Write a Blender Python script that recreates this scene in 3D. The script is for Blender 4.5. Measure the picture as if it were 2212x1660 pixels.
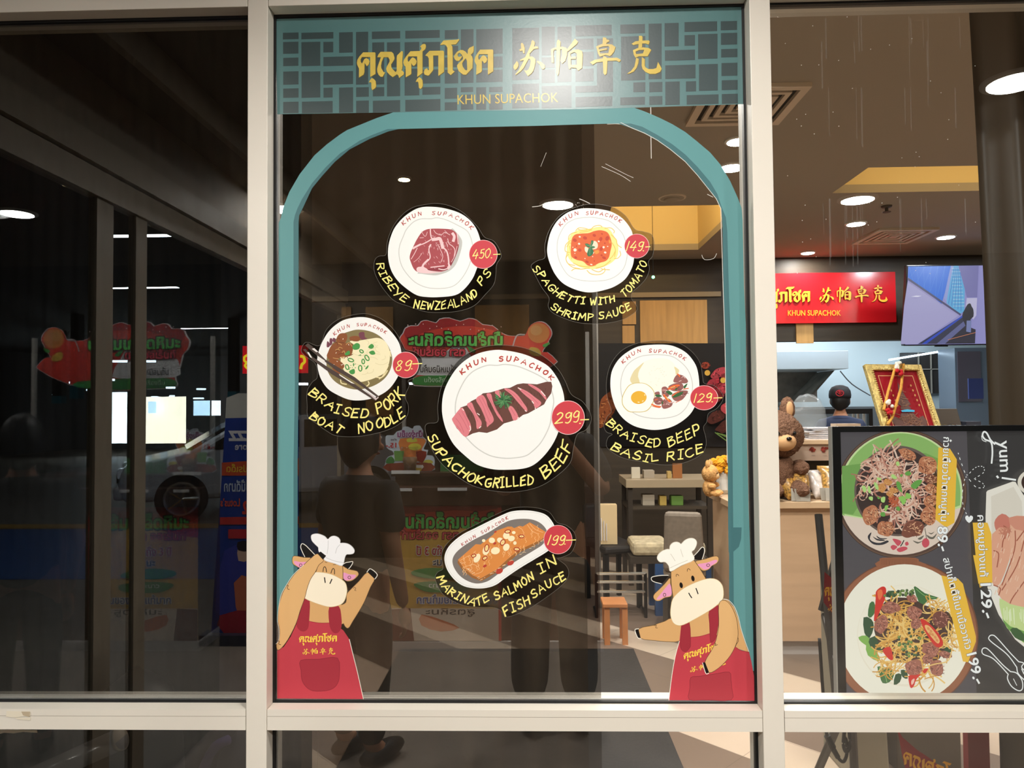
import bpy, bmesh, math, random
from mathutils import Vector, Matrix
from mathutils.geometry import tessellate_polygon
R = math.radians
scene = bpy.context.scene
C = scene.collection
for _o in list(bpy.data.objects): bpy.data.objects.remove(_o)

# ------------------------------------------------------------------ camera
FPX = 1550.0
EYE = Vector((0, -1.6, 1.55))
YAW, PIT, ROL = .027, .0307, -.0088
_f = Vector((-math.sin(YAW)*math.cos(PIT), math.cos(YAW)*math.cos(PIT), math.sin(PIT)))
_r = Vector((math.cos(YAW), math.sin(YAW), 0)); _u = _r.cross(_f)
_r2 = _r*math.cos(ROL) + _u*math.sin(ROL); _u2 = _u*math.cos(ROL) - _r*math.sin(ROL)
cd = bpy.data.cameras.new('camera'); cam = bpy.data.objects.new('camera', cd); C.objects.link(cam)
cd.sensor_fit = 'HORIZONTAL'; cd.sensor_width = 36; cd.lens = 36*FPX/2212; cd.clip_start = .01; cd.clip_end = 200
cam.matrix_world = Matrix(((_r2.x, _u2.x, -_f.x, EYE.x), (_r2.y, _u2.y, -_f.y, EYE.y), (_r2.z, _u2.z, -_f.z, EYE.z), (0, 0, 0, 1)))
scene.camera = cam
# ------------------------------------------------------------------ light and exposure
vs = scene.view_settings; vs.view_transform = 'Standard'; vs.look = 'None'; vs.exposure = 0.0; vs.gamma = 1; vs.use_curve_mapping = False
w = bpy.data.worlds.new('world'); scene.world = w; w.use_nodes = True
w.node_tree.nodes['Background'].inputs[0].default_value = (.55, .62, .75, 1)
w.node_tree.nodes['Background'].inputs[1].default_value = .06
cy = scene.cycles
cy.use_denoising = True; cy.max_bounces = 12; cy.transparent_max_bounces = 24; cy.glossy_bounces = 5; cy.diffuse_bounces = 3; cy.transmission_bounces = 6
cy.sample_clamp_indirect = 4; cy.caustics_reflective = False; cy.caustics_refractive = False
COLD = (.86, .93, 1); WARM = (1, .96, .90); AMB = (1, .72, .34)
# lamp strengths
K_ROW, K_KEY, K_IN, K_SPOT, K_KIT, K_COF, K_SHEER = 640, 190, 40, 500, 130, 22, .55
def area(name, loc, size, power, col, rot=(0, 0, 0), sy=None, shape=None, spread=180):
    l = bpy.data.lights.new(name, 'AREA'); l.energy = power; l.color = col
    l.shape = shape or ('RECTANGLE' if sy else 'DISK'); l.size = size
    if sy: l.size_y = sy
    l.spread = R(spread)
    o = bpy.data.objects.new(name, l); o.location = loc; o.rotation_euler = rot; C.objects.link(o); return o

# ------------------------------------------------------------------ materials
def lin(c):
    f = lambda v: v/12.92 if v <= .04045 else ((v+.055)/1.055)**2.4
    return tuple(f(v/255) for v in c)
MATS = {}
def M(name, c=(128, 128, 128), rough=.5, spec=.4, metal=0, emit=0, noise=0, scale=8, stretch=(1, 1, 1), bump=0, coat=0):
    if name in MATS: return MATS[name]
    m = bpy.data.materials.new(name); m.use_nodes = True; nt = m.node_tree; b = nt.nodes['Principled BSDF']
    l = lin(c); b.inputs['Base Color'].default_value = (*l, 1)
    b.inputs['Roughness'].default_value = rough; b.inputs['Specular IOR Level'].default_value = spec; b.inputs['Metallic'].default_value = metal
    if coat: b.inputs['Coat Weight'].default_value = coat; b.inputs['Coat Roughness'].default_value = .12
    if emit:
        b.inputs['Emission Color'].default_value = (*l, 1); b.inputs['Emission Strength'].default_value = emit
    if noise or bump:
        tc = nt.nodes.new('ShaderNodeTexCoord'); mp = nt.nodes.new('ShaderNodeMapping'); nz = nt.nodes.new('ShaderNodeTexNoise')
        mp.inputs['Scale'].default_value = stretch; nz.inputs['Scale'].default_value = scale; nz.inputs['Detail'].default_value = 5
        nt.links.new(tc.outputs['Object'], mp.inputs[0]); nt.links.new(mp.outputs[0], nz.inputs['Vector'])
        if noise:
            cr = nt.nodes.new('ShaderNodeValToRGB'); e = cr.color_ramp.elements
            e[0].position = .3; e[1].position = .7
            e[0].color = (*[max(0, v*(1-noise)) for v in l], 1); e[1].color = (*[min(1, v*(1+noise)) for v in l], 1)
            nt.links.new(nz.outputs['Fac'], cr.inputs[0]); nt.links.new(cr.outputs[0], b.inputs['Base Color'])
        if bump:
            bp = nt.nodes.new('ShaderNodeBump'); bp.inputs['Strength'].default_value = bump; bp.inputs['Distance'].default_value = .01
            nt.links.new(nz.outputs['Fac'], bp.inputs['Height']); nt.links.new(bp.outputs[0], b.inputs['Normal'])
    MATS[name] = m; return m
def ink(c, k=''):   # printed vinyl / paper colour
    return M('ink_%d_%d_%d' % c, c, rough=.42, spec=.22)
def scr(c):         # a colour on a lit screen
    k = 'pixel_%d_%d_%d' % c
    if k not in MATS: MATS[k] = M(k, c, rough=.3, spec=.3, emit=1.0); MATS[k].node_tree.nodes['Principled BSDF'].inputs['Base Color'].default_value = (.03, .03, .03, 1)
    return MATS[k]
def clear(name, tint=(.86, .88, .88), base=.075, rough=0.0, refl=1.0, ior=1.6):
    m = bpy.data.materials.new(name); m.use_nodes = True; nt = m.node_tree; nt.nodes.clear(); N = nt.nodes.new; L = nt.links.new
    out = N('ShaderNodeOutputMaterial'); mix = N('ShaderNodeMixShader'); tr = N('ShaderNodeBsdfTransparent'); gl = N('ShaderNodeBsdfGlossy')
    fr = N('ShaderNodeFresnel'); ma = N('ShaderNodeMath'); ma.operation = 'MULTIPLY_ADD'
    tr.inputs[0].default_value = (*tint, 1); gl.inputs[0].default_value = (.97, .99, 1, 1); gl.inputs['Roughness'].default_value = rough
    fr.inputs['IOR'].default_value = ior; ma.inputs[1].default_value = refl; ma.inputs[2].default_value = base
    ge = N('ShaderNodeNewGeometry'); fb = N('ShaderNodeMath'); fb.operation = 'SUBTRACT'; fb.inputs[0].default_value = 1; L(ge.outputs['Backfacing'], fb.inputs[1]); mf = N('ShaderNodeMath'); mf.operation = 'MULTIPLY'; L(fr.outputs[0], ma.inputs[0]); L(ma.outputs[0], mf.inputs[0]); L(fb.outputs[0], mf.inputs[1]); L(mf.outputs[0], mix.inputs[0]); L(tr.outputs[0], mix.inputs[1]); L(gl.outputs[0], mix.inputs[2]); L(mix.outputs[0], out.inputs[0])
    MATS[name] = m; return m

# ------------------------------------------------------------------ object helpers
def tag(o, label=None, cat=None, group=None, kind=None):
    if label: o['label'] = label
    if cat: o['category'] = cat
    if group: o['group'] = group
    if kind: o['kind'] = kind
    return o
def thing(name, label, cat, loc=(0, 0, 0), group=None, rz=0):
    o = bpy.data.objects.new(name, None); C.objects.link(o); o.location = loc; o.rotation_euler = (0, 0, rz); o.empty_display_size = .05
    return tag(o, label, cat, group)
def link(name, me, parent=None, smooth=False):
    o = bpy.data.objects.new(name, me); C.objects.link(o)
    if parent: o.parent = parent
    if smooth:
        for p in me.polygons: p.use_smooth = True
    return o
def rootloc(o):
    v = Vector((0, 0, 0))
    while o: v += Vector(o.location); o = o.parent
    return v
class MB:
    """collects solids; build() links them as one mesh. Coordinates are the parent's."""
    def __init__(s): s.v = []; s.f = []; s.mi = []; s.ms = []
    def _m(s, m):
        if m not in s.ms: s.ms.append(m)
        return s.ms.index(m)
    def add(s, vs_, fs, m):
        n = len(s.v); s.v += [tuple(x) for x in vs_]; k = s._m(m)
        for f in fs: s.f.append([i+n for i in f]); s.mi.append(k)
        return s
    def box(s, x0, x1, y0, y1, z0, z1, m):
        return s.add([(x0,y0,z0),(x1,y0,z0),(x1,y1,z0),(x0,y1,z0),(x0,y0,z1),(x1,y0,z1),(x1,y1,z1),(x0,y1,z1)],
              [(3,2,1,0),(4,5,6,7),(0,1,5,4),(1,2,6,5),(2,3,7,6),(3,0,4,7)], m)
    def hexa(s, p, m):      # 8 points, bottom ring then top ring
        return s.add(p, [(3,2,1,0),(4,5,6,7),(0,1,5,4),(1,2,6,5),(2,3,7,6),(3,0,4,7)], m)
    def quad(s, a, b, c, d, m): return s.add([a, b, c, d], [(0,1,2,3)], m)
    def lathe(s, prof, m, c=(0,0,0), n=24, sx=1, sy=1, axis='z'):
        vs_ = []; fs = []
        for (r, z) in prof:
            for k in range(n):
                a = 2*math.pi*k/n; p = (r*math.cos(a)*sx, r*math.sin(a)*sy, z)
                if axis == 'y': p = (p[0], p[2], p[1])
                if axis == 'x': p = (p[2], p[0], p[1])
                vs_.append((c[0]+p[0], c[1]+p[1], c[2]+p[2]))
        for i in range(len(prof)-1):
            for k in range(n):
                a = i*n+k; b = i*n+(k+1) % n; fs.append((a, b, b+n, a+n))
        fs.append(tuple(range(n))[::-1]); fs.append(tuple((len(prof)-1)*n+k for k in range(n)))
        return s.add(vs_, fs, m)
    def ball(s, c, r, m, n=16, k=10):
        rx, ry, rz = (r, r, r) if not hasattr(r, '__len__') else r
        prof = [(max(1e-4, math.sin(math.pi*i/k)), -math.cos(math.pi*i/k)) for i in range(k+1)]
        vs_ = []; fs = []
        for (a, z) in prof:
            for q in range(n):
                t = 2*math.pi*q/n; vs_.append((c[0]+rx*a*math.cos(t), c[1]+ry*a*math.sin(t), c[2]+rz*z))
        for i in range(k):
            for q in range(n): fs.append((i*n+q, i*n+(q+1) % n, (i+1)*n+(q+1) % n, (i+1)*n+q))
        return s.add(vs_, fs, m)
    def tube(s, pts, r, m, n=8, smooth=0):
        pts = [Vector(p) for p in pts]
        if smooth: pts = spl3(pts, smooth)
        rr = r if hasattr(r, '__len__') else [r]*len(pts)
        if len(rr) != len(pts): rr = [rr[min(len(rr)-1, int(i*len(rr)/len(pts)))] for i in range(len(pts))]
        vs_ = []; fs = []; up = Vector((0, 0, 1))
        for i, p in enumerate(pts):
            t = (pts[min(i+1, len(pts)-1)]-pts[max(i-1, 0)]).normalized()
            a = t.cross(up)
            if a.length < 1e-3: a = t.cross(Vector((1, 0, 0)))
            a.normalize(); b = t.cross(a)
            for k in range(n):
                q = 2*math.pi*k/n; vs_.append(p + a*math.cos(q)*rr[i] + b*math.sin(q)*rr[i])
        for i in range(len(pts)-1):
            for k in range(n): fs.append((i*n+k, i*n+(k+1) % n, (i+1)*n+(k+1) % n, (i+1)*n+k))
        fs.append(tuple(range(n))[::-1]); fs.append(tuple((len(pts)-1)*n+k for k in range(n)))
        return s.add(vs_, fs, m)
    def prism(s, poly, y0, y1, m, axis='y'):   # poly in (x,z)
        n = len(poly)
        g = {'y': lambda a, b, t: (a, t, b), 'x': lambda a, b, t: (t, a, b), 'z': lambda a, b, t: (a, b, t)}[axis]
        vs_ = [g(a, b, y0) for a, b in poly]+[g(a, b, y1) for a, b in poly]
        fs = [tuple(range(n)), tuple(range(n, 2*n))[::-1]]+[(i, i+n, (i+1) % n+n, (i+1) % n) for i in range(n)]
        return s.add(vs_, fs, m)
    def build(s, name, parent=None, smooth=False, bevel=0, sub=0, loc=None):
        me = bpy.data.meshes.new(name); me.from_pydata(s.v, [], s.f); me.update()
        for m in s.ms: me.materials.append(m)
        me.polygons.foreach_set('material_index', s.mi)
        bm = bmesh.new(); bm.from_mesh(me); bmesh.ops.recalc_face_normals(bm, faces=bm.faces); bm.to_mesh(me); bm.free()
        o = link(name, me, parent, smooth)
        if loc: o.location = loc
        if bevel:
            b = o.modifiers.new('b', 'BEVEL'); b.width = bevel; b.segments = 2; b.limit_method = 'ANGLE'
        if sub:
            b = o.modifiers.new('s', 'SUBSURF'); b.levels = b.render_levels = sub
        return o
def spl3(P, k=4, closed=False):
    n = len(P); out = []
    rng = range(n if closed else n-1)
    for i in rng:
        if closed: a, b, c, d = P[(i-1) % n], P[i], P[(i+1) % n], P[(i+2) % n]
        else: a, b, c, d = P[max(i-1, 0)], P[i], P[i+1], P[min(i+2, n-1)]
        for j in range(k):
            t = j/k; out.append(.5*((2*b)+(c-a)*t+(2*a-5*b+4*c-d)*t*t+(3*b-a-3*c+d)*t**3))
    if not closed: out.append(P[-1])
    return out
# pixel of the photograph -> point on a plane of the place
def ray(u, v): return _f + _r2*((u-1106)/FPX) - _u2*((v-830)/FPX)
def py(u, v, y):
    d = ray(u, v); return EYE + d*((y-EYE.y)/d.y)
def pz(u, v, z):
    d = ray(u, v); return EYE + d*((z-EYE.z)/d.z)
def pm(u, v, D):        # the same for a thing seen mirrored in the glass, D = path length from the eye
    p = py(u, v, D-1.6); return Vector((p.x, -p.y, p.z))

# ------------------------------------------------------------------ flat artwork (printed films, posters, screens)
STROKE = {}
def _sf():
    S = STROKE
    S['A']=(.8,['0,0 .4,1 .8,0','.15,.38 .68,.38']); S['B']=(.62,['0,0 .05,1','0,1 .5,.95 .55,.75 .05,.55','.05,.55 .6,.45 .62,.15 0,0'])
    S['C']=(.62,['.65,.85 .4,1 .12,.8 0,.5 .1,.15 .35,0 .65,.12']); S['D']=(.65,['0,0 .05,1','0,1 .45,.9 .65,.5 .45,.1 0,0'])
    S['E']=(.6,['.6,1 .05,.95','.05,.97 0,.0','0,0 .6,.05','.03,.52 .5,.55']); S['F']=(.6,['.62,1 .05,.93','.05,.95 0,0','.03,.5 .5,.55'])
    S['G']=(.68,['.65,.85 .4,1 .1,.8 0,.45 .12,.1 .4,0 .65,.15 .65,.45','.7,.45 .36,.42']); S['H']=(.63,['0,0 .03,1','.6,0 .63,1','0,.5 .63,.52'])
    S['I']=(.45,['.22,0 .22,1','0,1 .45,1','0,0 .45,0']); S['K']=(.62,['0,0 .03,1','.6,1 .03,.45','.03,.45 .65,0'])
    S['L']=(.55,['0,1 0,0','0,0 .55,.03']); S['M']=(.85,['0,0 .08,1','.08,1 .4,.35','.4,.35 .72,1','.72,1 .85,0']); S['N']=(.65,['0,0 .05,1','.05,1 .6,0','.6,0 .65,1'])
    S['O']=(.66,['.33,1 .08,.82 0,.45 .14,.1 .36,0 .58,.18 .66,.55 .55,.88 .33,1']); S['P']=(.6,['0,0 .05,1','.05,1 .5,.95 .6,.72 .45,.5 .03,.45'])
    S['R']=(.62,['0,0 .05,1','.05,1 .5,.95 .58,.74 .45,.52 .03,.47','.25,.47 .62,0']); S['S']=(.6,['.6,.88 .35,1 .05,.82 .15,.58 .5,.42 .58,.15 .3,0 0,.12'])
    S['T']=(.65,['0,1 .65,1','.32,1 .3,0']); S['U']=(.62,['0,1 .02,.25 .25,0 .5,.12 .6,.45 .62,1']); S['W']=(.85,['0,1 .18,0','.18,0 .42,.7','.42,.7 .62,0','.62,0 .85,1'])
    S['Y']=(.62,['0,1 .3,.5','.62,1 .2,0']); S['Z']=(.62,['0,1 .6,1','.6,1 0,0','0,0 .65,.02']); S[' ']=(.4,[])
    S['0']=(.55,['.3,1 .05,.75 0,.4 .15,0 .38,.08 .52,.5 .48,.85 .3,1']); S['1']=(.18,['.12,1 .02,0']); S['2']=(.6,['.05,.8 .25,1 .5,.85 .45,.55 0,0','0,0 .62,.08'])
    S['4']=(.6,['.35,1 0,.35','0,.35 .6,.4','.5,.7 .4,0']); S['5']=(.5,['.5,1 .15,.95','.15,.95 .1,.58','.1,.58 .4,.6 .48,.3 .3,.02 0,.1'])
    S['8']=(.5,['.45,.85 .25,1 .08,.8 .2,.55 .42,.35 .35,.05 .1,.05 .05,.3 .3,.55 .45,.85']); S['9']=(.5,['.48,.85 .3,1 .05,.8 .1,.52 .35,.5 .48,.78','.48,.95 .48,.25 .3,0 .08,.06'])
    S['-']=(.6,['0,.42 .6,.48']); S['.']=(.12,['.05,.02 .09,.04'])
_sf()
def pts(s):
    if isinstance(s, str): return [tuple(map(float, q.split(','))) for q in s.split()]
    return list(s)
def cat2(P, k=5, closed=True): return [(v.x, v.y) for v in spl3([Vector((a, b)) for a, b in P], k, closed)]
class Art:
    def __init__(s, O=(0, 0), sc=1, plane=None, step=4e-6, ink=ink, Y=-.0008, D=None):
        s.O, s.sc, s.k, s.step, s.ink = O, sc, 0, step, ink; s.parts = []
        if plane: s.plane = plane
        elif D: s.plane = lambda u, v, o: (lambda p: Vector((p.x, -p.y, p.z)))(py(u, v, D-1.6-o))
        else: s.plane = lambda u, v, o: py(u, v, Y-o)
    def frame(s, O, sc): s.O, s.sc = O, sc; return s
    def part(s, name, sub=None): s.cur = MB(); s.parts.append((name, s.cur, sub)); return s
    def W(s, x, y): return s.plane(s.O[0]+x/s.sc, s.O[1]+y/s.sc, s.k*s.step)
    def mat(s, m): return s.ink(m) if isinstance(m, tuple) else m
    def poly(s, m, P, sm=0, holes=()):
        P = pts(P)
        if sm: P = cat2(P, sm)
        H = [pts(h) for h in holes]; loops = [[Vector((a, b, 0)) for a, b in P]]+[[Vector((a, b, 0)) for a, b in h] for h in H]
        tri = tessellate_polygon(loops); allp = [q for l in loops for q in l]
        s.k += 1; s.cur.add([s.W(q.x, q.y) for q in allp], [tuple(t) for t in tri], s.mat(m)); return s
    def stroke(s, m, P, w, sm=4, closed=False, taper=None, inc=True):
        P = pts(P)
        if sm and len(P) > 2: P = cat2(P, sm, closed)
        n = len(P); vs_ = []; fs = []
        if inc: s.k += 1
        for i, (x, y) in enumerate(P):
            a = P[(i-1) % n] if closed else P[max(i-1, 0)]; b = P[(i+1) % n] if closed else P[min(i+1, n-1)]
            dx, dy = b[0]-a[0], b[1]-a[1]; L = math.hypot(dx, dy) or 1
            t = i/max(1, n-1); ww = w/2 if not taper else w/2*(taper[0]+(taper[1]-taper[0])*t)
            nx, ny = -dy/L*ww, dx/L*ww
            ex = 0
            if not closed and i in (0, n-1) and not taper: ex = (-1 if i == 0 else 1)*w*.3
            vs_ += [s.W(x+nx+ex*dx/L, y+ny+ex*dy/L), s.W(x-nx+ex*dx/L, y-ny+ex*dy/L)]
        for i in range(n if closed else n-1):
            j = (i+1) % n; fs.append((2*i, 2*j, 2*j+1, 2*i+1))
        s.cur.add(vs_, fs, s.mat(m)); return s
    def ell(s, m, x, y, rx, ry=None, rot=0, n=28, ring=0):
        ry = ry or rx; c, q = math.cos(rot), math.sin(rot)
        P = [(x+rx*math.cos(2*math.pi*i/n)*c-ry*math.sin(2*math.pi*i/n)*q, y+rx*math.cos(2*math.pi*i/n)*q+ry*math.sin(2*math.pi*i/n)*c) for i in range(n)]
        if ring: return s.stroke(m, P, ring, 0, True)
        return s.poly(m, P)
    def text(s, m, t, path, h, w, slant=.12, seed=1, jit=.05, gap=.2):
        rnd = random.Random(seed*77+len(t)); P = cat2(pts(path), 8, False)
        L = [0]
        for i in range(1, len(P)): L.append(L[-1]+math.hypot(P[i][0]-P[i-1][0], P[i][1]-P[i-1][1]))
        tot = sum(STROKE[c][0] for c in t)+gap*(len(t)-1); kx = L[-1]/tot
        def at(d):
            d = max(0, min(L[-1], d))
            for i in range(1, len(P)):
                if L[i] >= d: break
            q = (d-L[i-1])/max(1e-6, L[i]-L[i-1]); a, b = P[i-1], P[i]
            return a[0]+(b[0]-a[0])*q, a[1]+(b[1]-a[1])*q
        x = 0; s.k += 1
        for c in t:
            gw, st = STROKE[c]; mid = (x+gw/2)*kx; a = at(mid-gw*kx*.6); b = at(mid+gw*kx*.6); o = at(mid)
            th = math.atan2(b[1]-a[1], b[0]-a[0])+rnd.uniform(-jit, jit); ct, sn = math.cos(th), math.sin(th)
            for q in st:
                Q = []
                for gx, gy in pts(q):
                    gx += slant*gy*h/kx+rnd.uniform(-.02, .02); lx = (gx-gw/2-slant*.5*h/kx)*kx; ly = gy*h*(1+rnd.uniform(-jit, jit)*1.6)
                    Q.append((o[0]+lx*ct+ly*sn, o[1]+lx*sn-ly*ct))
                s.k += .25; s.stroke(m, Q, w*rnd.uniform(.85, 1.15), 5 if len(Q) > 3 else 0, inc=False)
            x += gw+gap
        return s
    def font(s, m, t, x, y, size, ang=0, bold=0, sx=1, align='LEFT'):
        me = font_mesh(t, bold, align); c, q = math.cos(R(ang)), math.sin(R(ang)); s.k += 1; vs_ = []
        for v in me[0]:
            a, b = v[0]*size*sx, -v[1]*size; vs_.append(s.W(x+a*c-b*q, y+a*q+b*c))
        s.cur.add(vs_, me[1], s.mat(m)); return s
    def build(s, root):
        base = rootloc(root); done = {}
        for name, mb, sub in s.parts:
            if not mb.v: continue
            par = done.get(sub, root); 
            me = bpy.data.meshes.new(name); me.from_pydata([tuple(Vector(v)-base) for v in mb.v], [], mb.f)
            for m in mb.ms: me.materials.append(m)
            me.polygons.foreach_set('material_index', mb.mi); me.update()
            done[name] = link(name, me, par)
        return done
_FM = {}
def font_mesh(t, bold=0, align='LEFT'):
    k = (t, bold, align)
    if k in _FM: return _FM[k]
    cu = bpy.data.curves.new('t', 'FONT'); cu.body = t; cu.offset = bold; cu.resolution_u = 3; cu.fill_mode = 'FRONT'; cu.align_x = align
    o = bpy.data.objects.new('t', cu); C.objects.link(o); dg = bpy.context.evaluated_depsgraph_get()
    me = bpy.data.meshes.new_from_object(o.evaluated_get(dg))
    r = ([tuple(v.co) for v in me.vertices], [tuple(p.vertices) for p in me.polygons])
    bpy.data.objects.remove(o); bpy.data.curves.remove(cu); bpy.data.meshes.remove(me); _FM[k] = r; return r
# the shop's logotype, traced: Thai word, then four Chinese characters; each glyph = outline + holes, in pixels of the photograph
def _g(O, sc, s): return [[(O[0]+a/sc, O[1]+b/sc) for a, b in pts(q)] for q in s.split('|')]
_A, _B, _K = (760, 70), (920, 70), 13.825
THAI = [_g(_A, _K, '340,595 690,595 705,620 705,1240 550,1330 550,735 300,735 260,810 265,880 305,930 370,800 430,765 500,800 530,870 500,960 445,1010 425,975 380,910 375,1180 350,1260 210,1350 215,1080 165,980 150,910 165,820 225,720'),
 _g(_A, _K, '505,1500 545,1420 600,1360 660,1395 710,1450 725,1610 700,1660 608,1724 585,1660 580,1500 550,1485'),
 _g(_A, _K, '860,580 1185,580 1240,630 1275,760 1265,810 1170,960 1180,1040 1210,1090 1310,1190 1340,1140 1340,760 1350,690 1480,560 1520,565 1525,600 1505,870 1515,1000 1495,1110 1470,1125 1520,1150 1555,1200 1545,1260 1410,1360 1390,1290 1350,1250 1220,1335 1130,1270 1050,1180 1025,1090 1045,1020 1125,880 1130,820 1085,740 950,740 890,880 870,1000 880,1070 950,1190 995,1190 920,1325 860,1325 800,1270 760,1180 755,1090 775,1010 870,740 760,740 800,650'),
 _g(_A, _K, '1750,565 2030,555 2080,490 2070,440 2035,430 2100,360 2160,340 2205,360 2212,430 2190,500 2110,570 2110,1210 1950,1330 1960,1200 1950,715 1690,715 1665,780 1670,850 1695,880 1780,770 1820,745 1890,780 1935,860 1920,930 1870,990 1830,1000 1800,960 1775,910 1775,1230 1750,1260 1610,1340 1605,1030 1560,980 1535,910 1550,830 1620,720'),
 _g(_A, _K, '2010,1335 2070,1370 2110,1430 2120,1580 2100,1640 2053,1690 2005,1660 1985,1490 1960,1470 1905,1475 1950,1390'),
 _g(_B, _K, '110,550 520,545 540,580 540,1180 370,1300 370,690 215,690 220,1110 200,1150 90,1280 50,1290 -40,1260 -65,1190 -40,1110 20,1070 55,1090 50,1120 90,1130 85,780 50,715 -20,690 20,640'),
 _g(_B, _K, '530,240 930,215 990,195 995,225 895,355 750,365 790,420 800,700 800,1130 860,1165 740,1275 650,1200 640,460 600,385 540,360 420,375 470,310'),
 _g(_B, _K, '1030,525 1110,530 1190,580 1245,650 1255,520 1300,460 1430,400 1425,560 1400,610 1340,665 1385,730 1400,800 1390,1060 1200,1265 1110,1260 980,1160 935,1040 930,980 970,930 1105,800 1110,740 1060,650 1000,605 950,640 945,690 975,730 1020,730 1070,700 1075,735 990,850 910,850 860,800 835,730 860,670 930,580|1190,770 1225,850 1235,1110 1210,1140 1160,1110 1100,1020 1080,930 1110,870'),
 _g(_B, _K, '1620,515 1990,510 2010,535 2010,1160 1850,1265 1850,650 1590,650 1560,720 1570,800 1590,820 1670,710 1720,680 1790,720 1835,800 1800,890 1735,925 1715,880 1670,840 1670,1150 1640,1190 1500,1265 1510,980 1460,880 1455,820 1475,730 1540,620')]
_Cz, _Dz, _Kc = (1095, 70), (1265, 70), 13.012
HAN = [_g(_Cz, _Kc, s) for s in ('420,285 470,340 500,440 495,590 455,585 440,510 360,525 345,485 400,450 390,320',
 '720,215 780,260 785,320 760,400 860,390 885,450 760,465 640,590 640,680 720,680 800,750 800,850 770,990 740,1080 690,1150 590,1230 520,1120 480,1060 545,1080 610,1040 650,930 670,800 650,750 610,740 560,830 470,1000 390,1090 250,1195 235,1180 340,1050 430,880 480,780 370,800 365,775 510,700 600,520 680,320 690,245',
 '275,800 320,860 325,930 290,1010 225,1060 185,1000 190,930 240,860', '860,800 960,830 1060,910 1065,1000 1020,1040 980,1020 920,900 835,830',
 '1450,200 1510,260 1500,400 1480,900 1460,1150 1425,1220 1385,1130 1400,300 1410,235', '1240,480 1300,440 1400,415 1560,400 1660,430 1700,480 1690,640 1640,800 1550,880 1505,800 1520,720 1550,640 1545,470 1320,490 1300,560 1315,860 1255,840',
 '1910,175 2000,260 1960,330 1710,540 1680,490 1800,330',
 '1740,560 1860,490 2010,480 2110,520 2130,620 2110,1000 2000,1075 1950,1000 1790,990 1780,1035 1740,1020 1720,900 1710,700|1780,600 1890,550 1965,590 1965,910 1800,915 1795,750 1940,745 1940,680 1790,690')] + [_g(_Dz, _Kc, s) for s in (
 '490,135 580,150 590,200 650,210 670,250 590,290 575,320 740,340 840,410 800,540 730,630 680,665 560,630 400,685 350,600 320,480 295,400 370,360 475,320 480,200|365,430 480,395 640,380 670,420 640,580 410,595 390,525 600,485 595,440 380,480',
 '500,660 580,690 600,720 880,710 960,750 990,780 940,830 860,790 610,800 600,1060 590,1160 540,1200 500,1150 485,820 310,840 200,910 120,840 260,770 485,725',
 '1500,95 1580,95 1600,130 1585,420 1480,440 1495,250', '1290,320 1400,250 1560,230 1780,225 1800,260 1770,340 1680,310 1560,310 1340,355',
 '1330,500 1460,440 1620,420 1780,440 1845,490 1740,670 1500,670 1400,710 1350,620|1400,540 1500,495 1650,490 1610,590 1420,610',
 '1420,710 1495,740 1480,860 1430,1000 1350,1100 1230,1155 1160,1160 1280,1080 1370,960 1400,830',
 '1580,690 1665,750 1660,930 1680,980 1760,1030 1900,1030 1990,1000 2035,830 2120,980 2135,1030 2090,1110 1960,1165 1800,1165 1680,1110 1600,1030 1575,930')]
def logo(A, m, glyphs, f):
    for g in glyphs: A.poly(m, [f(*p) for p in g[0]], 0, [[f(*p) for p in h] for h in g[1:]])
def aff(sx0, sy0, sx1, sy1, dx0, dy0, dx1, dy1, shear=0):
    kx = (dx1-dx0)/(sx1-sx0); ky = (dy1-dy0)/(sy1-sy0)
    return lambda x, y: (dx0+(x-sx0)*kx, dy0+(y-sy0)*ky+shear*(x-sx0)*kx)
# ================================================================== THE SETTING
def struct(name, mb, parent=None, **k):
    o = mb.build(name, parent, **k)
    if not parent: o['kind'] = 'structure'
    return o
XL0, XL1, XR0, XR1 = -.6249, -.5799, .4851, .5300
ZT, ZB1, ZB0 = 2.4479, .8972, .8529
FF = -.041; FB = .058
XW0, XW1 = -1.48, 1.98
CEIL, CEILO = 3.05, 2.74
ALU = M('cream_aluminium', (233, 226, 213), rough=.38, spec=.45, noise=.03, scale=3)
GASKET = M('black_gasket', (14, 14, 15), rough=.45)
TAUPE = M('taupe_ceiling', (168, 158, 144), rough=.85)
OUTC = M('canopy_ceiling', (120, 110, 98), rough=.9)
DARKW = M('dark_brown_panelling', (66, 57, 46), rough=.5, noise=.15, scale=2, stretch=(1, 1, 12))
OAK = M('oak_veneer', (196, 152, 92), rough=.5, noise=.14, scale=3, stretch=(9, 9, .6))
GLASS = clear('shop_glass', (.94, .955, .955), base=.125, refl=1.0, ior=1.6)
# floor of diagonal beige and brown stone tiles
fm = bpy.data.materials.new('diagonal_stone_tiles'); fm.use_nodes = True; _n = fm.node_tree; _b = _n.nodes['Principled BSDF']; N = _n.nodes.new; L = _n.links.new
tc = N('ShaderNodeTexCoord'); mp = N('ShaderNodeMapping'); mp.inputs['Rotation'].default_value = (0, 0, R(-45)); mp.inputs['Location'].default_value = (-1.0, .70/math.sqrt(2), 0)
sx = N('ShaderNodeSeparateXYZ'); L(tc.outputs['Object'], mp.inputs[0]); L(mp.outputs[0], sx.inputs[0])
def mth(op, a, b):
    n = N('ShaderNodeMath'); n.operation = op
    for i, q in enumerate((a, b)):
        if q is None: continue
        if isinstance(q, (int, float)): n.inputs[i].default_value = q
        else: L(q, n.inputs[i])
    return n.outputs[0]
def band(src, per, lo, off=0): return mth('LESS_THAN', mth('FRACT', mth('DIVIDE', mth('ADD', src, off), per), None), lo)
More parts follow.
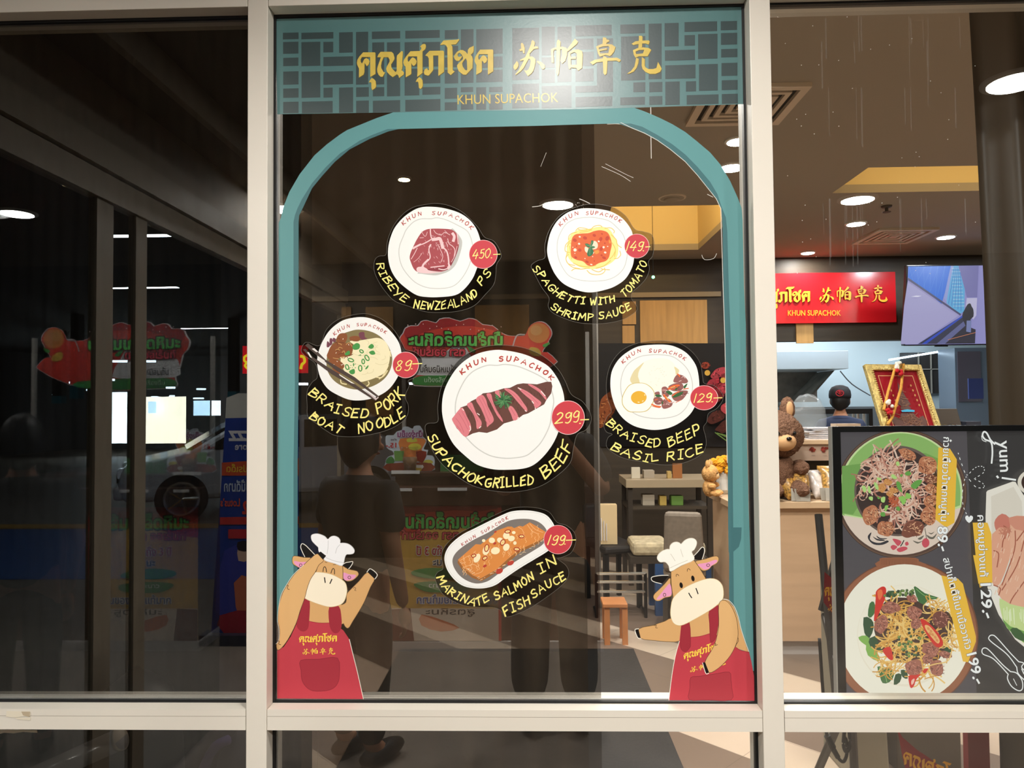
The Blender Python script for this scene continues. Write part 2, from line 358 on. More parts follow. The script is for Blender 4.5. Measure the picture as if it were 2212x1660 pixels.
st = band(sx.outputs[0], .80, .345); gx = band(sx.outputs[0], .2667, .012); gy = band(sx.outputs[1], .5, .006)
nz = N('ShaderNodeTexNoise'); nz.inputs['Scale'].default_value = 3; nz.inputs['Detail'].default_value = 6
mx = N('ShaderNodeMix'); mx.data_type = 'RGBA'; mx.inputs[6].default_value = (*lin((128, 108, 92)), 1); mx.inputs[7].default_value = (*lin((214, 192, 168)), 1); L(st, mx.inputs[0])
m2 = N('ShaderNodeMix'); m2.data_type = 'RGBA'; m2.inputs[7].default_value = (*lin((84, 72, 62)), 1); L(mx.outputs[2], m2.inputs[6]); L(mth('MULTIPLY', mth('MAXIMUM', gx, gy), .6), m2.inputs[0])
m3 = N('ShaderNodeMix'); m3.data_type = 'RGBA'; m3.blend_type = 'MULTIPLY'; m3.inputs[0].default_value = .25; L(m2.outputs[2], m3.inputs[6]); L(nz.outputs['Color'], m3.inputs[7])
L(m3.outputs[2], _b.inputs['Base Color']); _b.inputs['Roughness'].default_value = .35

struct('floor', MB().box(-4, 7.2, 0, 9.2, -.1, 0, fm))
struct('floor_outside', MB().box(-18, 9, -26, 0, -.1, 0, M('grey_outdoor_tile', (118, 108, 98), rough=.55, noise=.12, scale=4)))
# interior ceiling with two lit coffers (openings as boxes left out of the slab)
def slab(mb, x0, x1, y0, y1, z0, z1, holes, m):
    xs = sorted({x0, x1, *[h[0] for h in holes], *[h[1] for h in holes]}); ys = sorted({y0, y1, *[h[2] for h in holes], *[h[3] for h in holes]})
    for a, b in zip(xs, xs[1:]):
        for c, d in zip(ys, ys[1:]):
            if any(h[0] <= a and b <= h[1] and h[2] <= c and d <= h[3] for h in holes): continue
            mb.box(a, b, c, d, z0, z1, m)
COF1 = (.62, 1.63, 3.80, 5.36); COF2 = (2.16, 4.7, 2.99, 3.54)
mb = MB(); slab(mb, -4, 7.2, .06, 9.2, CEIL, CEIL+.06, [COF1, COF2], TAUPE); struct('ceiling', mb)
PALE = M('coffer_paint', (222, 200, 150), rough=.8)
def coffer(i, c, h, t=.03):
    x0, x1, y0, y1 = c; z = CEIL+.06
    mb = MB(); mb.box(x0-t, x0, y0-t, y1+t, z, z+h, PALE).box(x1, x1+t, y0-t, y1+t, z, z+h, PALE).box(x0, x1, y0-t, y0, z, z+h, PALE).box(x0, x1, y1, y1+t, z, z+h, PALE).box(x0-t, x1+t, y0-t, y1+t, z+h, z+h+.02, PALE)
    o = struct('trim_%d' % i, mb); o['label'] = 'recessed ceiling coffer glowing warm yellow inside'
    return o
coffer(1, COF1, .62); coffer(2, COF2, .14)
struct('ceiling_outside', MB().box(-1.6, 9, -4.2, -.041, CEILO, CEILO+.06, OUTC))
struct('ceiling_hall', MB().box(-18, 9, -26, -4.2, 3.6, 3.66, M('dark_hall_ceiling', (52, 52, 54), rough=.9)).box(-18, -1.6, -4.2, .05, 3.6, 3.66, M('dark_hall_ceiling')))
struct('wall_left', MB().box(-4.05, -4, 0, 9.2, 0, CEIL+.8, DARKW)); struct('wall_right', MB().box(7.2, 7.25, 0, 9.2, 0, CEIL+.8, DARKW))
FASC = M('fascia_paint', (150, 138, 122), rough=.8)
struct('wall_front', MB().box(-4, 7.2, FF+.002, FB, 2.56, CEIL+.9, FASC).box(-4, XW0-.05, FF+.002, FB, 0, 2.56, FASC).box(XW1+.05, 7.2, FF+.002, FB, 0, 2.56, FASC))
# back wall: oak panels left, dark header, dark bulkhead above the kitchen hatch
YB = 5.8
mb = MB().box(-4, 1.95, YB, YB+.06, 0, 3.05, DARKW)
struct('wall_back', mb)
struct('wall_bulkhead', MB().box(1.95, 7.2, YB, YB+.14, 2.19, 3.05, DARKW).box(1.95, 7.2, YB, YB+.14, 0, .95, DARKW).box(1.95, 2.1, YB, YB+.14, .95, 2.19, DARKW))
struct('trim_3', MB().box(-4, 1.95, YB-.03, YB, 2.655, 2.705, M('header_rail', (150, 132, 104), rough=.5)))
GRN = M('dark_green_joint', (52, 58, 46), rough=.6)
def oakp(i, a, b, v0, v1, lab):
    p = py(a, v0, YB-.012); q = py(b, v1, YB-.012)
    o = struct('wall_panel_%d' % i, MB().box(p.x, q.x, YB-.02, YB, q.z, p.z, OAK)); o['label'] = lab
for i, (a, b, v0, v1, lb) in enumerate([(738, 759, 664, 900, 'narrow oak strip'), (790, 850, 664, 900, 'oak wall panel'), (1026, 1145, 660, 900, 'wide oak wall panel'), (1344, 1374, 704, 960, 'short oak panel below the header'), (1344, 1374, 652, 701, 'small square oak panel under the header'), (1382, 1532, 650, 960, 'broad oak wall panel'), (1718, 1757, 640, 742, 'oak strip under the red sign')]):
    oakp(i+1, a, b, v0, v1, lb)
# kitchen behind the hatch
KW = M('kitchen_white_wall', (214, 230, 236), rough=.5)
struct('wall_kitchen', MB().box(1.9, 7.2, 9.1, 9.15, 0, 3.05, KW).box(1.9, 1.96, YB+.14, 9.1, 0, 3.05, KW).box(7.14, 7.2, YB+.14, 9.1, 0, 3.05, KW))
# ------------------------------------------------------------------ shopfront frame: mullions, transoms, panes
def mull(i, x0, x1, lab):
    mb = MB().box(x0, x1, FF, FB, 0, 2.62, ALU)
    o = struct('trim_%d' % i, mb, bevel=.0015); o['label'] = lab; return o
mull(4, XL0, XL1, 'cream aluminium mullion left of the stickered pane'); mull(5, XR0, XR1, 'cream aluminium mullion right of the stickered pane')
mull(6, XW0-.05, XW0, 'cream aluminium mullion at the wall'); mull(7, XW1, XW1+.05, 'cream aluminium mullion past the menu screen')
BAYS = [(XW0, XL0), (XL1, XR0), (XR1, XW1)]
for k, (a, b) in enumerate(BAYS):
    e = .0012
    zb0, zb1 = (ZB0, ZB1)
    o = struct('trim_%d' % (8+k), MB().box(a+e, b-e, FF+.001, FB-.001, ZT, ZT+.11, ALU), bevel=.0012); o['label'] = 'cream aluminium head rail of the %s bay' % ('left', 'middle', 'right')[k]
    zm = zb0+.0295
    mb = MB().box(a+e, b-e, FF+.001, FB-.001, zb0, zm-.0006, ALU).box(a+e, b-e, FF+.0012, FB-.001, zm-.0006, zm+.0003, M('groove_shadow_gap', (150, 138, 122))).box(a+e, b-e, FF+.001, FB-.001, zm+.0003, zb1, ALU)
    o = struct('trim_%d' % (11+k), mb); o['label'] = 'cream aluminium transom below the %s pane' % ('left', 'middle', 'right')[k]
    o = struct('trim_%d' % (14+k), MB().box(a+e, b-e, FF+.001, FB-.001, 0, .1, ALU)); o['label'] = 'cream aluminium bottom rail of the %s bay' % ('left', 'middle', 'right')[k]
    for j, (z0, z1) in enumerate(((zb1, ZT), (.1, zb0))):
        o = struct('window_%d' % (k+1+3*j), MB().box(a+.001, b-.001, 0, .008, z0+.001, z1-.001, GLASS)); t = .0055
        o['label'] = '%s glass pane of the shopfront' % (('left upper', 'middle upper', 'right upper'), ('left lower', 'middle lower', 'right lower'))[j][k]
        g = MB(); y0, y1 = -.0045, .0125
        g.box(a, a+t, y0, y1, z0, z1, GASKET).box(b-t, b, y0, y1, z0, z1, GASKET).box(a+t, b-t, y0, y1, z0, z0+t*.7, GASKET).box(a+t, b-t, y0, y1, z1-t, z1, GASKET)
        g.build('gasket', o)
# bits of old tape on the left transom
p = lambda u, v: py(u, v, FF-.0004)
mb = MB(); TAPE = M('old_paper_tape', (236, 226, 204), rough=.8); TAP2 = M('brown_tape_residue', (196, 178, 150), rough=.8)
for q, mm in (([(14, 1537), (65, 1538), (66, 1547), (30, 1551), (13, 1549)], TAPE), ([(46, 1538), (65, 1538), (64, 1550), (50, 1546)], TAP2), ([(30, 1551), (66, 1551), (65, 1557), (40, 1555)], TAPE)):
    a = [p(*c)+Vector((0, -.0002*(mm == TAP2), 0)) for c in q]; mb.add(a, [tuple(range(len(a)))], mm)
tag(mb.build('tape_scrap'), 'torn cream paper tape stuck on the left transom', 'tape')
mb = MB(); a = [py(u, v, -.0008) for u, v in [(0, 1577), (80, 1578), (81, 1584), (50, 1582), (30, 1585), (8, 1584), (0, 1586)]]; mb.add(a, [tuple(range(len(a)))], TAPE)
tag(mb.build('paper_scrap'), 'ragged cream paper edge hanging under the left transom', 'paper')
mb = MB(); a = [py(u, v, .02) for u, v in [(65, 1510), (74, 1503), (94, 1502), (96, 1507), (88, 1512)]]; mb.add(a+[q+Vector((0, .002, .001)) for q in a], [tuple(range(5)), tuple(range(5, 10))], TAPE)
tag(mb.build('paper_flake'), 'small white paper flake lying on the sill inside the left pane', 'paper')
# dark tint film sheet behind the left and middle panes
TINT = clear('dark_window_tint', (.62, .61, .60), base=.0, refl=0)
x1 = py(1292, 1000, .012).x
for nm, a, b, lab in (('window_7', XW0+.006, XL0-.006, 'dark tint film on the left pane'), ('window_8', XL1+.006, x1, 'dark tint film on the middle pane')):
    o = struct(nm, MB().box(a, b, .0092, .0096, ZB1+.006, ZT-.006, TINT).box(a, b, .0092, .0096, .11, ZB0-.006, TINT)); o['label'] = lab
# ------------------------------------------------------------------ left neighbour's glazed front, square to ours, and the hall beyond (seen mirrored)
CRM = M('cream_door_frame', (150, 138, 120), rough=.45)
WX = -1.48-.06
mb = MB().box(WX-.05, WX, -4.2, -.05, 2.50, CEILO, FASC).box(WX-.05, WX+.05, -4.2, -.05, 2.40, 2.50, CRM)
struct('wall_neighbour', mb)
struct('trim_17', MB().box(WX-.02, WX+.03, -4.2, -.05, 2.30, 2.395, CRM).box(WX+.3, WX+.33, -4.2, -.05, 2.63, CEILO-.002, FASC))['label'] = 'cream rail over the neighbouring glass doors'
for i, (a, b) in enumerate(((-.97, -.87), (-1.20, -1.12), (-4.2, -4.1))):
    struct('trim_%d' % (18+i), MB().box(WX-.015, WX+.015, a, b, 0, 2.30, CRM))['label'] = 'cream post of the neighbouring glass doors'
DG = clear('neighbour_door_glass', (.8, .83, .83), base=.14, refl=1.0)
for i, (a, b) in enumerate(((-.87, -.06), (-1.12, -.97), (-1.9, -1.20))):
    o = struct('door_%d' % (i+1), MB().box(WX-.006, WX+.006, a, b, .03, 2.30, DG)); o['label'] = 'glass door leaf of the neighbouring shop'
HALL = M('hall_wall', (70, 70, 72), rough=.9)
struct("wall_hall_left", MB().box(-18.1, -18, -26, .05, 0, 3.6, HALL)); struct('wall_hall_far', MB().box(-18, 9, -26.1, -26, 0, 3.6, HALL)); struct('wall_hall_right', MB().box(9, 9.1, -26, .05, 0, 3.6, HALL))
struct('wall_hall_side', MB().box(-18, -4.06, -.04, 0, 0, 3.6, M('pale_hall_panel', (150, 150, 148), rough=.8)))
struct('floor_marking_blue', MB().box(-7.5, -1.6, -7.6, -4.9, 0, .004, M('blue_floor_paint', (38, 84, 150), rough=.5)))['label'] = 'blue painted parking zone on the floor'
struct('floor_marking_yellow', MB().box(-7.5, -1.6, -8.0, -7.68, 0, .004, M('yellow_floor_paint', (190, 140, 50), rough=.5)))['label'] = 'yellow painted line beside the blue zone'
# ================================================================== LAMPS
WHITE_P = M('white_lamp_trim', (238, 236, 230), rough=.4)
def downlight(name, label, x, y, z, r, rad, col, group=None, trim=1.25, lum=None):
    """a recessed disc lamp; rad = radiance of the disc (its own light)"""
    t = thing(name, label, 'ceiling light', (x, y, z), group)
    MB().lathe([(r*trim, 0), (r*trim, -.008), (r*1.02, -.012), (r*1.02, -.004)], WHITE_P, n=32).build('trim_ring', t)
    m = bpy.data.materials.new('lamp_glow'); m.use_nodes = True; b = m.node_tree.nodes['Principled BSDF']; b.inputs['Base Color'].default_value = (.9, .9, .9, 1)
    b.inputs['Emission Color'].default_value = (*col, 1); b.inputs['Emission Strength'].default_value = lum if lum is not None else min(rad, 40)
    MB().lathe([(r, -.0045), (r*.6, -.006), (.001, -.0065)], m, n=32).build('diffuser', t)
    l = area('lamp_light', (0, 0, -.014), 2*r, rad*math.pi**2*r*r, col); l.parent = t; l.visible_camera = True
    return t
# outside, in the canopy ceiling: the row seen mirrored behind the visitors, and the ones close to the glass
for i, (u, lab) in enumerate(((36, 'far left'), (617, 'behind the teal arch, second'), (1205, 'mirrored above the spaghetti sticker'), (1852, 'mirrored in front of the yellow coffer'))):
    p = pm(u, (463, 446, 431, 412)[i], 1.19*FPX/440)
    downlight('canopy_downlight', ['round white canopy lamp mirrored at the left edge of the glass', 'round white canopy lamp mirrored behind the top left of the teal arch', 'round white canopy lamp mirrored just above the spaghetti sticker', 'round white canopy lamp mirrored over the yellow ceiling coffer'][i], p.x, p.y, CEILO, .088, K_ROW, WARM, 'canopy lamps')
downlight('canopy_spot', 'small canopy spot close above the glass whose glare falls on the teal sign', .10, -.87, CEILO, .09, K_KEY, WARM)
downlight('canopy_spot', 'small canopy spot mirrored at the right edge of the glass', 1.80, -1.07, CEILO, .09, K_KEY, WARM)
p = pm(873, 375, 3.67); downlight('canopy_spot', 'small yellow canopy lamp mirrored above the ribeye sticker', p.x, p.y, CEILO, .03, 60, (1, .8, .4))
# hall tubes
TUBE = M('tube_glow', (214, 236, 255), emit=16)
for i, (u0, u1, v, D) in enumerate([(228, 336, 781, 16), (222, 247, 821, 17), (150, 168, 827, 17), (113, 134, 853, 20), (187, 197, 843, 20), (236, 248, 853, 24), (359, 378, 838, 18), (425, 444, 841, 20), (366, 377, 856, 24), (327, 341, 858, 24), (418, 440, 861, 25), (494, 510, 842, 18), (648, 664, 765, 12), (646, 665, 830, 14), (884, 898, 829, 15)]):
    a = pm(u0, v, D); b = pm(u1, v, D)
    tag(MB().tube([a, b], .022+.002*D/10, TUBE, 8).build('fluorescent_tube'), ['long', 'short', 'slim', 'small', 'tiny'][i % 5]+' white ceiling tube mirrored %s' % ['at the top of the bright doorway', 'over the cream door post', 'beside the black curtain seam', 'above the teal pillar box', 'left of the doorway', 'low behind the door post', 'high over the bright openings', 'near the blue banner', 'just above the bright openings', 'over the white opening', 'nearest the blue banner', 'over the banner top', 'beside the noodle chopsticks', 'left of the pork caption', 'right of the pork badge'][i], 'ceiling light', 'hall ceiling tubes')
for q in ((-4.2, -6.5), (-6.5, -10), (-8, -16)): area('hall_fill_light', (*q, 3.55), 1.4, 45, COLD, sy=.12)  # added area lamps that fill the hall with light, only shaped like tubes
# bright shop openings at the far end of the hall
GLOWW = [M('far_opening_glow_%d' % i, c, emit=e) for i, (c, e) in enumerate((((226, 244, 255), 16), ((255, 246, 220), 12), ((190, 226, 255), 12)))]
for i, (u0, u1, v0, v1) in enumerate([(210, 296, 848, 958), (305, 400, 858, 958), (418, 452, 866, 898), (457, 475, 866, 898), (490, 508, 862, 896), (320, 336, 868, 893)]):
    D = 24 - .3*(i == 5)
    a = pm(u0, v0, D-1.6+1.4); b = pm(u1, v1, D-1.6+1.4)
    tag(MB().box(min(a.x, b.x), max(a.x, b.x), a.y-.05, a.y, min(a.z, b.z), max(a.z, b.z), GLOWW[i % 3]).build('lit_opening'), ['tall bright opening behind the cream door post', 'wide bright opening in the doorway', 'white lit opening left of the blue banner', 'narrow lit opening left of the blue banner', 'lit opening half behind the blue banner', 'small white lit panel within the doorway'][i], 'lit opening', 'lit openings of the hall')
# inside
for i, (u, v, c, r) in enumerate([(1849, 482, COLD, .07), (2043, 511, COLD, .07), (1745, 545, WARM, .06)]):
    p = pz(u, v, CEIL)
    downlight('recessed_spot', ['cold white ceiling spot above the far air vent', 'cold white ceiling spot right of the far air vent', 'warm white ceiling spot left of the red shop sign'][i], p.x, p.y, CEIL, r, K_SPOT, c, 'ceiling spots over the counter', lum=60)
for i, (x, y) in enumerate([(-2.6, 2.2), (-2.5, 4.6), (-.5, 1.55), (.25, 1.5), (.95, 1.6), (1.7, .75), (3.9, .75), (5.0, 2.2), (5.0, 4.6)]):
    area('interior_fill_light', (x, y, CEIL-.02), .4, K_IN, (1, .93, .85))  # added lamps without fixtures, kept out of view, to brighten the room
area('kitchen_light', (3.6, 7.6, 2.95), 2.4, K_KIT, COLD, sy=1.6)
area('coffer_light', (1.1, COF1[2]+.05, 3.6), .9, K_COF, AMB, rot=(R(75), 0, 0), sy=.06)
area('coffer_light', (3.4, COF2[2]+.03, 3.18), 2.4, K_COF*.3, AMB, rot=(R(80), 0, 0), sy=.04)
p = pz(1580, 360, CEIL); downlight('recessed_spot', 'warm bright ceiling spot at the right shoulder of the teal arch', p.x, p.y, CEIL, .075, K_SPOT, WARM)
p = pz(1594, 303, CEIL); downlight('recessed_spot', 'cold bright ceiling spot just under the right end of the teal sign', p.x, p.y, CEIL, .06, K_SPOT, COLD)
# ================================================================== STICKERS ON THE MIDDLE PANE
WHT = (246, 246, 243); RED = (204, 68, 78); YEL = (252, 238, 140); RTX = (176, 62, 52); RING = (206, 207, 203)
FILM = clear('clear_sticker_film', (.5, .49, .48), base=.0, rough=.3, refl=.25)
FEDGE = M('film_cut_edge', (120, 118, 112), rough=.3)
def sroot(name, label, cat, u, v, group=None):
    q = py(u, v, -.0004); return thing(name, label, cat, q, group)
def wob(A, m, P, w, sm=4, closed=False): A.stroke(m, P, w, sm, closed)
# ---- teal sign across the top
rt = sroot('shop_sign', 'teal lattice sign film across the top of the middle pane with golden shop name', 'sign', 1100, 246)
sink = lambda c: M('sign_ink_%d_%d_%d' % c, c, rough=.37, spec=.85, bump=.02, scale=160)
A = Art(ink=sink); A.part('sign_film'); TL = (84, 126, 127); TD = (54, 72, 74)
def tq(s, t): # sign quad
    a = (610+982*s, 71-27*s); b = (612+984*s, 245-20*s); return (a[0]+(b[0]-a[0])*t, a[1]+(b[1]-a[1])*t)
A.poly(TL, '595,41 900,33 1300,21 1604,12 1606,225 1300,235 900,242 599,247')
A.part('lattice_print', 'sign_film')
def drk(O, sc, L_):
    A.frame(O, sc)
    for a, b, c, d in L_:
        e = (b-a)*-.027
        A.poly(TD, [(a, c), (b, c+e), (b, d+e), (a, d)])
drk((590, 20), 6.915, [(145,380,352,452),(148,378,490,668),(150,378,727,852),(150,380,932,1130),(150,380,1186,1326),(150,380,1386,1558),(422,900,352,450),(422,705,492,852),(750,898,489,648),(750,1195,714,852),(985,1190,346,652),(425,705,934,1326),(750,1195,934,1130),(752,890,1174,1322),(430,890,1382,1558),(985,1195,1172,1548),(1238,1420,340,1128),(1475,1898,335,447),(1480,1660,497,1128),(1700,1898,495,870),(1700,1898,900,1304),(1240,1430,1168,1312),(1490,1660,1168,1304),(1240,1430,1368,1550),(1490,1898,1368,1544)])
drk((840, 20), 6.915, [(245,760,322,440),(235,455,493,862),(500,765,493,862),(235,455,892,1292),(500,770,905,1112),(500,770,1165,1280),(245,770,1355,1530),(835,1035,314,445),(835,1035,550,690),(835,1035,722,870),(835,1035,905,1112),(835,1020,1177,1340),(835,1020,1392,1512),(1075,1265,302,1104),(1075,1260,1167,1240),(1075,1260,1277,1502),(1305,1700,299,674),(1305,1700,714,880),(1305,1700,912,1094),(1305,1455,1167,1502),(1500,1700,1164,1240),(1500,1700,1277,1502)])
drk((1090, 20), 6.915, [(115,515,285,1060),(115,515,1120,1482),(555,750,262,690),(555,750,722,880),(555,750,902,1104),(790,1000,264,1090),(555,1000,1150,1480),(1060,1600,244,406),(1060,1330,442,604),(1060,1330,642,852),(1060,1330,892,1082),(1380,1620,440,1240),(1060,1610,1150,1246),(1060,1610,1314,1462)])
drk((1340, 0), 6.383, [(0,340,340,466),(10,345,505,1112),(390,570,328,1094),(180,345,1138,1272),(0,340,1344,1452),(400,580,1134,1272),(400,580,1329,1447),(610,805,320,642),(885,1335,305,440),(885,1030,485,632),(1072,1340,472,814),(1385,1610,294,418),(1388,1612,457,618),(1390,1615,678,793),(615,1030,695,838),(620,1038,902,1090),(1085,1345,888,1254),(1395,1615,870,1048),(1398,1618,1108,1243),(620,820,1128,1448),(905,1045,1123,1263),(915,1355,1313,1444),(1400,1620,1298,1434)])
A.frame((0, 0), 1)
GOLDM = M('gold_foil_print', (222, 194, 90), rough=.32, spec=.5, noise=.12, scale=30)
GOLDE = (120, 104, 52)
A.part('shop_name_lettering'); idf = lambda x, y: (x, y)
logo(A, ink(GOLDE), THAI+HAN, lambda x, y: (x+.9, y+1.1)); logo(A, GOLDM, THAI+HAN, idf)
A.part('latin_lettering'); A.font(GOLDM, 'KHUN SUPACHOK', 986.5, 225.5, 29.5, -1.3, .0, .885)
A.build(rt)
# ---- teal arch band
rt = sroot('arch_border', 'teal arch shaped border film framing the middle pane below the sign', 'border film', 1100, 1330)
A = Art(Y=-.0006); A.part('arch_band'); AL = (101, 156, 158); AD = (72, 117, 122)
OUT = '598,1345 598,1204 600,1000 603,830 602,595 602,482 607,470 611,450 625,415 647,377 679,336 706,312 734,291 750,281 814,255 849,243 1100,238 1363,230.5 1393,241 1425.5,255 1452.6,268.5 1480,285 1507,306.5 1534,329.5 1555.7,355 1577,390.6 1594,428 1602,450 1604,475 1607,620 1611,700 1612,900 1616,1044 1617,1097 1622,1227 1627,1309 1632,1450'
INN = '1575,1293 1575,1195 1573,1140 1572,1000 1569.5,900 1567,740 1565,686 1563,620 1561,500 1558,450 1547.5,431 1528.5,407 1507,380 1480,350 1447,323 1420,304 1393,289 1366,278 1336,267 1100,273 861,279 839,284 799,300 755,323 723,350 696,380 674,407 654,450 646,466 645,480 645,800 643,1000 643,1100 643,1345'
A.poly(AD, pts(OUT)+[(1600, 1450)]+pts(INN))
LIN = '1585,1300 1584,1150 1583,1044 1582,911 1579,740 1575,646 1571,500 1568,470 1558,445 1550,420 1534,393 1507,361 1480,333.6 1452.6,312 1420,291.6 1387.5,274 1363,267 1309,267 1160,272 837,279 804,291.6 777,304 734,332 704,361 674,396 652,431 642.7,450 637,465 634,480 634,600 637,830 634,1000 634,1345'
A.poly(AL, pts(OUT)+[(1600, 1450)]+pts(LIN))
A.poly(AD, '1573,1140 1602,1140 1601,1165 1596,1182 1585,1192 1574,1194')
A.part('film_edge'); A.stroke(M('pale_film_edge', (214, 214, 206), rough=.4), '1341,265 1366,277 1393,288 1420,303 1447,322 1480,349 1507,379 1528.5,406 1547.5,430 1557,450 1562,620 1566,740 1569,900 1571,1000', 1.3, 0)
A.build(rt)

def plate_sticker(label, cap, O, sc, film, outline, ring, badge, price, caps, rim, food, capw=17, rimw=9, rw=11, extra=None):
    k = outline if isinstance(outline, list) else pts(outline)
    my = max(q[1] for q in k); mxx = sum(q[0] for q in k)/len(k)
    rt = sroot('menu_sticker', label, 'sticker', O[0]+mxx/sc, O[1]+my/sc)
    A = Art(O, sc); A.part('clear_film'); A.poly(FILM, film, 5)
    A.part('film_edge', 'clear_film'); A.stroke(FEDGE, film, 3, 5, True)
    A.part('plate_print'); A.poly(WHT, outline, 4)
    if ring: A.stroke(RING, ring, rw, 4, True)
    A.part('rim_lettering', 'plate_print')
    for t, P, h in rim: A.text(RTX, t, P, h*.84, rimw*1.05, .1, len(P), .09, .62)
    A.part('food_print'); food(A)
    A.part('price_badge'); x, y, rx, ry = badge
    A.ell((250, 214, 214), x, y, rx+5, ry+5, 0, 40); A.ell(RED, x, y, rx, ry, 0, 40)
    A.part('price_lettering', 'price_badge')
    for t, P, h in price: A.text(YEL, t, P, h, capw*.7, .25, 3, .03)
    A.part('caption_lettering')
    for t, P, h in caps: A.text(YEL, t, P, h*.86, capw*.94, .14, len(P)+len(t), .075, .3)
    if extra: extra(A)
    A.build(rt); return rt
def ticks(A, m, rnd, n, cx, cy, rx, ry, ln, w, dr=None):
    for _ in range(n):
        a = rnd.uniform(0, 6.283); q = math.sqrt(rnd.random()); x, y = cx+rx*q*math.cos(a), cy+ry*q*math.sin(a)
        d = rnd.uniform(0, 3.14) if dr is None else dr+rnd.uniform(-.5, .5); l = ln*rnd.uniform(.5, 1)
        A.stroke(m, [(x, y), (x+l*math.cos(d)*.5+rnd.uniform(-2, 2), y+l*math.sin(d)*.5), (x+l*math.cos(d), y+l*math.sin(d))], w*rnd.uniform(.6, 1.2), 3)
# ---- ribeye
def f_ribeye(A):
    A.poly((196, 196, 192), '1180,470 1260,500 1330,590 1342,660 1320,770 1260,930 1170,1020 1050,1065 960,1076 800,1055 760,1030 1000,800', 3)
    A.poly((170, 78, 84), '920,458 1050,456 1180,465 1250,500 1290,570 1300,660 1280,760 1230,880 1180,970 1130,1010 1000,1040 880,1050 760,1035 700,990 660,900 645,840 660,770 700,680 740,600 800,510 850,475', 4)
    A.poly((142, 58, 68), '860,1000 1000,975 1150,960 1240,800 1285,690 1290,720 1230,880 1180,970 1120,1010 1000,1030 900,1030', 2)
    P_ = (240, 206, 208)
    A.poly(P_, '760,965 800,960 830,920 830,960 870,985 900,1010 1000,1025 1080,1030 1000,1042 880,1052 760,1037 735,990', 3)
    for P, w_ in (('920,458 922,520 935,580 965,605', 15), ('950,600 1000,595 1045,590 1070,650 1085,710', 42), ('1085,710 1130,745 1155,820 1165,930 1160,990', 18), ('700,705 750,680 820,660 880,630 930,600', 14), ('690,720 740,690 790,665', 24), ('915,690 900,740 918,830 890,880 840,910 815,950', 14), ('890,870 830,930 815,970', 26), ('925,970 1010,960 1105,950', 13), ('1030,990 1100,1000 1180,970', 14), ('1215,520 1238,560 1225,620', 36), ('1150,590 1168,655 1215,690 1245,740 1235,830', 9), ('665,860 705,795 745,715', 9), ('1275,520 1285,600 1290,660', 12), ('1015,665 1060,750 1085,825 1060,900', 7), ('965,475 1000,520 1070,535 1110,505 1180,540', 7), ('800,490 850,560 880,500', 6), ('780,580 830,575', 7), ('700,900 760,850 810,780', 5), ('1275,690 1245,810 1200,900', 7), ('1150,520 1110,480', 5), ('905,700 925,670', 20), ('1160,920 1180,960 1150,970', 20), ('1130,640 1150,700', 6)): A.stroke(P_, P, w_, 4)
    rnd = random.Random(4); ticks(A, (232, 190, 194), rnd, 42, 960, 760, 240, 220, 34, 5, 1.2); ticks(A, (232, 190, 194), rnd, 16, 1090, 600, 120, 100, 26, 5)
plate_sticker('round ribeye steak plate sticker with a red 450 price badge', 'R', (780, 420), 6.147,
 '830,140 980,120 1150,145 1320,220 1450,330 1560,450 1640,570 1760,620 1840,740 1860,830 1800,930 1790,1060 1760,1200 1650,1330 1500,1480 1300,1550 1080,1570 860,1560 640,1490 450,1420 330,1300 240,1170 175,1020 180,880 240,820 330,800 350,620 430,420 560,260 700,170',
 '900,165 1080,180 1290,240 1430,330 1520,440 1570,560 1600,700 1590,860 1540,980 1480,1120 1370,1260 1250,1340 1050,1365 880,1365 740,1340 600,1250 480,1140 400,1010 360,850 365,680 410,520 470,410 570,300 690,215 790,175',
 '820,325 930,325 1010,312 1130,340 1280,410 1400,480 1450,560 1480,680 1470,800 1440,930 1370,1070 1280,1180 1180,1235 1020,1252 860,1235 720,1170 610,1060 540,950 505,820 510,690 560,560 600,470 680,380 750,340',
 (1622, 797, 184, 186), [('450', '1490,862 1600,850 1725,835', 118), ('.', '1722,845 1740,843', 20), ('-', '1760,815 1845,815', 40)],
 [('RIBEYE', '205,930 235,1040 300,1150 370,1245 440,1345 585,1440', 112), ('NEWZEALAND', '705,1510 850,1525 990,1530 1130,1515 1250,1500 1350,1460 1470,1400 1555,1330', 118), ('PS', '1605,1205 1735,1050', 115)],
 [('KHUN', '565,410 640,350 720,305 805,275', 58), ('SUPACHOK', '945,272 1040,275 1140,288 1240,322 1340,375 1400,415 1460,470', 58)], f_ribeye)
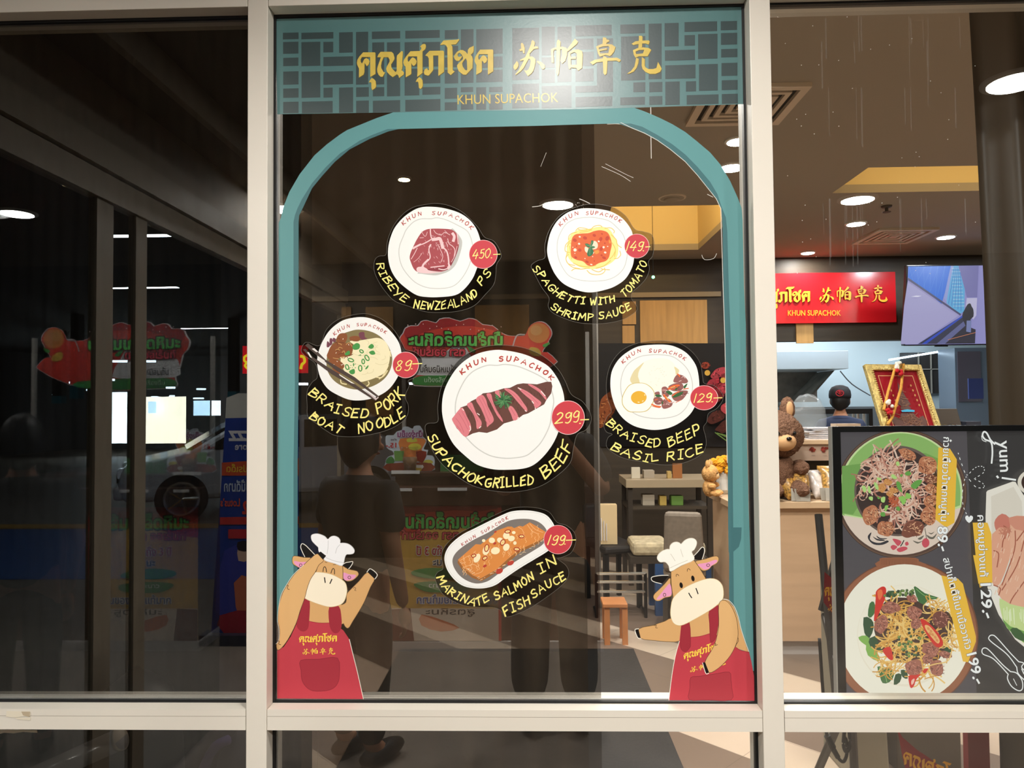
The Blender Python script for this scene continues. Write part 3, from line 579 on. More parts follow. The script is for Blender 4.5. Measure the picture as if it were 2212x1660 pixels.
# ---- spaghetti
def f_spag(A):
    Y1, Y2 = (248, 232, 150), (228, 198, 92)
    A.poly(Y1, '690,440 800,430 950,400 1060,430 1130,530 1175,640 1165,760 1105,835 1010,890 880,925 740,910 640,865 570,800 540,700 555,580 600,490', 4)
    for P in ('650,450 690,415 760,420 830,435 880,395 950,385 975,405', '1010,420 1080,415 1125,450 1120,480', '560,560 570,510 610,480 660,470', '590,570 530,620 520,700 575,720', '560,740 530,790 550,850 610,900 700,920', '600,945 640,920 720,925 820,910', '790,940 830,980 900,995 970,985 1010,950 1005,910', '960,920 1010,930 1070,935', '1090,500 1150,560 1165,620 1215,660', '1195,700 1205,750 1170,790 1130,795', '1100,600 1140,680 1130,770', '1070,800 1110,760 1140,700', '620,850 700,885 800,895 900,880', '900,915 1000,885 1080,820', '575,640 590,740 600,800', '700,470 780,460 850,440', '640,880 560,860 530,800 545,720', '540,650 575,600 600,620', '850,930 930,960 990,930', '680,430 720,445 790,440'): A.stroke(Y2, P, 9, 4)
    A.poly((222, 104, 60), '600,560 640,500 720,485 810,480 880,455 960,445 1040,470 1080,540 1095,620 1080,700 1060,780 1020,825 940,850 870,885 800,880 740,830 660,810 600,770 590,680', 5)
    for x, y, a, b in ((765, 540, 26, 20), (880, 508, 22, 17), (640, 568, 26, 20), (960, 553, 20, 26), (700, 690, 22, 20), (965, 675, 20, 26), (1040, 545, 22, 30), (1000, 785, 26, 16), (650, 780, 18, 14), (790, 835, 22, 14), (660, 640, 9, 9), (970, 755, 14, 12), (880, 825, 8, 8), (1010, 605, 10, 10), (975, 490, 12, 8)): A.ell((196, 72, 52), x, y, a, b, .4, 16)
    for x, y, a, b in ((700, 525, 14, 10), (642, 688, 20, 20), (692, 612, 14, 12), (935, 582, 12, 10), (995, 655, 14, 14), (1015, 720, 16, 12), (843, 868, 16, 8), (615, 655, 6, 6), (1045, 645, 8, 6), (765, 795, 8, 6), (640, 730, 6, 6), (860, 770, 7, 6)): A.ell((252, 232, 214), x, y, a, b, .3, 14)
    A.poly((244, 154, 74), '880,700 930,690 940,720 900,740', 3); A.poly((244, 154, 74), '1065,560 1085,590 1075,610 1060,590', 3)
    A.poly((246, 226, 200), '870,580 910,590 925,630 910,670 860,680 820,650', 4); A.poly((246, 226, 200), '765,650 800,660 830,700 880,720 850,740 800,730 765,700', 4)
    G = (60, 118, 82)
    for P in ('845,570 870,580 860,620 830,660 815,650 835,610', '765,615 800,610 840,640 825,655 790,650', '820,640 870,640 890,655 860,670 825,665', '815,665 850,670 870,700 855,750 810,768 790,740 800,700'): A.poly(G, P, 3)
    A.stroke((136, 176, 130), '855,585 828,655 825,750', 4); A.stroke((136, 176, 130), '775,622 880,655', 4)
plate_sticker('round spaghetti plate sticker with a red 149 price badge', 'S', (1130, 420), 5.7226,
 '760,130 950,125 1130,170 1270,270 1380,430 1480,460 1590,500 1620,620 1600,760 1550,830 1560,930 1520,1040 1430,1140 1350,1210 1340,1290 1410,1400 1370,1470 1200,1560 960,1600 700,1590 500,1530 360,1460 310,1380 320,1280 230,1150 130,960 100,880 180,820 270,780 270,620 330,430 450,270 600,180',
 '820,172 960,185 1100,220 1230,300 1320,410 1355,500 1370,640 1370,800 1340,920 1260,1050 1130,1140 1000,1185 860,1212 740,1205 600,1160 480,1090 390,980 330,850 300,740 300,640 330,500 380,390 450,300 560,220 690,180',
 '690,295 850,285 1000,310 1080,340 1150,400 1230,490 1270,600 1285,700 1280,800 1240,920 1150,1010 1030,1060 860,1075 700,1060 570,1010 490,910 440,800 420,680 430,560 470,460 530,370 610,320',
 (1405, 640, 150, 146), [('149', '1285,700 1370,700 1480,700', 115), ('.', '1478,700 1496,700', 20), ('-', '1515,665 1568,665', 36)],
 [('SPAGHETTI', '115,935 190,1010 245,1090 310,1170 400,1250 520,1310 620,1345 765,1355', 100), ('WITH', '835,1368 990,1358 1140,1325', 98), ('TOMATO', '1260,1275 1340,1195 1400,1120 1460,1030 1500,940 1535,845', 100), ('SHRIMP', '345,1410 440,1475 540,1515 660,1548 780,1560 870,1555', 96), ('SAUCE', '945,1540 1060,1530 1160,1500 1260,1455 1345,1410', 96)],
 [('KHUN', '465,395 540,325 610,280 685,250', 52), ('SUPACHOK', '780,255 880,250 990,265 1080,290 1140,315 1200,352', 50)], f_spag, 16, 8, 9)
# ---- boat noodle
def f_pork(A):
    A.poly((132, 118, 78), '740,290 880,310 1000,370 1090,470 1140,590 1145,690 1110,800 1040,890 930,960 800,1000 690,1005 560,970 450,900 380,800 360,690 380,570 450,430 540,350 640,310', 4)
    for P in ('530,890 540,930 600,945', '780,940 830,970 870,940 860,910', '960,860 1020,860 1060,800 1100,720', '990,880 1050,840 1090,780', '1120,550 1130,610'): A.stroke((236, 222, 170), P, 13, 4)
    A.poly((246, 236, 196), '640,430 760,420 880,400 980,390 1060,430 1110,520 1120,620 1100,720 1050,810 960,860 850,900 740,915 640,860 560,760 530,650 600,560 690,480', 4)
    rnd = random.Random(8)
    for i in range(16):
        x, y = 800+rnd.uniform(-60, 230), 560+rnd.uniform(-120, 250); r_ = rnd.uniform(40, 110)
        A.stroke((230, 218, 172), [(x+r_*math.cos(t), y+r_*.6*math.sin(t)) for t in [a*.4+i for a in range(6)]], 6, 3)
    B1, B2 = (140, 82, 46), (112, 64, 36)
    for P in ('480,400 520,340 590,335 610,370 600,420 560,470 500,470', '380,560 420,480 500,440 600,450 650,470 660,560 620,610 540,620 470,660 400,650 365,610', '640,380 700,365 760,380 750,425 690,430 640,410', '390,660 470,640 540,680 575,720 550,760 470,740 400,700', '560,480 640,460 680,480 660,590 600,600', '430,740 480,750 525,800 510,825 450,780'): A.poly(B1, P, 4)
    for i in range(16):
        x, y = 420+rnd.uniform(0, 210), 400+rnd.uniform(0, 330)
        A.stroke(B2 if i % 2 else (196, 150, 92), [(x, y), (x+rnd.uniform(10, 40), y+rnd.uniform(-25, 10)), (x+rnd.uniform(30, 70), y+rnd.uniform(-10, 30))], 8, 3)
    for i in range(10): x, y = 430+rnd.uniform(0, 200), 400+rnd.uniform(0, 320); A.ell((250, 240, 224), x, y, 9, 4, rnd.uniform(0, 3), 10)
    for P in ('365,500 370,430 395,450 400,490', '400,480 400,400 430,400 430,460', '435,430 440,390 470,400 465,440', '750,330 810,320 820,380 850,395 790,410 755,380'): A.poly((118, 66, 80), P, 3)
    G = (74, 152, 76)
    for x, y, a, b, r_ in ((780, 550, 24, 16, .6), (652, 655, 34, 18, .3), (845, 628, 36, 20, 1), (800, 672, 28, 16, 1.5), (608, 738, 30, 18, 1.3), (765, 752, 34, 20, 1.5)): A.ell(G, x, y, a, b, r_, 16, ring=13)
    for P in ('670,490 720,450 760,470 750,520 690,530', '860,500 900,460 930,490 900,520', '870,560 920,540 945,580 900,590', '580,580 630,540 640,580 600,600', '630,790 690,760 700,810 660,825', '825,755 860,715 860,740 835,765', '680,690 692,700 688,730 678,720'): A.poly(G, P, 3)
    ticks(A, G, rnd, 12, 720, 680, 120, 120, 14, 7)
    K1 = (78, 64, 58)
    A.poly(K1, '105,480 140,452 190,490 350,650 700,860 985,1085 985,1112 690,900 480,780 260,610'); A.poly(K1, '80,530 110,520 200,620 380,740 600,870 962,1132 945,1142 640,950 420,820 190,650')
    A.poly((240, 236, 230), '185,520 215,512 262,555 240,560'); A.poly((240, 236, 230), '130,562 150,560 190,630 165,620'); A.poly((240, 236, 230), '250,600 340,660 345,705 262,640'); A.poly((250, 246, 236), '510,820 700,940 660,930 520,840'); A.poly((206, 190, 190), '800,1000 960,1110 980,1090 985,1105 950,1135')
plate_sticker('boat noodle bowl sticker with chopsticks and a red 89 price badge', 'N', (640, 660), 5.5345,
 '770,100 920,120 1060,190 1180,310 1270,460 1310,530 1420,560 1500,640 1490,740 1430,850 1340,900 1350,960 1300,1090 1340,1200 1320,1330 1200,1440 1000,1520 720,1570 480,1560 360,1500 250,1420 140,1330 130,1200 130,1030 190,920 250,860 230,700 100,600 60,530 120,440 280,480 360,290 520,160',
 '770,140 900,160 1010,210 1110,290 1200,400 1245,500 1260,620 1250,740 1210,860 1120,990 1010,1070 880,1120 740,1138 620,1125 490,1070 380,1000 300,890 260,770 250,660 265,560 310,440 390,310 490,220 600,165',
 None, (1307, 713, 152, 152), [('89', '1200,785 1270,780 1370,780', 120), ('.', '1372,760 1390,760', 20), ('-', '1395,720 1500,720', 50)],
 [('BRAISED', '150,1070 250,1140 350,1205 430,1270 540,1305 660,1340 860,1345', 118), ('PORK', '985,1295 1110,1240 1200,1170 1300,1070', 145), ('BOAT', '160,1355 290,1435 400,1480 530,1545', 112), ('NOODLE', '755,1535 870,1500 960,1465 1080,1455 1180,1405 1310,1320', 130)],
 [('KHUN', '460,360 530,310 580,280 640,262', 44), ('SUPACHOK', '725,248 820,247 920,267 1000,305 1065,340', 40)], f_pork, 18, 7)
# ---- grilled beef, the largest
def f_beef(A):
    A.poly((106, 70, 62), '355,870 440,740 500,720 540,680 600,650 660,600 740,590 870,550 930,545 1000,510 1060,500 1200,510 1290,485 1340,485 1352,530 1340,600 1290,670 1270,710 1190,755 1110,800 1060,815 1000,860 940,880 870,900 800,960 700,995 620,985 560,1000 490,1035 400,950')
    rnd = random.Random(3)
    for i in range(70):
        t = rnd.random(); x = 480+t*830; y = 880-t*330+rnd.uniform(-90, 90)
        A.stroke((86, 54, 48), [(x, y), (x+rnd.uniform(-8, 8), y+16), (x+rnd.uniform(-20, 20), y+38)], 4, 0)
    PK = (222, 130, 138)
    SL = ('355,870 370,830 440,745 470,760 500,830 535,900 540,960 490,1035 420,970', '500,715 545,690 570,740 600,810 645,880 640,930 600,955 590,880 560,800', '590,660 650,615 690,660 710,730 760,830 765,880 720,920 700,935 690,870 640,750', '695,610 740,605 760,680 800,770 850,850 855,885 800,820 740,700', '870,555 930,560 1000,610 1060,690 1100,750 1090,780 1000,680 940,610', '910,740 950,730 1000,800 1010,850 965,870 940,810', '1010,545 1100,580 1180,640 1240,690 1220,730 1180,745 1150,680 1070,610', '1110,515 1150,515 1240,570 1290,640 1285,665 1220,590', '780,580 830,575 850,640 800,640')
    for P in SL: A.poly(PK, P, 3)
    for P in ('390,850 430,900 470,990', '420,800 470,880 510,960', '450,780 500,870 525,940', '400,920 440,970', '620,650 660,720 690,800 730,890', '650,640 690,720 740,830', '530,720 570,800 610,880', '715,630 760,710 820,810', '900,565 970,615 1050,700', '1040,565 1130,625 1210,700', '940,750 980,820', '680,860 710,910', '1150,530 1230,590'): A.stroke((200, 104, 116), P, 5, 4)
    for P in ('530,925 538,960 525,975', '455,755 468,770', '605,800 625,815', '1080,770 1092,780', '640,930 625,945', '1010,545 1040,560', '1240,580 1280,625', '1150,680 1165,700', '1180,745 1184,758', '1005,850 1015,840'): A.stroke((250, 226, 222), P, 9, 3)
    for i in range(120):
        a = rnd.uniform(0, 6.283); r0 = rnd.uniform(0, 60); r1 = r0+rnd.uniform(25, 55); c = [(70, 122, 76), (96, 150, 96), (46, 92, 58)][i % 3]
        A.stroke(c, [(862+r0*math.cos(a)*1.05, 670+r0*.9*math.sin(a)), (862+r1*math.cos(a+.15)*1.05, 670+r1*.88*math.sin(a+.15))], 7, 0)
plate_sticker('largest round grilled beef plate sticker with a red 299 price badge', 'G', (900, 720), 4.61,
 '700,130 880,120 1080,150 1260,230 1400,350 1480,480 1540,610 1660,690 1740,840 1690,960 1600,1010 1560,1150 1530,1290 1400,1420 1220,1530 1000,1580 780,1575 560,1520 380,1410 240,1290 140,1130 85,960 110,900 210,880 210,720 260,500 400,290 550,180',
 '760,170 880,172 1050,205 1190,260 1310,330 1390,430 1440,530 1470,650 1465,800 1430,930 1370,1080 1280,1210 1170,1310 1060,1350 900,1362 750,1355 600,1310 480,1220 370,1110 300,980 260,840 252,720 270,590 320,470 400,350 500,260 620,200',
 '700,322 800,322 880,312 1000,330 1120,375 1240,435 1310,490 1350,590 1365,690 1345,800 1330,900 1290,1000 1230,1100 1150,1180 1080,1225 960,1245 850,1245 730,1220 620,1160 530,1080 440,970 395,860 385,740 400,640 440,540 500,440 580,370',
 (1508, 842, 161, 165), [('299', '1390,900 1500,895 1625,880', 105), ('.', '1618,900 1636,900', 20), ('-', '1635,880 1712,880', 40)],
 [('SUPACHOK', '110,1040 145,1110 190,1195 260,1270 340,1345 430,1415 530,1480 650,1510', 100), ('GRILLED', '685,1530 800,1540 900,1530 1050,1518 1170,1505', 105), ('BEEF', '1285,1445 1390,1365 1475,1270 1560,1115', 125)],
 [('KHUN', '455,412 540,345 610,310 695,280', 52), ('SUPACHOK', '825,280 920,280 1020,295 1120,335 1220,380 1280,415 1340,470', 54)], f_beef, 16, 11, 11)
# ---- basil rice
def f_basil(A):
    A.poly((252, 249, 234), '720,300 840,310 920,370 960,470 940,600 840,690 700,690 580,650 500,580 490,470 530,370 610,320', 4)
    A.poly((226, 214, 168), '562,348 500,395 440,450 400,530 395,570 430,610 510,600 488,520 505,440', 2); A.poly((226, 214, 168), '920,400 978,440 968,480 940,500 935,450', 2)
    rnd = random.Random(6)
    for i in range(30): A.ell((234, 230, 214), 620+rnd.uniform(0, 230), 400+rnd.uniform(0, 230), 7, 4, rnd.uniform(0, 3), 8)
    A.poly((206, 188, 110), '500,594 572,601 644,646 685,710 686,780 656,862 604,924 542,944 450,945 378,940 316,884 294,820 306,740 366,636 428,600', 4)
    A.poly((255, 252, 242), '500,600 570,607 638,652 677,712 678,780 648,857 598,917 540,937 450,938 382,932 323,878 302,818 314,742 372,642 432,607', 4)
    A.ell((232, 178, 60), 497, 770, 94, 78, -.1); A.ell((255, 244, 210), 495, 826, 14, 5, .1, 10); A.ell((255, 244, 210), 545, 812, 12, 5, -.5, 10); A.ell((255, 244, 210), 570, 740, 5, 12, 0, 10)
    BR = (150, 98, 94)
    for P in ('910,580 950,500 1030,510 1085,570 1060,600 980,595', '850,640 930,600 1010,600 1030,650 990,690 900,690', '770,660 820,640 860,690 850,760 790,760', '890,740 990,690 1080,690 1070,730 1010,800 930,810', '780,800 850,780 900,830 880,880 800,905 770,870', '670,790 720,760 780,790 760,850 700,850', '690,710 740,700 745,740 700,740'): A.poly(BR, P, 4)
    for i in range(34):
        x, y = rnd.choice([(990, 550), (940, 650), (1000, 740), (830, 830), (720, 810), (810, 700)]); x += rnd.uniform(-50, 50); y += rnd.uniform(-30, 30)
        A.stroke([(206, 160, 156), (104, 62, 62), (240, 214, 210)][i % 3], [(x, y), (x+rnd.uniform(8, 24), y+rnd.uniform(-14, 14)), (x+rnd.uniform(20, 46), y+rnd.uniform(-10, 10))], 6, 3)
    for P in ('690,740 740,735 775,755 720,765', '820,700 860,690 900,720 870,740', '900,760 960,720 1030,700 1000,740 930,770', '770,830 790,810 780,860', '1030,640 1080,600 1050,660', '930,640 960,650 940,690'): A.poly((58, 104, 62), P, 3)
    OR = (236, 112, 62)
    for P, w_ in (('850,665 920,630 980,625', 20), ('850,670 900,670 960,640', 10), ('800,740 820,770 850,800 870,820', 22), ('960,490 975,500 985,520', 16), ('900,750 950,710 980,700', 12), ('650,850 700,870 760,880', 14), ('660,870 710,885 750,890', 8), ('1030,670 1090,660', 10), ('690,800 720,790', 10), ('940,830 1000,800', 6)): A.stroke(OR, P, w_, 3)
    for P, w_ in (('880,655 930,640', 8), ('825,760 850,795', 9)): A.stroke((246, 206, 120), P, w_, 3)
plate_sticker('fried egg and basil beef rice plate sticker with a red 129 price badge', 'B', (1290, 720), 5.532,
 '650,95 840,95 1000,130 1140,230 1230,360 1260,520 1280,600 1400,630 1490,720 1500,800 1430,900 1330,960 1310,1060 1270,1130 1300,1260 1290,1380 1200,1480 1000,1560 780,1575 560,1540 330,1500 190,1430 110,1350 130,1250 180,1210 110,1180 80,1100 120,1000 170,930 120,760 110,580 160,380 280,220 450,130',
 '640,140 830,140 950,170 1070,240 1160,350 1200,450 1220,600 1215,740 1180,850 1110,970 990,1070 850,1135 690,1158 540,1140 420,1100 310,1020 230,910 180,770 158,640 165,500 200,400 270,300 370,220 490,160',
 '620,262 740,258 880,275 980,330 1070,420 1120,520 1140,640 1120,760 1070,880 980,970 860,1010 720,1022 590,1010 470,975 370,900 310,800 283,680 285,560 320,440 390,350 500,285',
 (1277, 773, 163, 143), [('129', '1165,830 1260,825 1365,820', 100), ('.', '1365,822 1383,822', 20), ('-', '1395,790 1490,790', 36)],
 [('BRAISED', '110,1095 210,1175 300,1240 400,1285 520,1320 640,1365 760,1345', 108), ('BEEP', '870,1360 990,1305 1100,1265 1240,1195', 130), ('BASIL', '165,1395 290,1450 400,1500 520,1515 600,1540 735,1520', 112), ('RICE', '845,1530 950,1510 1080,1490 1275,1420', 122)],
 [('KHUN', '312,365 390,300 450,255 525,222', 46), ('SUPACHOK', '620,230 720,235 850,245 930,265 990,290 1045,328', 46)], f_basil, 16, 8, 10)
# ---- salmon
def f_salmon(A):
    A.poly((128, 120, 114), '1250,245 1380,260 1480,310 1545,390 1550,480 1500,570 1400,640 1200,760 1010,880 890,980 780,1050 650,1075 530,1040 430,970 360,870 340,780 370,700 450,620 600,520 800,420 980,310 1100,260', 4)
    A.poly((222, 142, 74), '410,770 640,570 700,575 860,450 900,400 1050,345 1100,345 1130,365 1200,335 1240,345 1330,290 1400,330 1530,410 1530,470 1480,510 1300,600 1200,640 1050,760 900,900 700,1010 600,970 480,870')
    A.poly((160, 104, 56), '410,775 480,872 600,972 700,1012 900,902 1050,762 1200,642 1480,512 1525,475 1535,500 1400,580 1210,672 1070,790 910,930 710,1045 590,1000 470,905 405,810')
    rnd = random.Random(5); LN = (246, 196, 140)
    for i in range(54):
        t = rnd.random(); x = 480+t*980; y = 820-t*400+rnd.uniform(-110, 110)
        if y < 560-(x-640)*.36+50 or y > 1000-(x-600)*.52: continue
        A.stroke(LN, [(x, y), (x-12, y+22), (x+6, y+44), (x-6, y+66)], 5, 4)
    for P in ('440,780 560,720 600,800 560,850', '480,870 600,830 660,860', '1180,350 1230,380 1250,420', '1300,320 1360,400 1440,440', '1330,310 1400,380 1500,420', '620,960 720,920 740,840'): A.stroke(LN, P, 6, 4)
    CRM_ = (252, 238, 196)
    for x, y, a, b, r_ in ((655, 750, 38, 62, .5), (770, 650, 42, 62, .3), (845, 522, 40, 36, 0), (890, 655, 58, 46, -.2), (950, 520, 40, 34, .4), (1030, 462, 42, 44, .2), (1095, 498, 44, 36, -.3), (1030, 610, 40, 48, .5), (1140, 556, 22, 24, 0), (1125, 422, 24, 20, 0), (740, 525, 22, 20, 0)): A.ell(CRM_, x, y, a, b, r_, 22)
    for x, y, a, b, r_ in ((1048, 408, 42, 26, -.2), (1225, 470, 40, 24, 0), (985, 548, 34, 44, .5), (778, 620, 32, 52, .2), (612, 718, 36, 24, -.3), (755, 750, 38, 26, -.5), (1165, 635, 42, 26, .1)):
        A.ell((172, 58, 44), x, y, a, b, r_, 22); A.ell((246, 218, 150), x, y, a-12, b-11, r_, 16); A.ell((200, 110, 70), x, y, 6, 4, r_, 8)
    for x, y, a, b in ((882, 560, 22, 14), (755, 850, 26, 16), (940, 915, 50, 34), (1085, 810, 46, 30), (890, 412, 18, 10)): A.ell((188, 70, 58), x, y, a, b, -.5, 16)
    for i in range(40):
        t = rnd.random(); x, y = (430+t*270, 800+t*240) if rnd.random() < .4 else (700+t*800, 1030-t*520)
        A.stroke((250, 222, 180), [(x, y), (x+rnd.uniform(14, 34), y-rnd.uniform(-10, 18))], 5, 0)
plate_sticker('long oval salmon dish sticker with a red 199 price badge', 'F', (920, 1080), 5.93,
 '1230,95 1420,105 1580,160 1680,290 1800,330 1900,420 1920,540 1860,680 1740,740 1690,760 1800,850 1830,960 1760,1080 1560,1240 1330,1390 1130,1480 1020,1500 960,1420 860,1380 700,1380 500,1360 330,1290 200,1190 120,1020 150,930 220,880 200,720 250,590 400,450 640,320 900,190 1080,115',
 '1250,137 1400,150 1530,190 1610,270 1660,370 1670,470 1640,570 1560,660 1400,760 1200,880 1010,1010 900,1090 780,1130 640,1138 490,1110 380,1040 290,930 245,820 240,720 280,620 360,530 480,440 620,370 800,280 980,195 1100,150',
 '1250,155 1400,168 1520,206 1595,282 1640,375 1650,470 1622,560 1545,645 1390,742 1190,862 1000,992 890,1072 775,1112 645,1120 500,1093 393,1026 306,920 262,815 258,725 296,630 374,543 490,456 628,387 806,298 985,213 1103,168',
 (1692, 512, 179, 181), [('199', '1570,578 1670,580 1775,582', 120), ('.', '1772,570 1790,570', 20), ('-', '1800,540 1915,540', 50)],
 [('MARINATE', '140,1010 240,1170 340,1245 470,1310 580,1350 660,1362 815,1290', 112), ('SALMON', '905,1285 1010,1235 1130,1185 1250,1110 1390,1015', 112), ('IN', '1475,945 1570,890 1680,815', 132), ('FISH', '1025,1490 1140,1430 1240,1385 1345,1330', 132), ('SAUCE', '1385,1262 1490,1192 1590,1122 1690,1082 1800,1012', 118)],
 [('KHUN', '470,592 560,532 640,482', 44), ('SUPACHOK', '718,440 800,395 900,340 1000,275 1055,248', 44)], f_salmon, 19, 7, 4)
# ---- chef cow stickers
TAN, TANL, CRE, HOOF, PINK, APR, APD, LNE = (222, 174, 116), (228, 182, 124), (255, 243, 218), (28, 24, 22), (238, 160, 200), (196, 68, 80), (164, 52, 64), (96, 72, 48)
EDGE = (240, 236, 224)
def cow(label, O, sc, parts, u, v):
    rt = sroot('cow_sticker', label, 'sticker', u, v); A = Art(O, sc, Y=-.0011)
    for nm, sub, items in parts:
        A.part(nm, sub)
        for it in items:
            if it[0] == 'p': A.poly(it[1], it[2], it[3] if len(it) > 3 else 3)
            elif it[0] == 'o': A.poly(it[1], it[2], 3); A.stroke(LNE if len(it) < 4 else it[3], it[2], 4, 3, True)
            elif it[0] == 's': A.stroke(it[1], it[2], it[3], 4)
            elif it[0] == 'e': A.ell(it[1], *it[2])
            elif it[0] == 'l': logo(A, ink((250, 214, 84)), it[1], it[2])
    A.build(rt)
tb = (771, 84, 1066, 195); hb = (1109, 77, 1428, 165)
armL = '420,305 470,360 430,400 400,460 360,520 330,600 310,680 270,790 235,900 170,1030 110,1110 75,1125 68,1075 90,1040 95,950 80,880 85,780 95,720 120,640 165,560 220,480 300,400 370,335'
armR = '845,462 905,515 870,590 820,710 770,800 720,880 680,940 640,900 610,760 660,720 668,650 700,610 770,540'
hatL = '365,150 390,135 430,135 480,155 505,180 530,160 560,152 595,165 612,190 612,212 640,212 680,220 715,245 733,275 725,300 695,308 665,310 650,340 630,405 560,385 480,360 470,320 430,285 425,250 400,225 370,190'
cow('smiling chef cow sticker in the bottom left corner raising one arm to its head', (580, 1120), 3.952, [
 ('body_print', None, [('o', TAN, armR), ('p', TAN, '340,690 520,720 620,720 640,900 520,940 340,920', 0), ('p', HOOF, '845,460 870,435 925,480 905,518', 0), ('s', EDGE, '840,462 870,432 928,480 908,520', 6), ('s', LNE, '725,600 735,590 745,600 735,615 748,618', 4)]),
 ('apron_print', None, [('p', APR, '345,880 430,895 520,895 600,930 640,960 690,1035 720,1160 760,1320 810,1545 75,1540 75,1130 130,1100 190,1010 245,890 300,880', 0), ('s', APD, '345,880 430,895 520,895', 5), ('o', APD, '305,690 350,705 345,880 335,940 305,965 265,955 240,905 270,810', APD), ('o', APD, '520,760 600,755 622,860 620,930 600,970 570,982 540,960 520,895', APD), ('s', EDGE, '690,1035 720,1160 760,1320 810,1545', 5)]),
 ('apron_pocket', 'apron_print', [('o', (170, 56, 68), '275,1215 430,1205 590,1195 605,1340 590,1410 550,1455 480,1475 380,1475 320,1440 285,1380 278,1300', (140, 44, 56))]),
 ('apron_lettering', 'apron_print', [('l', THAI, aff(*tb, 260, 980, 585, 1090)), ('l', HAN, aff(*hb, 290, 1105, 570, 1168))]),
 ('head_print', None, [('p', HOOF, '275,250 280,225 292,218 320,235 350,265 395,312 360,325 310,330 290,290'), ('s', EDGE, '310,330 290,290 275,250 280,225 292,218 320,235 350,265 395,312', 6), ('p', HOOF, '635,395 660,380 690,375 715,370 718,385 700,415 685,432'), ('s', EDGE, '635,395 660,380 690,375 715,370 718,385 700,415 685,432', 6),
  ('o', TAN, '205,335 230,322 300,335 365,340 350,380 310,410 270,425 235,410 205,385'), ('p', PINK, '220,365 270,375 330,375 310,405 275,425 240,405 222,388'), ('o', TAN, '625,410 680,435 750,450 768,470 765,490 735,520 700,538 660,535 635,500'), ('p', PINK, '640,465 690,480 745,485 730,515 690,530 655,530 640,510'), ('e', LNE, (275, 402, 12, 12, 0, 12, 5)), ('e', LNE, (690, 506, 12, 12, 0, 12, 5)),
  ('p', TAN, '470,340 630,400 640,520 600,530 520,500 430,485 400,480 430,390', 0), ('s', LNE, '632,405 636,460 635,520', 5), ('o', CRE, '380,470 440,462 530,478 600,510 650,545 668,590 668,640 650,700 620,735 560,755 500,755 400,725 320,690 305,670 320,620 345,540', (226, 200, 150)),
  ('s', HOOF, '465,458 470,425 480,415 490,428 495,460', 6), ('s', HOOF, '533,470 545,437 555,430 563,445 563,478', 6), ('s', HOOF, '478,508 484,550', 9), ('s', HOOF, '541,522 525,558', 9), ('s', LNE, '482,372 492,378 500,376', 4), ('s', LNE, '552,398 565,396 575,396', 4)]),
 ('chef_hat', None, [('o', (248, 248, 250), hatL, (214, 214, 216)), ('s', (206, 206, 208), '510,190 508,250 500,305', 4), ('s', (206, 206, 208), '612,225 585,255 572,300', 4), ('s', (206, 206, 208), '486,335 560,365 640,380', 4)]),
 ('raised_arm', None, [('o', TANL, armL), ('p', HOOF, '420,305 445,285 492,322 465,355', 0), ('s', EDGE, '195,345 180,520 110,640 90,760 82,900', 0), ('s', EDGE, '300,400 215,480 160,560 110,650 90,740 82,800 78,880 90,950 88,1040 64,1075', 4), ('s', LNE, '155,575 168,575 160,600 178,610', 5), ('s', LNE, '80,1050 92,1050 88,1075 105,1080', 5)])], 690, 1508)
R180 = lambda f: f
thR = aff(*tb, 500, 1130, 815, 1235, -.27); haR = aff(*hb, 555, 1265, 860, 1322, -.22)
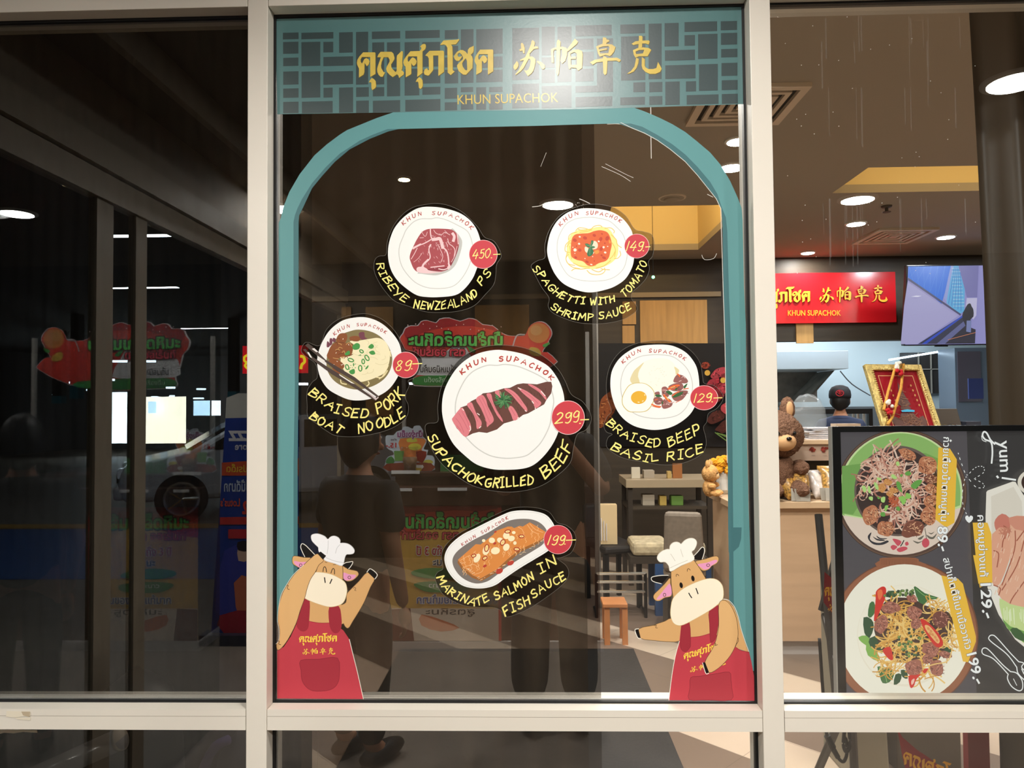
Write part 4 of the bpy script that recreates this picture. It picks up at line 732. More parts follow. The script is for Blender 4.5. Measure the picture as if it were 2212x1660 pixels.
cow('chef cow sticker in the bottom right corner pointing left with one arm', (1350, 1120), 3.952, [
 ('body_print', None, [('o', TAN, '395,855 340,880 280,900 245,915 120,945 130,1025 250,1045 360,1055 460,1050 500,980 480,880'), ('p', HOOF, '85,955 115,948 135,1025 110,1020', 0), ('s', EDGE, '118,945 85,955 110,1022 136,1028', 6), ('s', LNE, '250,918 268,915 262,935 278,938', 4), ('p', TAN, '840,695 880,705 930,760 965,850 985,940 1020,1050 1055,1145 950,1110 800,1040 550,1040 500,900 720,780', 0), ('s', EDGE, '840,692 885,702 935,758 970,850 990,940 1025,1050 1060,1145', 5), ('s', LNE, '965,1020 968,1050 950,1080 940,1110', 4)]),
 ('apron_print', None, [('p', APR, '465,1050 480,910 550,1015 640,1010 725,985 800,1000 950,1105 990,1130 1060,1145 1080,1230 1110,1400 1125,1560 375,1555 400,1350 430,1180', 0), ('p', TAN, '553,895 722,800 727,985 640,1008 558,1018', 0), ('s', APD, '558,1018 640,1010 727,985', 5), ('o', APD, '490,905 550,895 560,1070 550,1110 520,1140 490,1130 472,1090 478,1000', (140, 44, 56)), ('o', APD, '720,795 800,745 805,850 790,950 770,1030 740,1060 728,1040 722,900', (140, 44, 56)), ('s', APD, '950,1105 990,1130 1060,1145', 5), ('s', EDGE, '465,1050 430,1180 400,1350 375,1555', 5)]),
 ('apron_pocket', 'apron_print', [('o', (176, 62, 72), '562,1362 640,1350 760,1332 890,1315 905,1380 912,1450 908,1553 700,1553 548,1550 555,1450', (140, 44, 56))]),
 ('apron_lettering', 'apron_print', [('l', THAI, thR), ('l', HAN, haR)]),
 ('head_print', None, [('p', HOOF, '580,330 620,290 655,250 675,255 678,290 660,350 610,355'), ('s', EDGE, '585,325 620,290 655,250 675,255 678,290 660,350', 6), ('p', HOOF, '370,490 300,490 240,500 225,515 240,540 310,560 350,520'), ('s', EDGE, '370,488 300,490 240,500 225,515 240,540 310,560', 6),
  ('o', TAN, '600,370 680,350 760,325 795,330 800,360 780,390 740,410 720,435 680,450 650,440 620,400'), ('p', PINK, '620,395 700,380 775,355 785,375 740,405 715,430 680,440 655,425'), ('o', TAN, '385,510 390,560 400,640 390,670 340,680 300,705 265,705 243,680 250,650 290,610 340,560'), ('p', PINK, '385,560 400,640 380,665 335,675 290,695 270,690 310,640 350,590'), ('e', LNE, (710, 402, 14, 11, 0, 12, 5)), ('e', LNE, (338, 655, 11, 14, 0, 12, 5)),
  ('p', TAN, '395,460 480,410 590,360 640,430 692,518 560,600 410,690 395,560', 0), ('s', LNE, '590,360 640,430 692,518', 5), ('s', LNE, '393,465 395,560 412,680', 5), ('o', CRE, '405,700 430,660 500,600 600,550 700,518 770,520 815,550 838,600 838,680 800,730 720,790 600,860 500,910 450,915 410,890 390,830 392,760', (226, 200, 150)),
  ('e', HOOF, (480, 573, 14, 25, -.2)), ('e', HOOF, (580, 515, 14, 25, -.2)), ('s', HOOF, '545,640 556,660 570,680', 9), ('s', HOOF, '607,600 615,622 624,646', 9), ('s', LNE, '437,498 438,482 450,480 460,492', 5), ('s', LNE, '532,455 533,438 545,432 558,444', 5)]),
 ('chef_hat', None, [('o', (253, 250, 240), '275,345 285,310 320,280 360,265 380,265 385,235 410,210 440,203 465,210 480,220 510,190 550,172 590,175 612,200 608,235 590,270 570,290 590,355 480,405 390,455 375,410 345,375 300,375', (224, 216, 200)), ('s', (210, 204, 190), '390,305 410,335 428,365', 4), ('s', (210, 204, 190), '475,265 485,300 496,330', 4), ('s', (210, 204, 190), '385,425 450,395 535,360', 4)]),
 ('bent_arm', None, [('o', TANL, '800,745 840,700 900,740 950,850 965,960 960,1040 930,1120 880,1200 800,1280 715,1320 680,1235 760,1090 800,930'), ('p', HOOF, '662,1235 684,1230 718,1318 690,1326', 0), ('s', EDGE, '662,1235 690,1326 715,1324', 6), ('s', LNE, '765,1065 775,1072 770,1088 790,1080', 5)])], 1540, 1514)
# ================================================================== INSIDE THE SHOP
def P3(u, v, D): return py(u, v, D-1.6)
def curtain(name, label, x0, x1, y, z0, z1, m, pitch, amp, hem=None, tag_it=True):
    mb = MB(); n = int((x1-x0)/pitch*8); vs_ = []; fs = []
    rnd = random.Random(int(abs(x0*1000)))
    ph = 0; prof = []
    for i in range(n+1):
        t = i/8*2*math.pi; prof.append(amp*(math.sin(t)+.35*math.sin(t*.37+1)))
    rows = 9
    for j in range(rows):
        f = j/(rows-1); z = z1+(z0-z1)*f
        for i in range(n+1):
            x = x0+(x1-x0)*i/n
            if hem: x += hem(f)*(1-i/n)
            vs_.append((x, y+prof[i]*(.6+.4*f), z))
    w_ = n+1
    for j in range(rows-1):
        for i in range(n): fs.append((j*w_+i, j*w_+i+1, (j+1)*w_+i+1, (j+1)*w_+i))
    mb.add(vs_, fs, m); o = mb.build(name, None, True)
    return tag(o, label, 'curtain')
CUR1 = M('black_curtain', (44, 42, 40), rough=.8, noise=.1, scale=2, stretch=(30, 1, .3))
curtain('curtain', 'black pleated curtain closed behind the left pane', XW0-.6, XL0-.01, .46, .02, 2.98, CUR1, .045, .0055)
sh = bpy.data.materials.new('sheer_curtain'); sh.use_nodes = True; nt = sh.node_tree; bs = nt.nodes['Principled BSDF']
bs.inputs['Base Color'].default_value = (*lin((150, 130, 106)), 1); bs.inputs['Roughness'].default_value = .7; bs.inputs['Alpha'].default_value = K_SHEER
q = py(640, 800, .25).x; q2 = py(1262, 800, .25).x
curtain('curtain', 'sheer brown grey curtain hanging behind the middle pane', XL1-.02, q2, .25, .02, 2.98, sh, .085, .02)
CUR3 = M('brown_satin_curtain', (98, 82, 64), rough=.42, spec=.5, noise=.08, scale=2, stretch=(14, 1, .3))
xa = py(2088, 30, .42).x
curtain('curtain', 'brown satin curtain drawn back at the right edge of the right pane', xa, 2.6, .42, .02, 2.98, CUR3, .13, .035, hem=lambda f: .028*math.sin(min(1, f*2)*1.57)+.012*f)
a = P3(1281, 800, 5.55); b = P3(1293, 800, 5.55)
struct('trim_30', MB().box(a.x, b.x, a.y, a.y+.04, 0, CEIL, M('grey_metal_post', (134, 128, 120), rough=.35, metal=.4)))['label'] = 'slim grey post from floor to ceiling behind the dark film'
# ceiling vents, speaker, sprinkler
VW = M('vent_white', (224, 208, 186), rough=.5); VD = M('vent_dark_gap', (36, 32, 28), rough=.9)
def vent(label, x0, x1, y0, y1):
    t = thing('air_vent', label, 'air vent', ((x0+x1)/2, (y0+y1)/2, CEIL), 'square ceiling air vents'); w_ = (x1-x0)/2; d = (y1-y0)/2
    def ring(mb, a, b, z0, z1, m):
        for (p0, p1, r0, r1) in ((-w_*a, w_*a, -d*a, -d*b), (-w_*a, w_*a, d*b, d*a), (-w_*a, -w_*b, -d*b, d*b), (w_*b, w_*a, -d*b, d*b)): mb.box(p0, p1, r0, r1, z0, z1, m)
    f = MB(); ring(f, 1, .84, -.022, .0, VW); f.build('outer_frame', t)
    f = MB(); f.box(-w_*.84, w_*.84, -d*.84, d*.84, -.003, -.001, VD); f.build('duct_shadow', t)
    f = MB()
    for a in (.72, .52, .32): ring(f, a, a-.1, -.02, -.004, VW)
    f.box(-w_*.14, w_*.14, -d*.14, d*.14, -.018, -.004, VW); f.build('louvre', t)
vent('near square air vent below the right end of the teal sign', .832, 1.323, 1.74, 2.2); vent('far square air vent over the counter beside two cold spots', 3.0, 3.51, 4.6, 5.14)
p = pz(1452, 427, CEIL); t = thing('ceiling_speaker', 'round grey ceiling speaker right of the spaghetti sticker', 'speaker', p)
MB().lathe([(.085, 0), (.085, -.008), (.06, -.012), (.055, -.02), (.03, -.028), (.001, -.03)], M('speaker_grey', (168, 156, 138), rough=.6), n=28).build('grille', t); MB().lathe([(.1, 0), (.098, -.006), (.084, -.008)], VW, n=28).build('rim', t)
p = pz(1915, 445, CEIL); t = thing('sprinkler', 'small sprinkler head on the ceiling below the yellow coffer', 'sprinkler', p)
MB().lathe([(.04, 0), (.035, -.012), (.012, -.016), (.012, -.04), (.03, -.046), (.03, -.05)], M('dull_brass', (90, 80, 66), rough=.5, metal=.3), n=16).build('head', t)
# ---- red shop sign
D = 7.34; a = P3(1585, 592, D); b = P3(1937, 696, D); t = thing('shop_sign', 'red shop sign with golden lettering on the dark bulkhead', 'sign', ((a.x+b.x)/2, YB, b.z))
REDS = M('red_sign_gloss', (206, 26, 34), rough=.22, spec=.6)
MB().box(a.x-t.location.x, b.x-t.location.x, -.055, 0, 0, a.z-b.z, REDS).build('sign_board', t)
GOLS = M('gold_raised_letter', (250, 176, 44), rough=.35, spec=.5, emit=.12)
A = Art(plane=lambda u, v, o: py(u, v, YB-.062-o), step=.001); tk = aff(1109, 77, 1428, 165, 1770, 616, 1917, 655)
A.part('shop_name_lettering'); A.k = 0; sh_ = lambda x, y: (tk(x, y)[0]+1, tk(x, y)[1]+1.5)

for g in THAI+HAN: A.k = 0; logo(A, ink((120, 30, 20)), [g], sh_)
A.k = 8; 
for g in THAI+HAN: A.k = 8; logo(A, GOLS, [g], tk)
A.part('latin_lettering'); A.k = 8; A.font(GOLS, 'KHUN SUPACHOK', 1701, 682, 16.5, 0, .012, .83)
A.build(t)
# ---- television, tilted forward
D = 6.9; a = P3(1955, 745, D); wv, hv = 1.30, .735
t = thing('television', 'wall television showing an escalator right of the red sign', 'television', (a.x, a.y, a.z)); t.rotation_euler = (R(7), 0, 0)
TVB = M('black_plastic', (14, 14, 15), rough=.35)
MB().box(-.012, wv+.012, 0, .05, -.012, hv+.012, TVB).build('casing', t, bevel=.004); MB().box(wv/2-.1, wv/2+.1, .05, .3, .25, .45, TVB).build('wall_mount', t)
MB().box(.28, .40, -.006, .012, -.022, -.012, TVB).build('sensor_bar', t)
class L2(Art): pass
def flat(w_, h_, y=-.0015, st=2e-4):   # local art: x 0..w right, y down from the top
    return Art(plane=lambda u, v, o: Vector((u, y-o, h_-v)), step=st)
def place_local(A, root):
    done = {}
    for name, mb, sub in A.parts:
        if mb.v: done[name] = mb.build(name, done.get(sub, root))
    return done
S = lambda x, y: ((x-1428)/740*.633*1.02, (y-105)/780*hv)
A = flat(wv, hv, -.002); A.ink = scr; A.part('screen_picture'); q = lambda s: [S(*p) for p in pts(s)]
A.poly((150, 146, 206), [(0, 0), (wv, 0), (wv, hv), (0, hv)]); A.poly((172, 166, 212), q('1430,240 2000,590 1560,880 1380,880 1400,500')); A.poly((28, 110, 224), q('1430,105 1900,105 1800,480 1430,210')); A.poly((148, 160, 220), q('1820,420 1880,105 1930,105 1860,470'))
A.poly((96, 176, 226), q('1910,105 1960,105 2040,340 2045,560 1990,585 1850,470 1880,260'))
for i in range(6): A.stroke((90, 150, 236), q('%d,105 %d,%d' % (1440+i*75, 1490+i*60, 260+i*36)), .0022, 0)
for i in range(5): A.stroke((90, 150, 236), q('%d,105 %d,%d' % (1540+i*70, 1450+i*75, 215+i*45)), .002, 0)
for i in range(12): A.stroke((196, 226, 238), q('%d,%d %d,%d' % (1890+i*3, 130+i*34, 1975+i*6, 130+i*34)), .004, 0)
for i in range(5): A.stroke((60, 96, 190), q('%d,120 %d,%d' % (1915+i*16, 1870+i*34, 480+i*18)), .004, 0)
A.poly((72, 70, 110), q('1428,215 2010,585 2000,600 1428,240')); A.poly((40, 42, 70), q('1560,880 2040,590 2060,640 1760,880')); A.poly((34, 70, 190), q('1600,880 2020,600 2030,612 1650,880'))
A.poly((96, 100, 150), q('1760,880 2060,640 2080,700 1850,880')); A.poly((30, 28, 50), q('1850,880 2060,700 2170,740 2170,880')); A.poly((196, 190, 224), q('2060,425 2170,425 2170,600 2140,640 2050,560')); A.poly((120, 116, 176), q('1960,105 2170,105 2170,420 2060,420'))
A.poly((22, 20, 36), q('2070,490 2100,480 2115,510 2135,540 2140,610 2110,640 2120,700 2060,700 2020,600 2040,545'), 2); A.poly((120, 130, 180), q('2070,650 2120,650 2120,770 2070,760')); A.stroke((214, 130, 90), q('1880,840 2170,770'), .005, 0)
A.poly((236, 232, 250), q('1465,405 1520,395 1580,398 1540,408'))
place_local(A, t)
# ---- kitchen behind the hatch
STEEL = M('brushed_steel', (206, 214, 218), rough=.4, metal=.2); STEELD = M('dark_steel', (132, 124, 114), rough=.5, metal=.1, noise=.4, scale=6)
a = P3(1640, 760, 9.3); b = P3(1833, 797, 9.3); t = thing('range_hood', 'steel kitchen range hood behind the hatch', 'range hood', (a.x, a.y, b.z))
MB().box(0, b.x-a.x, 0, 1.0, 0, a.z-b.z, STEEL).build('canopy', t, bevel=.004); MB().box(0, b.x-a.x-.05, .9, 1.0, -.42, 0, STEELD).build('back_panel', t)
MB().prism([(b.x-a.x-.06, -.005), (b.x-a.x-.05, -.005), (b.x-a.x-.42, -.42), (b.x-a.x-.46, -.42)], .3, .9, STEELD).build('side_baffle', t)
p = P3(1683, 760, 9.0); tag(MB().box(p.x, p.x+.9, 7.6, 7.64, 2.42, 2.46, M('tube_glow')).build('fluorescent_tube'), 'long white tube light over the kitchen hood', 'ceiling light')
SH = M('steel_shelf', (150, 158, 164), rough=.35, metal=.6)
a = P3(1683, 868, 10.12); b = P3(1890, 885, 10.12)
t = thing('kitchen_worktop', 'grey steel kitchen worktop along the back wall', 'worktop', (a.x, a.y, 0)); MB().box(0, 2.0, 0, .5, .84, a.z-.08, SH).build('worktop', t); MB().box(0, 2.0, .03, .5, 0, .84, SH).build('cabinet_body', t)
CANIS = M('white_canister', (210, 208, 200), rough=.4)
for i, u in enumerate((1690, 1702, 1716)):
    p = P3(u, 872, 10.3); tag(MB().lathe([(.035, 0), (.04, .02), (.04, .17), (.03, .18)], CANIS, (p.x, p.y+.2, a.z-.08), 14).build('canister'), '%s pale canister on the kitchen worktop under the hood' % ('left', 'middle', 'right')[i], 'canister', 'canisters on the kitchen worktop')
WOOD = M('pale_wood', (188, 156, 112), rough=.6, noise=.1)
rnd = random.Random(2)
p = P3(1700, 862, 10.25); t = thing('utensil_pot', 'pot of wooden kitchen sticks under the hood', 'pot', (p.x, p.y+.12, a.z-.08)); MB().lathe([(.04, 0), (.06, .02), (.065, .16), (.06, .16), (.055, .03), (.01, .02)], CANIS, n=16).build('pot', t)
for i in range(7): MB().tube([(rnd.uniform(-.03, .03), 0, .05), (rnd.uniform(-.14, .14), .0, rnd.uniform(.35, .48))], .009, WOOD, 6).build('stick', t)
# dark window grid with things hanging before it, blue notice board
a = P3(1950, 762, 10.6); b = P3(2043, 850, 10.6)
o = struct('window_9', MB().box(a.x, b.x, 9.04, 9.09, b.z, a.z, M('dark_kitchen_window', (66, 62, 60), rough=.25))); o['label'] = 'dark gridded kitchen window'
mb = MB(); MUN = M('pale_muntin', (176, 170, 158), rough=.6)
for u in (1986, 2013): x = P3(u, 800, 10.6).x; mb.box(x, x+.014, 9.02, 9.04, b.z, a.z, MUN)
z = P3(1990, 799, 10.6).z; mb.box(a.x, b.x, 9.02, 9.04, z, z+.014, MUN); mb.build('muntin', o)
p = P3(1920, 778, 10.3); q = P3(2042, 758, 10.3); tag(MB().tube([p, q], .012, M('tube_glow'), 8).build('light_strip'), 'thin slanting white light strip before the dark kitchen window', 'ceiling light')
a = P3(2062, 752, 9.8); b = P3(2120, 868, 9.8)
t = thing('glass_cabinet', 'tall dim glass fronted cabinet at the right of the kitchen', 'cabinet', (a.x, a.y, 0)); MB().box(0, b.x-a.x+.3, 0, .4, 0, a.z, M('dim_cabinet', (110, 122, 136), rough=.3)).build('body', t); MB().box(.03, b.x-a.x, -.01, 0, b.z, a.z-.05, M('dim_pane', (96, 88, 98), rough=.15)).build('door', t)
a = P3(2092, 818, 9.5); b = P3(2125, 862, 9.5); tag(MB().box(a.x, b.x, a.y, a.y+.02, b.z, a.z, M('blue_board', (62, 72, 128), rough=.5)).build('notice_board'), 'small dark blue notice board on the glass cabinet', 'notice board')
a = P3(1775, 800, 9.0); tag(MB().tube([P3(1815, 802, 9.9), P3(1840, 830, 9.9), P3(1880, 855, 9.9)], .008, M('grey_cable', (90, 92, 94)), 6, 4).build('cable'), 'grey cable sagging from the hood', 'cable')
# black frame in the hatch with white tubes
a = P3(1683, 885, 7.2); b = P3(1886, 922, 7.2); t = thing('black_rack', 'black rail and box frame with white tubes behind the cook', 'rack', (a.x, a.y, 0)); zt = a.z
MB().box(0, b.x-a.x, 0, .05, zt-.05, zt, TVB).build('top_rail', t); MB().box(b.x-a.x-.04, b.x-a.x, 0, .05, .95, zt-.05, TVB).build('post', t); MB().box(0, b.x-a.x, 0, .3, .90, .95, TVB).build('shelf', t); MB().box(.05, .1, .1, .2, 0, .9, TVB).box(b.x-a.x-.1, b.x-a.x-.05, .1, .2, 0, .9, TVB).build('leg', t)
for i, u in enumerate((1840, 1853, 1863, 1876)): x = P3(u, 900, 7.2).x-a.x; MB().tube([(x, .1, .95), (x, .1, zt-.05)], .013, CANIS, 8).build('tube', t)
# ---- service counter
CW = M('counter_oak_laminate', (206, 172, 138), rough=.45, noise=.07, scale=2, stretch=(.6, 1, 8)); CW2 = M('counter_top_oak', (214, 182, 146), rough=.35, noise=.06, scale=3)
KX0, KX1, KY0, KY1 = 1.22, 3.6, 2.87, 3.42
t = thing('service_counter', 'wooden service counter behind the menu screen', 'counter', ((KX0+KX1)/2, KY0, 0)); X = lambda x: x-t.location.x
MB().box(X(KX0), X(KX1), 0, .55, .905, .945, CW2).build('worktop', t, bevel=.003); MB().box(X(KX0)+.02, X(KX1)-.02, .03, .53, .09, .905, CW).build('front_panel', t); MB().box(X(KX0)+.04, X(KX1)-.04, .06, .5, 0, .09, M('pale_plinth', (196, 190, 186))).build('plinth', t)
MB().box(X(KX0)+.3, X(KX1), .5, .55, .945, 1.17, M('dark_back_board', (52, 48, 44))).build('back_board', t)
z0 = 1.17; STRIP = M('ingredient_strip_board', (196, 170, 150), rough=.5)
MB().box(X(KX0)+.3, X(KX1), .36, .375, z0, z0+.11, STRIP).build('picture_strip', t); MB().box(X(KX0)+.28, X(KX1), .34, .62, z0+.11, z0+.135, CW2).build('upper_shelf', t)
A = Art(plane=lambda u, v, o: py(u, v, KY0+.357-o), step=2e-4); A.part('ingredient_print'); rnd = random.Random(9)
for i in range(14):
    u = 1757+i*25.3; c = [(150, 62, 50), (170, 70, 60), (190, 80, 70), (190, 180, 90), (140, 160, 90), (130, 90, 80), (110, 70, 60)][i % 7]
    for k in range(9): A.ell(c if k % 2 else tuple(int(q*.75) for q in c), u+rnd.uniform(-6, 6), 972+rnd.uniform(-4, 4), rnd.uniform(2, 4), rnd.uniform(2, 3), 0, 8)
    A.poly((150, 130, 120), [(u-4, 984), (u+4, 984), (u+4, 985), (u-4, 985)])
A.build(t)
# snack bags with price cards
YEL_S = M('snack_yellow', (178, 134, 66), rough=.35, spec=.5, noise=.85, scale=75, coat=.3); CARD = M('price_card_grey', (170, 164, 152), rough=.6)
SB = M('snack_plain_bag', (224, 214, 206), rough=.25, spec=.6, noise=.3, scale=25, coat=.4)
def snack(u, v, D, lab, m=YEL_S, s=1.0, rz=0, card=True):
    p = P3(u, v, D); t = thing('snack_bag', lab, 'snack bag', (p.x, p.y, .948), 'snack bags on the counter', rz)
    mb = MB(); w_, h_, d = .046*s, .15*s, .042*s; vs_ = []; fs = []; nu, nv = 12, 10
    for j in range(nv+1):
        f = j/nv; pw = w_*(1-.12*abs(2*f-1)); th = d*(max(0, math.sin(math.pi*f))**.6)+.002
        for i in range(nu):
            q_ = 2*math.pi*i/nu; r1 = 1+.06*math.sin(5*q_+7*f+u)
            vs_.append((pw*math.cos(q_)*r1+(.02 if j > 8 else 0)*math.sin(u), th*math.sin(q_)*r1-.09*s*(1-f)*.3+.06*(1-f)*-1+.03, .0+h_*f))
    for j in range(nv):
        for i in range(nu): fs.append((j*nu+i, j*nu+(i+1) % nu, (j+1)*nu+(i+1) % nu, (j+1)*nu+i))
    fs += [tuple(range(nu))[::-1], tuple(nv*nu+i for i in range(nu))]
    mb.add(vs_, fs, m).build('bag', t, True)
    if card:
        MB().hexa([(-.055, -.135, 0), (.055, -.135, 0), (.055, -.13, 0), (-.055, -.13, 0), (-.055, -.12, .075), (.055, -.12, .075), (.055, -.115, .075), (-.055, -.115, .075)], CARD).build('price_card', t)
for a in ((1697, 1060, 4.62, 'snack bag at the left end of the counter row, partly behind the mullion', YEL_S, 1.25, .5), (1727, 1060, 4.62, 'speckled yellow snack bag leaning second from the mullion', YEL_S, 1.3, -.3), (1762, 1062, 4.66, 'pale snack bag between two speckled yellow bags', SB, 1.15, .25), (1795, 1060, 4.62, 'speckled yellow snack bag half behind the menu screen', YEL_S, 1.35, -.2), (1826, 1060, 4.62, 'snack bag behind the menu screen', YEL_S, 1.2, .2)): snack(*a)
# plush bears
def furry(mb, c, r, m, seed, k=.07, n=40, kk=26):
    rnd = random.Random(seed); rx, ry, rz = r; vs_ = []; fs = []
    for i in range(kk+1):
        th = math.pi*i/kk
        for j in range(n):
            ph = 2*math.pi*j/n; q_ = 1+rnd.uniform(-k, k)+.03*math.sin(6*ph+3*th)
            vs_.append((c[0]+rx*math.sin(th)*math.cos(ph)*q_, c[1]+ry*math.sin(th)*math.sin(ph)*q_, c[2]-rz*math.cos(th)*q_))
    for i in range(kk):
        for j in range(n): fs.append((i*n+j, i*n+(j+1) % n, (i+1)*n+(j+1) % n, (i+1)*n+j))
    mb.add(vs_, fs, m)
FUR1 = M('brown_plush_fur', (132, 98, 78), rough=.95, spec=.1, noise=.4, scale=150, bump=1); FACE = M('tan_plush_face', (214, 166, 118), rough=.8); BTN = M('black_button', (18, 15, 14), rough=.2)
def bear(name, label, x, y, z, s, fur, face, rz=0, big=False):
    t = thing(name, label, 'plush toy', (x, y, z), None, rz)
    mb = MB(); furry(mb, (0, 0, .13*s), (.12*s, .10*s, .14*s), fur, 1, .05, 72, 44); mb.build('body', t, True)
    mb = MB(); furry(mb, (0, -.02*s, .36*s), (.155*s, .13*s, .14*s), fur, 2, .05, 110, 70); mb.build('head', t, True)
    for sg in (-1, 1):
        mb = MB(); furry(mb, (sg*.085*s, 0, .515*s), (.045*s, .035*s, .07*s), fur, 5+sg, .06, 24, 16); e = mb.build('ear', t); MB().ball((sg*.085*s, -.03*s, .515*s), (.022*s, .012*s, .045*s), face).build('inner_ear', e, True)
        mb = MB(); furry(mb, (sg*.12*s, -.07*s, .17*s), (.045*s, .07*s, .045*s), fur, 8+sg, .06, 20, 12); mb.build('arm', t)
        mb = MB(); furry(mb, (sg*.08*s, -.12*s, .05*s), (.05*s, .09*s, .05*s), fur, 11+sg, .06, 20, 12); mb.build('leg', t)
        MB().ball((sg*.05*s, -.142*s, .375*s), .012*s, BTN).build('eye', t, True)
    mz = MB().ball((0, -.115*s, .325*s), (.07*s, .06*s, .055*s), face).build('muzzle', t, True); MB().ball((0, -.175*s, .345*s), (.016*s, .012*s, .011*s), BTN).build('nose', mz, True)
    return t
p = P3(1688, 1015, 4.55); bear('plush_bear', 'large fluffy dark brown plush bear on the counter beside the mullion', p.x, p.y+.12, .96, 1.08, FUR1, FACE, .15)
FUR2 = M('tan_teddy_fur', (214, 164, 104), rough=.95, spec=.1, noise=.2, scale=70); FACE2 = M('pale_teddy_muzzle', (226, 186, 134), rough=.8)
p = P3(1532, 1062, 4.75); bear('teddy_bear', 'small tan teddy bear sitting on the counter end beside marigolds', p.x, p.y, .953, .40, FUR2, FACE2, 1.1)
MAR = M('marigold_orange', (246, 168, 36), rough=.7, noise=.25, scale=60)
p = P3(1560, 1000, 4.9); t = thing('marigold_bunch', 'orange marigold bunch in a low vase behind the teddy bear', 'flowers', (p.x, p.y, .945)); MB().lathe([(.03, 0), (.05, .03), (.04, .1), (.045, .14)], CANIS, n=16).build('vase', t)
rnd = random.Random(12)
for i in range(16):
    mb = MB(); a, e = rnd.uniform(0, 6.28), rnd.uniform(-.6, 1); r_ = .055; furry(mb, (r_*1.2*math.cos(a)*math.cos(e), r_*math.sin(a)*math.cos(e), .19+r_*math.sin(e)), (.028, .028, .025), MAR, i, .16, 18, 12); mb.build('flower', t)
# papers, boxes and bits on the upper shelf
PAP = M('white_paper', (226, 224, 228), rough=.7)
p = P3(1772, 952, 5.0); t = thing('paper_stack', 'untidy stack of white papers on the counter shelf left of the menu screen', 'papers', (p.x, p.y, z0+.135))
for i in range(7): MB().box(-.1+rnd.uniform(-.02, .02), .1+rnd.uniform(-.03, .03), -.07, .07, i*.012, i*.012+.008, PAP).build('paper', t).rotation_euler = (0, 0, rnd.uniform(-.2, .2))
p = P3(1822, 950, 4.95); tag(MB().box(p.x-.06, p.x+.10, p.y-.04, p.y+.06, z0+.135, z0+.24, M('cream_box', (188, 166, 140))).build('box'), 'small cream box on the counter shelf above the noodle picture', 'box')
BAGP = bpy.data.materials.new('clear_plastic_bag'); BAGP.use_nodes = True; q = BAGP.node_tree.nodes['Principled BSDF']; q.inputs['Base Color'].default_value = (.75, .82, .85, 1); q.inputs['Alpha'].default_value = .16; q.inputs['Roughness'].default_value = .15
p = P3(1745, 950, 5.1); mb = MB(); furry(mb, (p.x, p.y, z0+.135+.15), (.13, .09, .155), BAGP, 3, .05, 28, 18); tag(mb.build('plastic_bag', None, True), 'clear crumpled plastic bag on the counter shelf behind the plush bear', 'bag')
# ---- golden framed red certificate on a stand
p = P3(1974, 930, 4.75); t = thing('framed_certificate', 'red certificate in an ornate gold frame standing behind the menu screen', 'picture frame', (p.x, p.y, z0+.16))
t.rotation_euler = (R(-20), 0, R(17)); fw, fh = .37, .46
GF = M('ornate_gold', (232, 204, 132), rough=.28, metal=.7, noise=.35, scale=90, bump=.5)
mb = MB()
for a, b, c, d in ((-fw/2-.03, fw/2+.03, fh, fh+.045), (-fw/2-.03, fw/2+.03, -.045, 0), (-fw/2-.045, -fw/2, -.045, fh+.045), (fw/2, fw/2+.045, -.045, fh+.045)): mb.box(a, b, -.02, .015, c, d, GF)
mb.build('gold_frame', t, bevel=.008)
beads = MB()
for i in range(30):
    f = i/29
    for (x, z) in ((-fw/2+f*fw, fh+.004), (-fw/2-.004, f*fh), (fw/2+.004, f*fh)): beads.ball((x, -.022, z), .0065, GF, 8, 6)
beads.build('beading', t)
MB().box(-fw/2, fw/2, -.002, .01, 0, fh, M('certificate_red', (166, 24, 40), rough=.6, spec=.2)).build('red_panel', t)
MB().hexa([(-.02, .012, 0), (.02, .012, 0), (.02, .2, 0), (-.02, .2, 0), (-.02, .012, .3), (.02, .012, .3), (.02, .03, .3), (-.02, .03, .3)], TVB).build('prop_stand', t)
A = flat(fw, fh, -.003, 2e-4); A.O = (-fw/2, 0); A.plane = lambda u, v, o: Vector((u, -.004-o, fh-v)); gl = (214, 160, 90)
A.O = (0, 0); A.part('certificate_print'); x0, x1 = -.14, .14
for pth in ('%f,.035 %f,.035' % (x0, x1), '%f,.035 %f,.45' % (x0, x0), '%f,.035 %f,.45' % (x1, x1)): A.stroke((236, 170, 120), pth, .006, 0)
EM = (112, 74, 66)
A.poly(EM, '-.012,.13 0,.08 .012,.13 .03,.19 .05,.24 .03,.25 .045,.27 .0,.28 -.045,.27 -.03,.25 -.05,.24 -.03,.19'); A.poly(EM, '-.05,.30 .05,.30 .07,.34 .12,.32 .14,.36 .11,.42 .05,.42 -.05,.42 -.11,.42 -.14,.36 -.12,.32 -.07,.34')
for i in range(30): A.stroke((150, 104, 80), [(rnd.uniform(-.1, .1), rnd.uniform(.3, .41)), (rnd.uniform(-.1, .1), rnd.uniform(.3, .41))], .003, 0)
for i in range(12): A.stroke((176, 124, 88), [(rnd.uniform(-.03, .03), .14+i*.01), (rnd.uniform(-.04, .04), .145+i*.01)], .003, 0)
for sx_ in (-.085, .09):
    for i in range(5): A.ell(gl, sx_+i*.004, .11+i*.035, .006, .009, .3, 8)
A.poly((70, 190, 236), '-.055,.285 .0,.278 .055,.285 .05,.297 -.05,.297')
place_local(A, t)
GARL = M('garland_gold', (214, 158, 70), rough=.4, noise=.2, scale=80)
g = thing('garland', 'golden ribbon garland looped over the corner of the gold frame', 'garland', t.location); g.rotation_euler = t.rotation_euler
MB().tube([(-.21, -.035, .17), (-.13, -.035, .30), (.0, -.035, .49), (.07, -.03, .50), (-.02, -.035, .32), (-.16, -.035, .12), (-.215, -.035, .07)], .009, GARL, 8).build('ribbon', g)
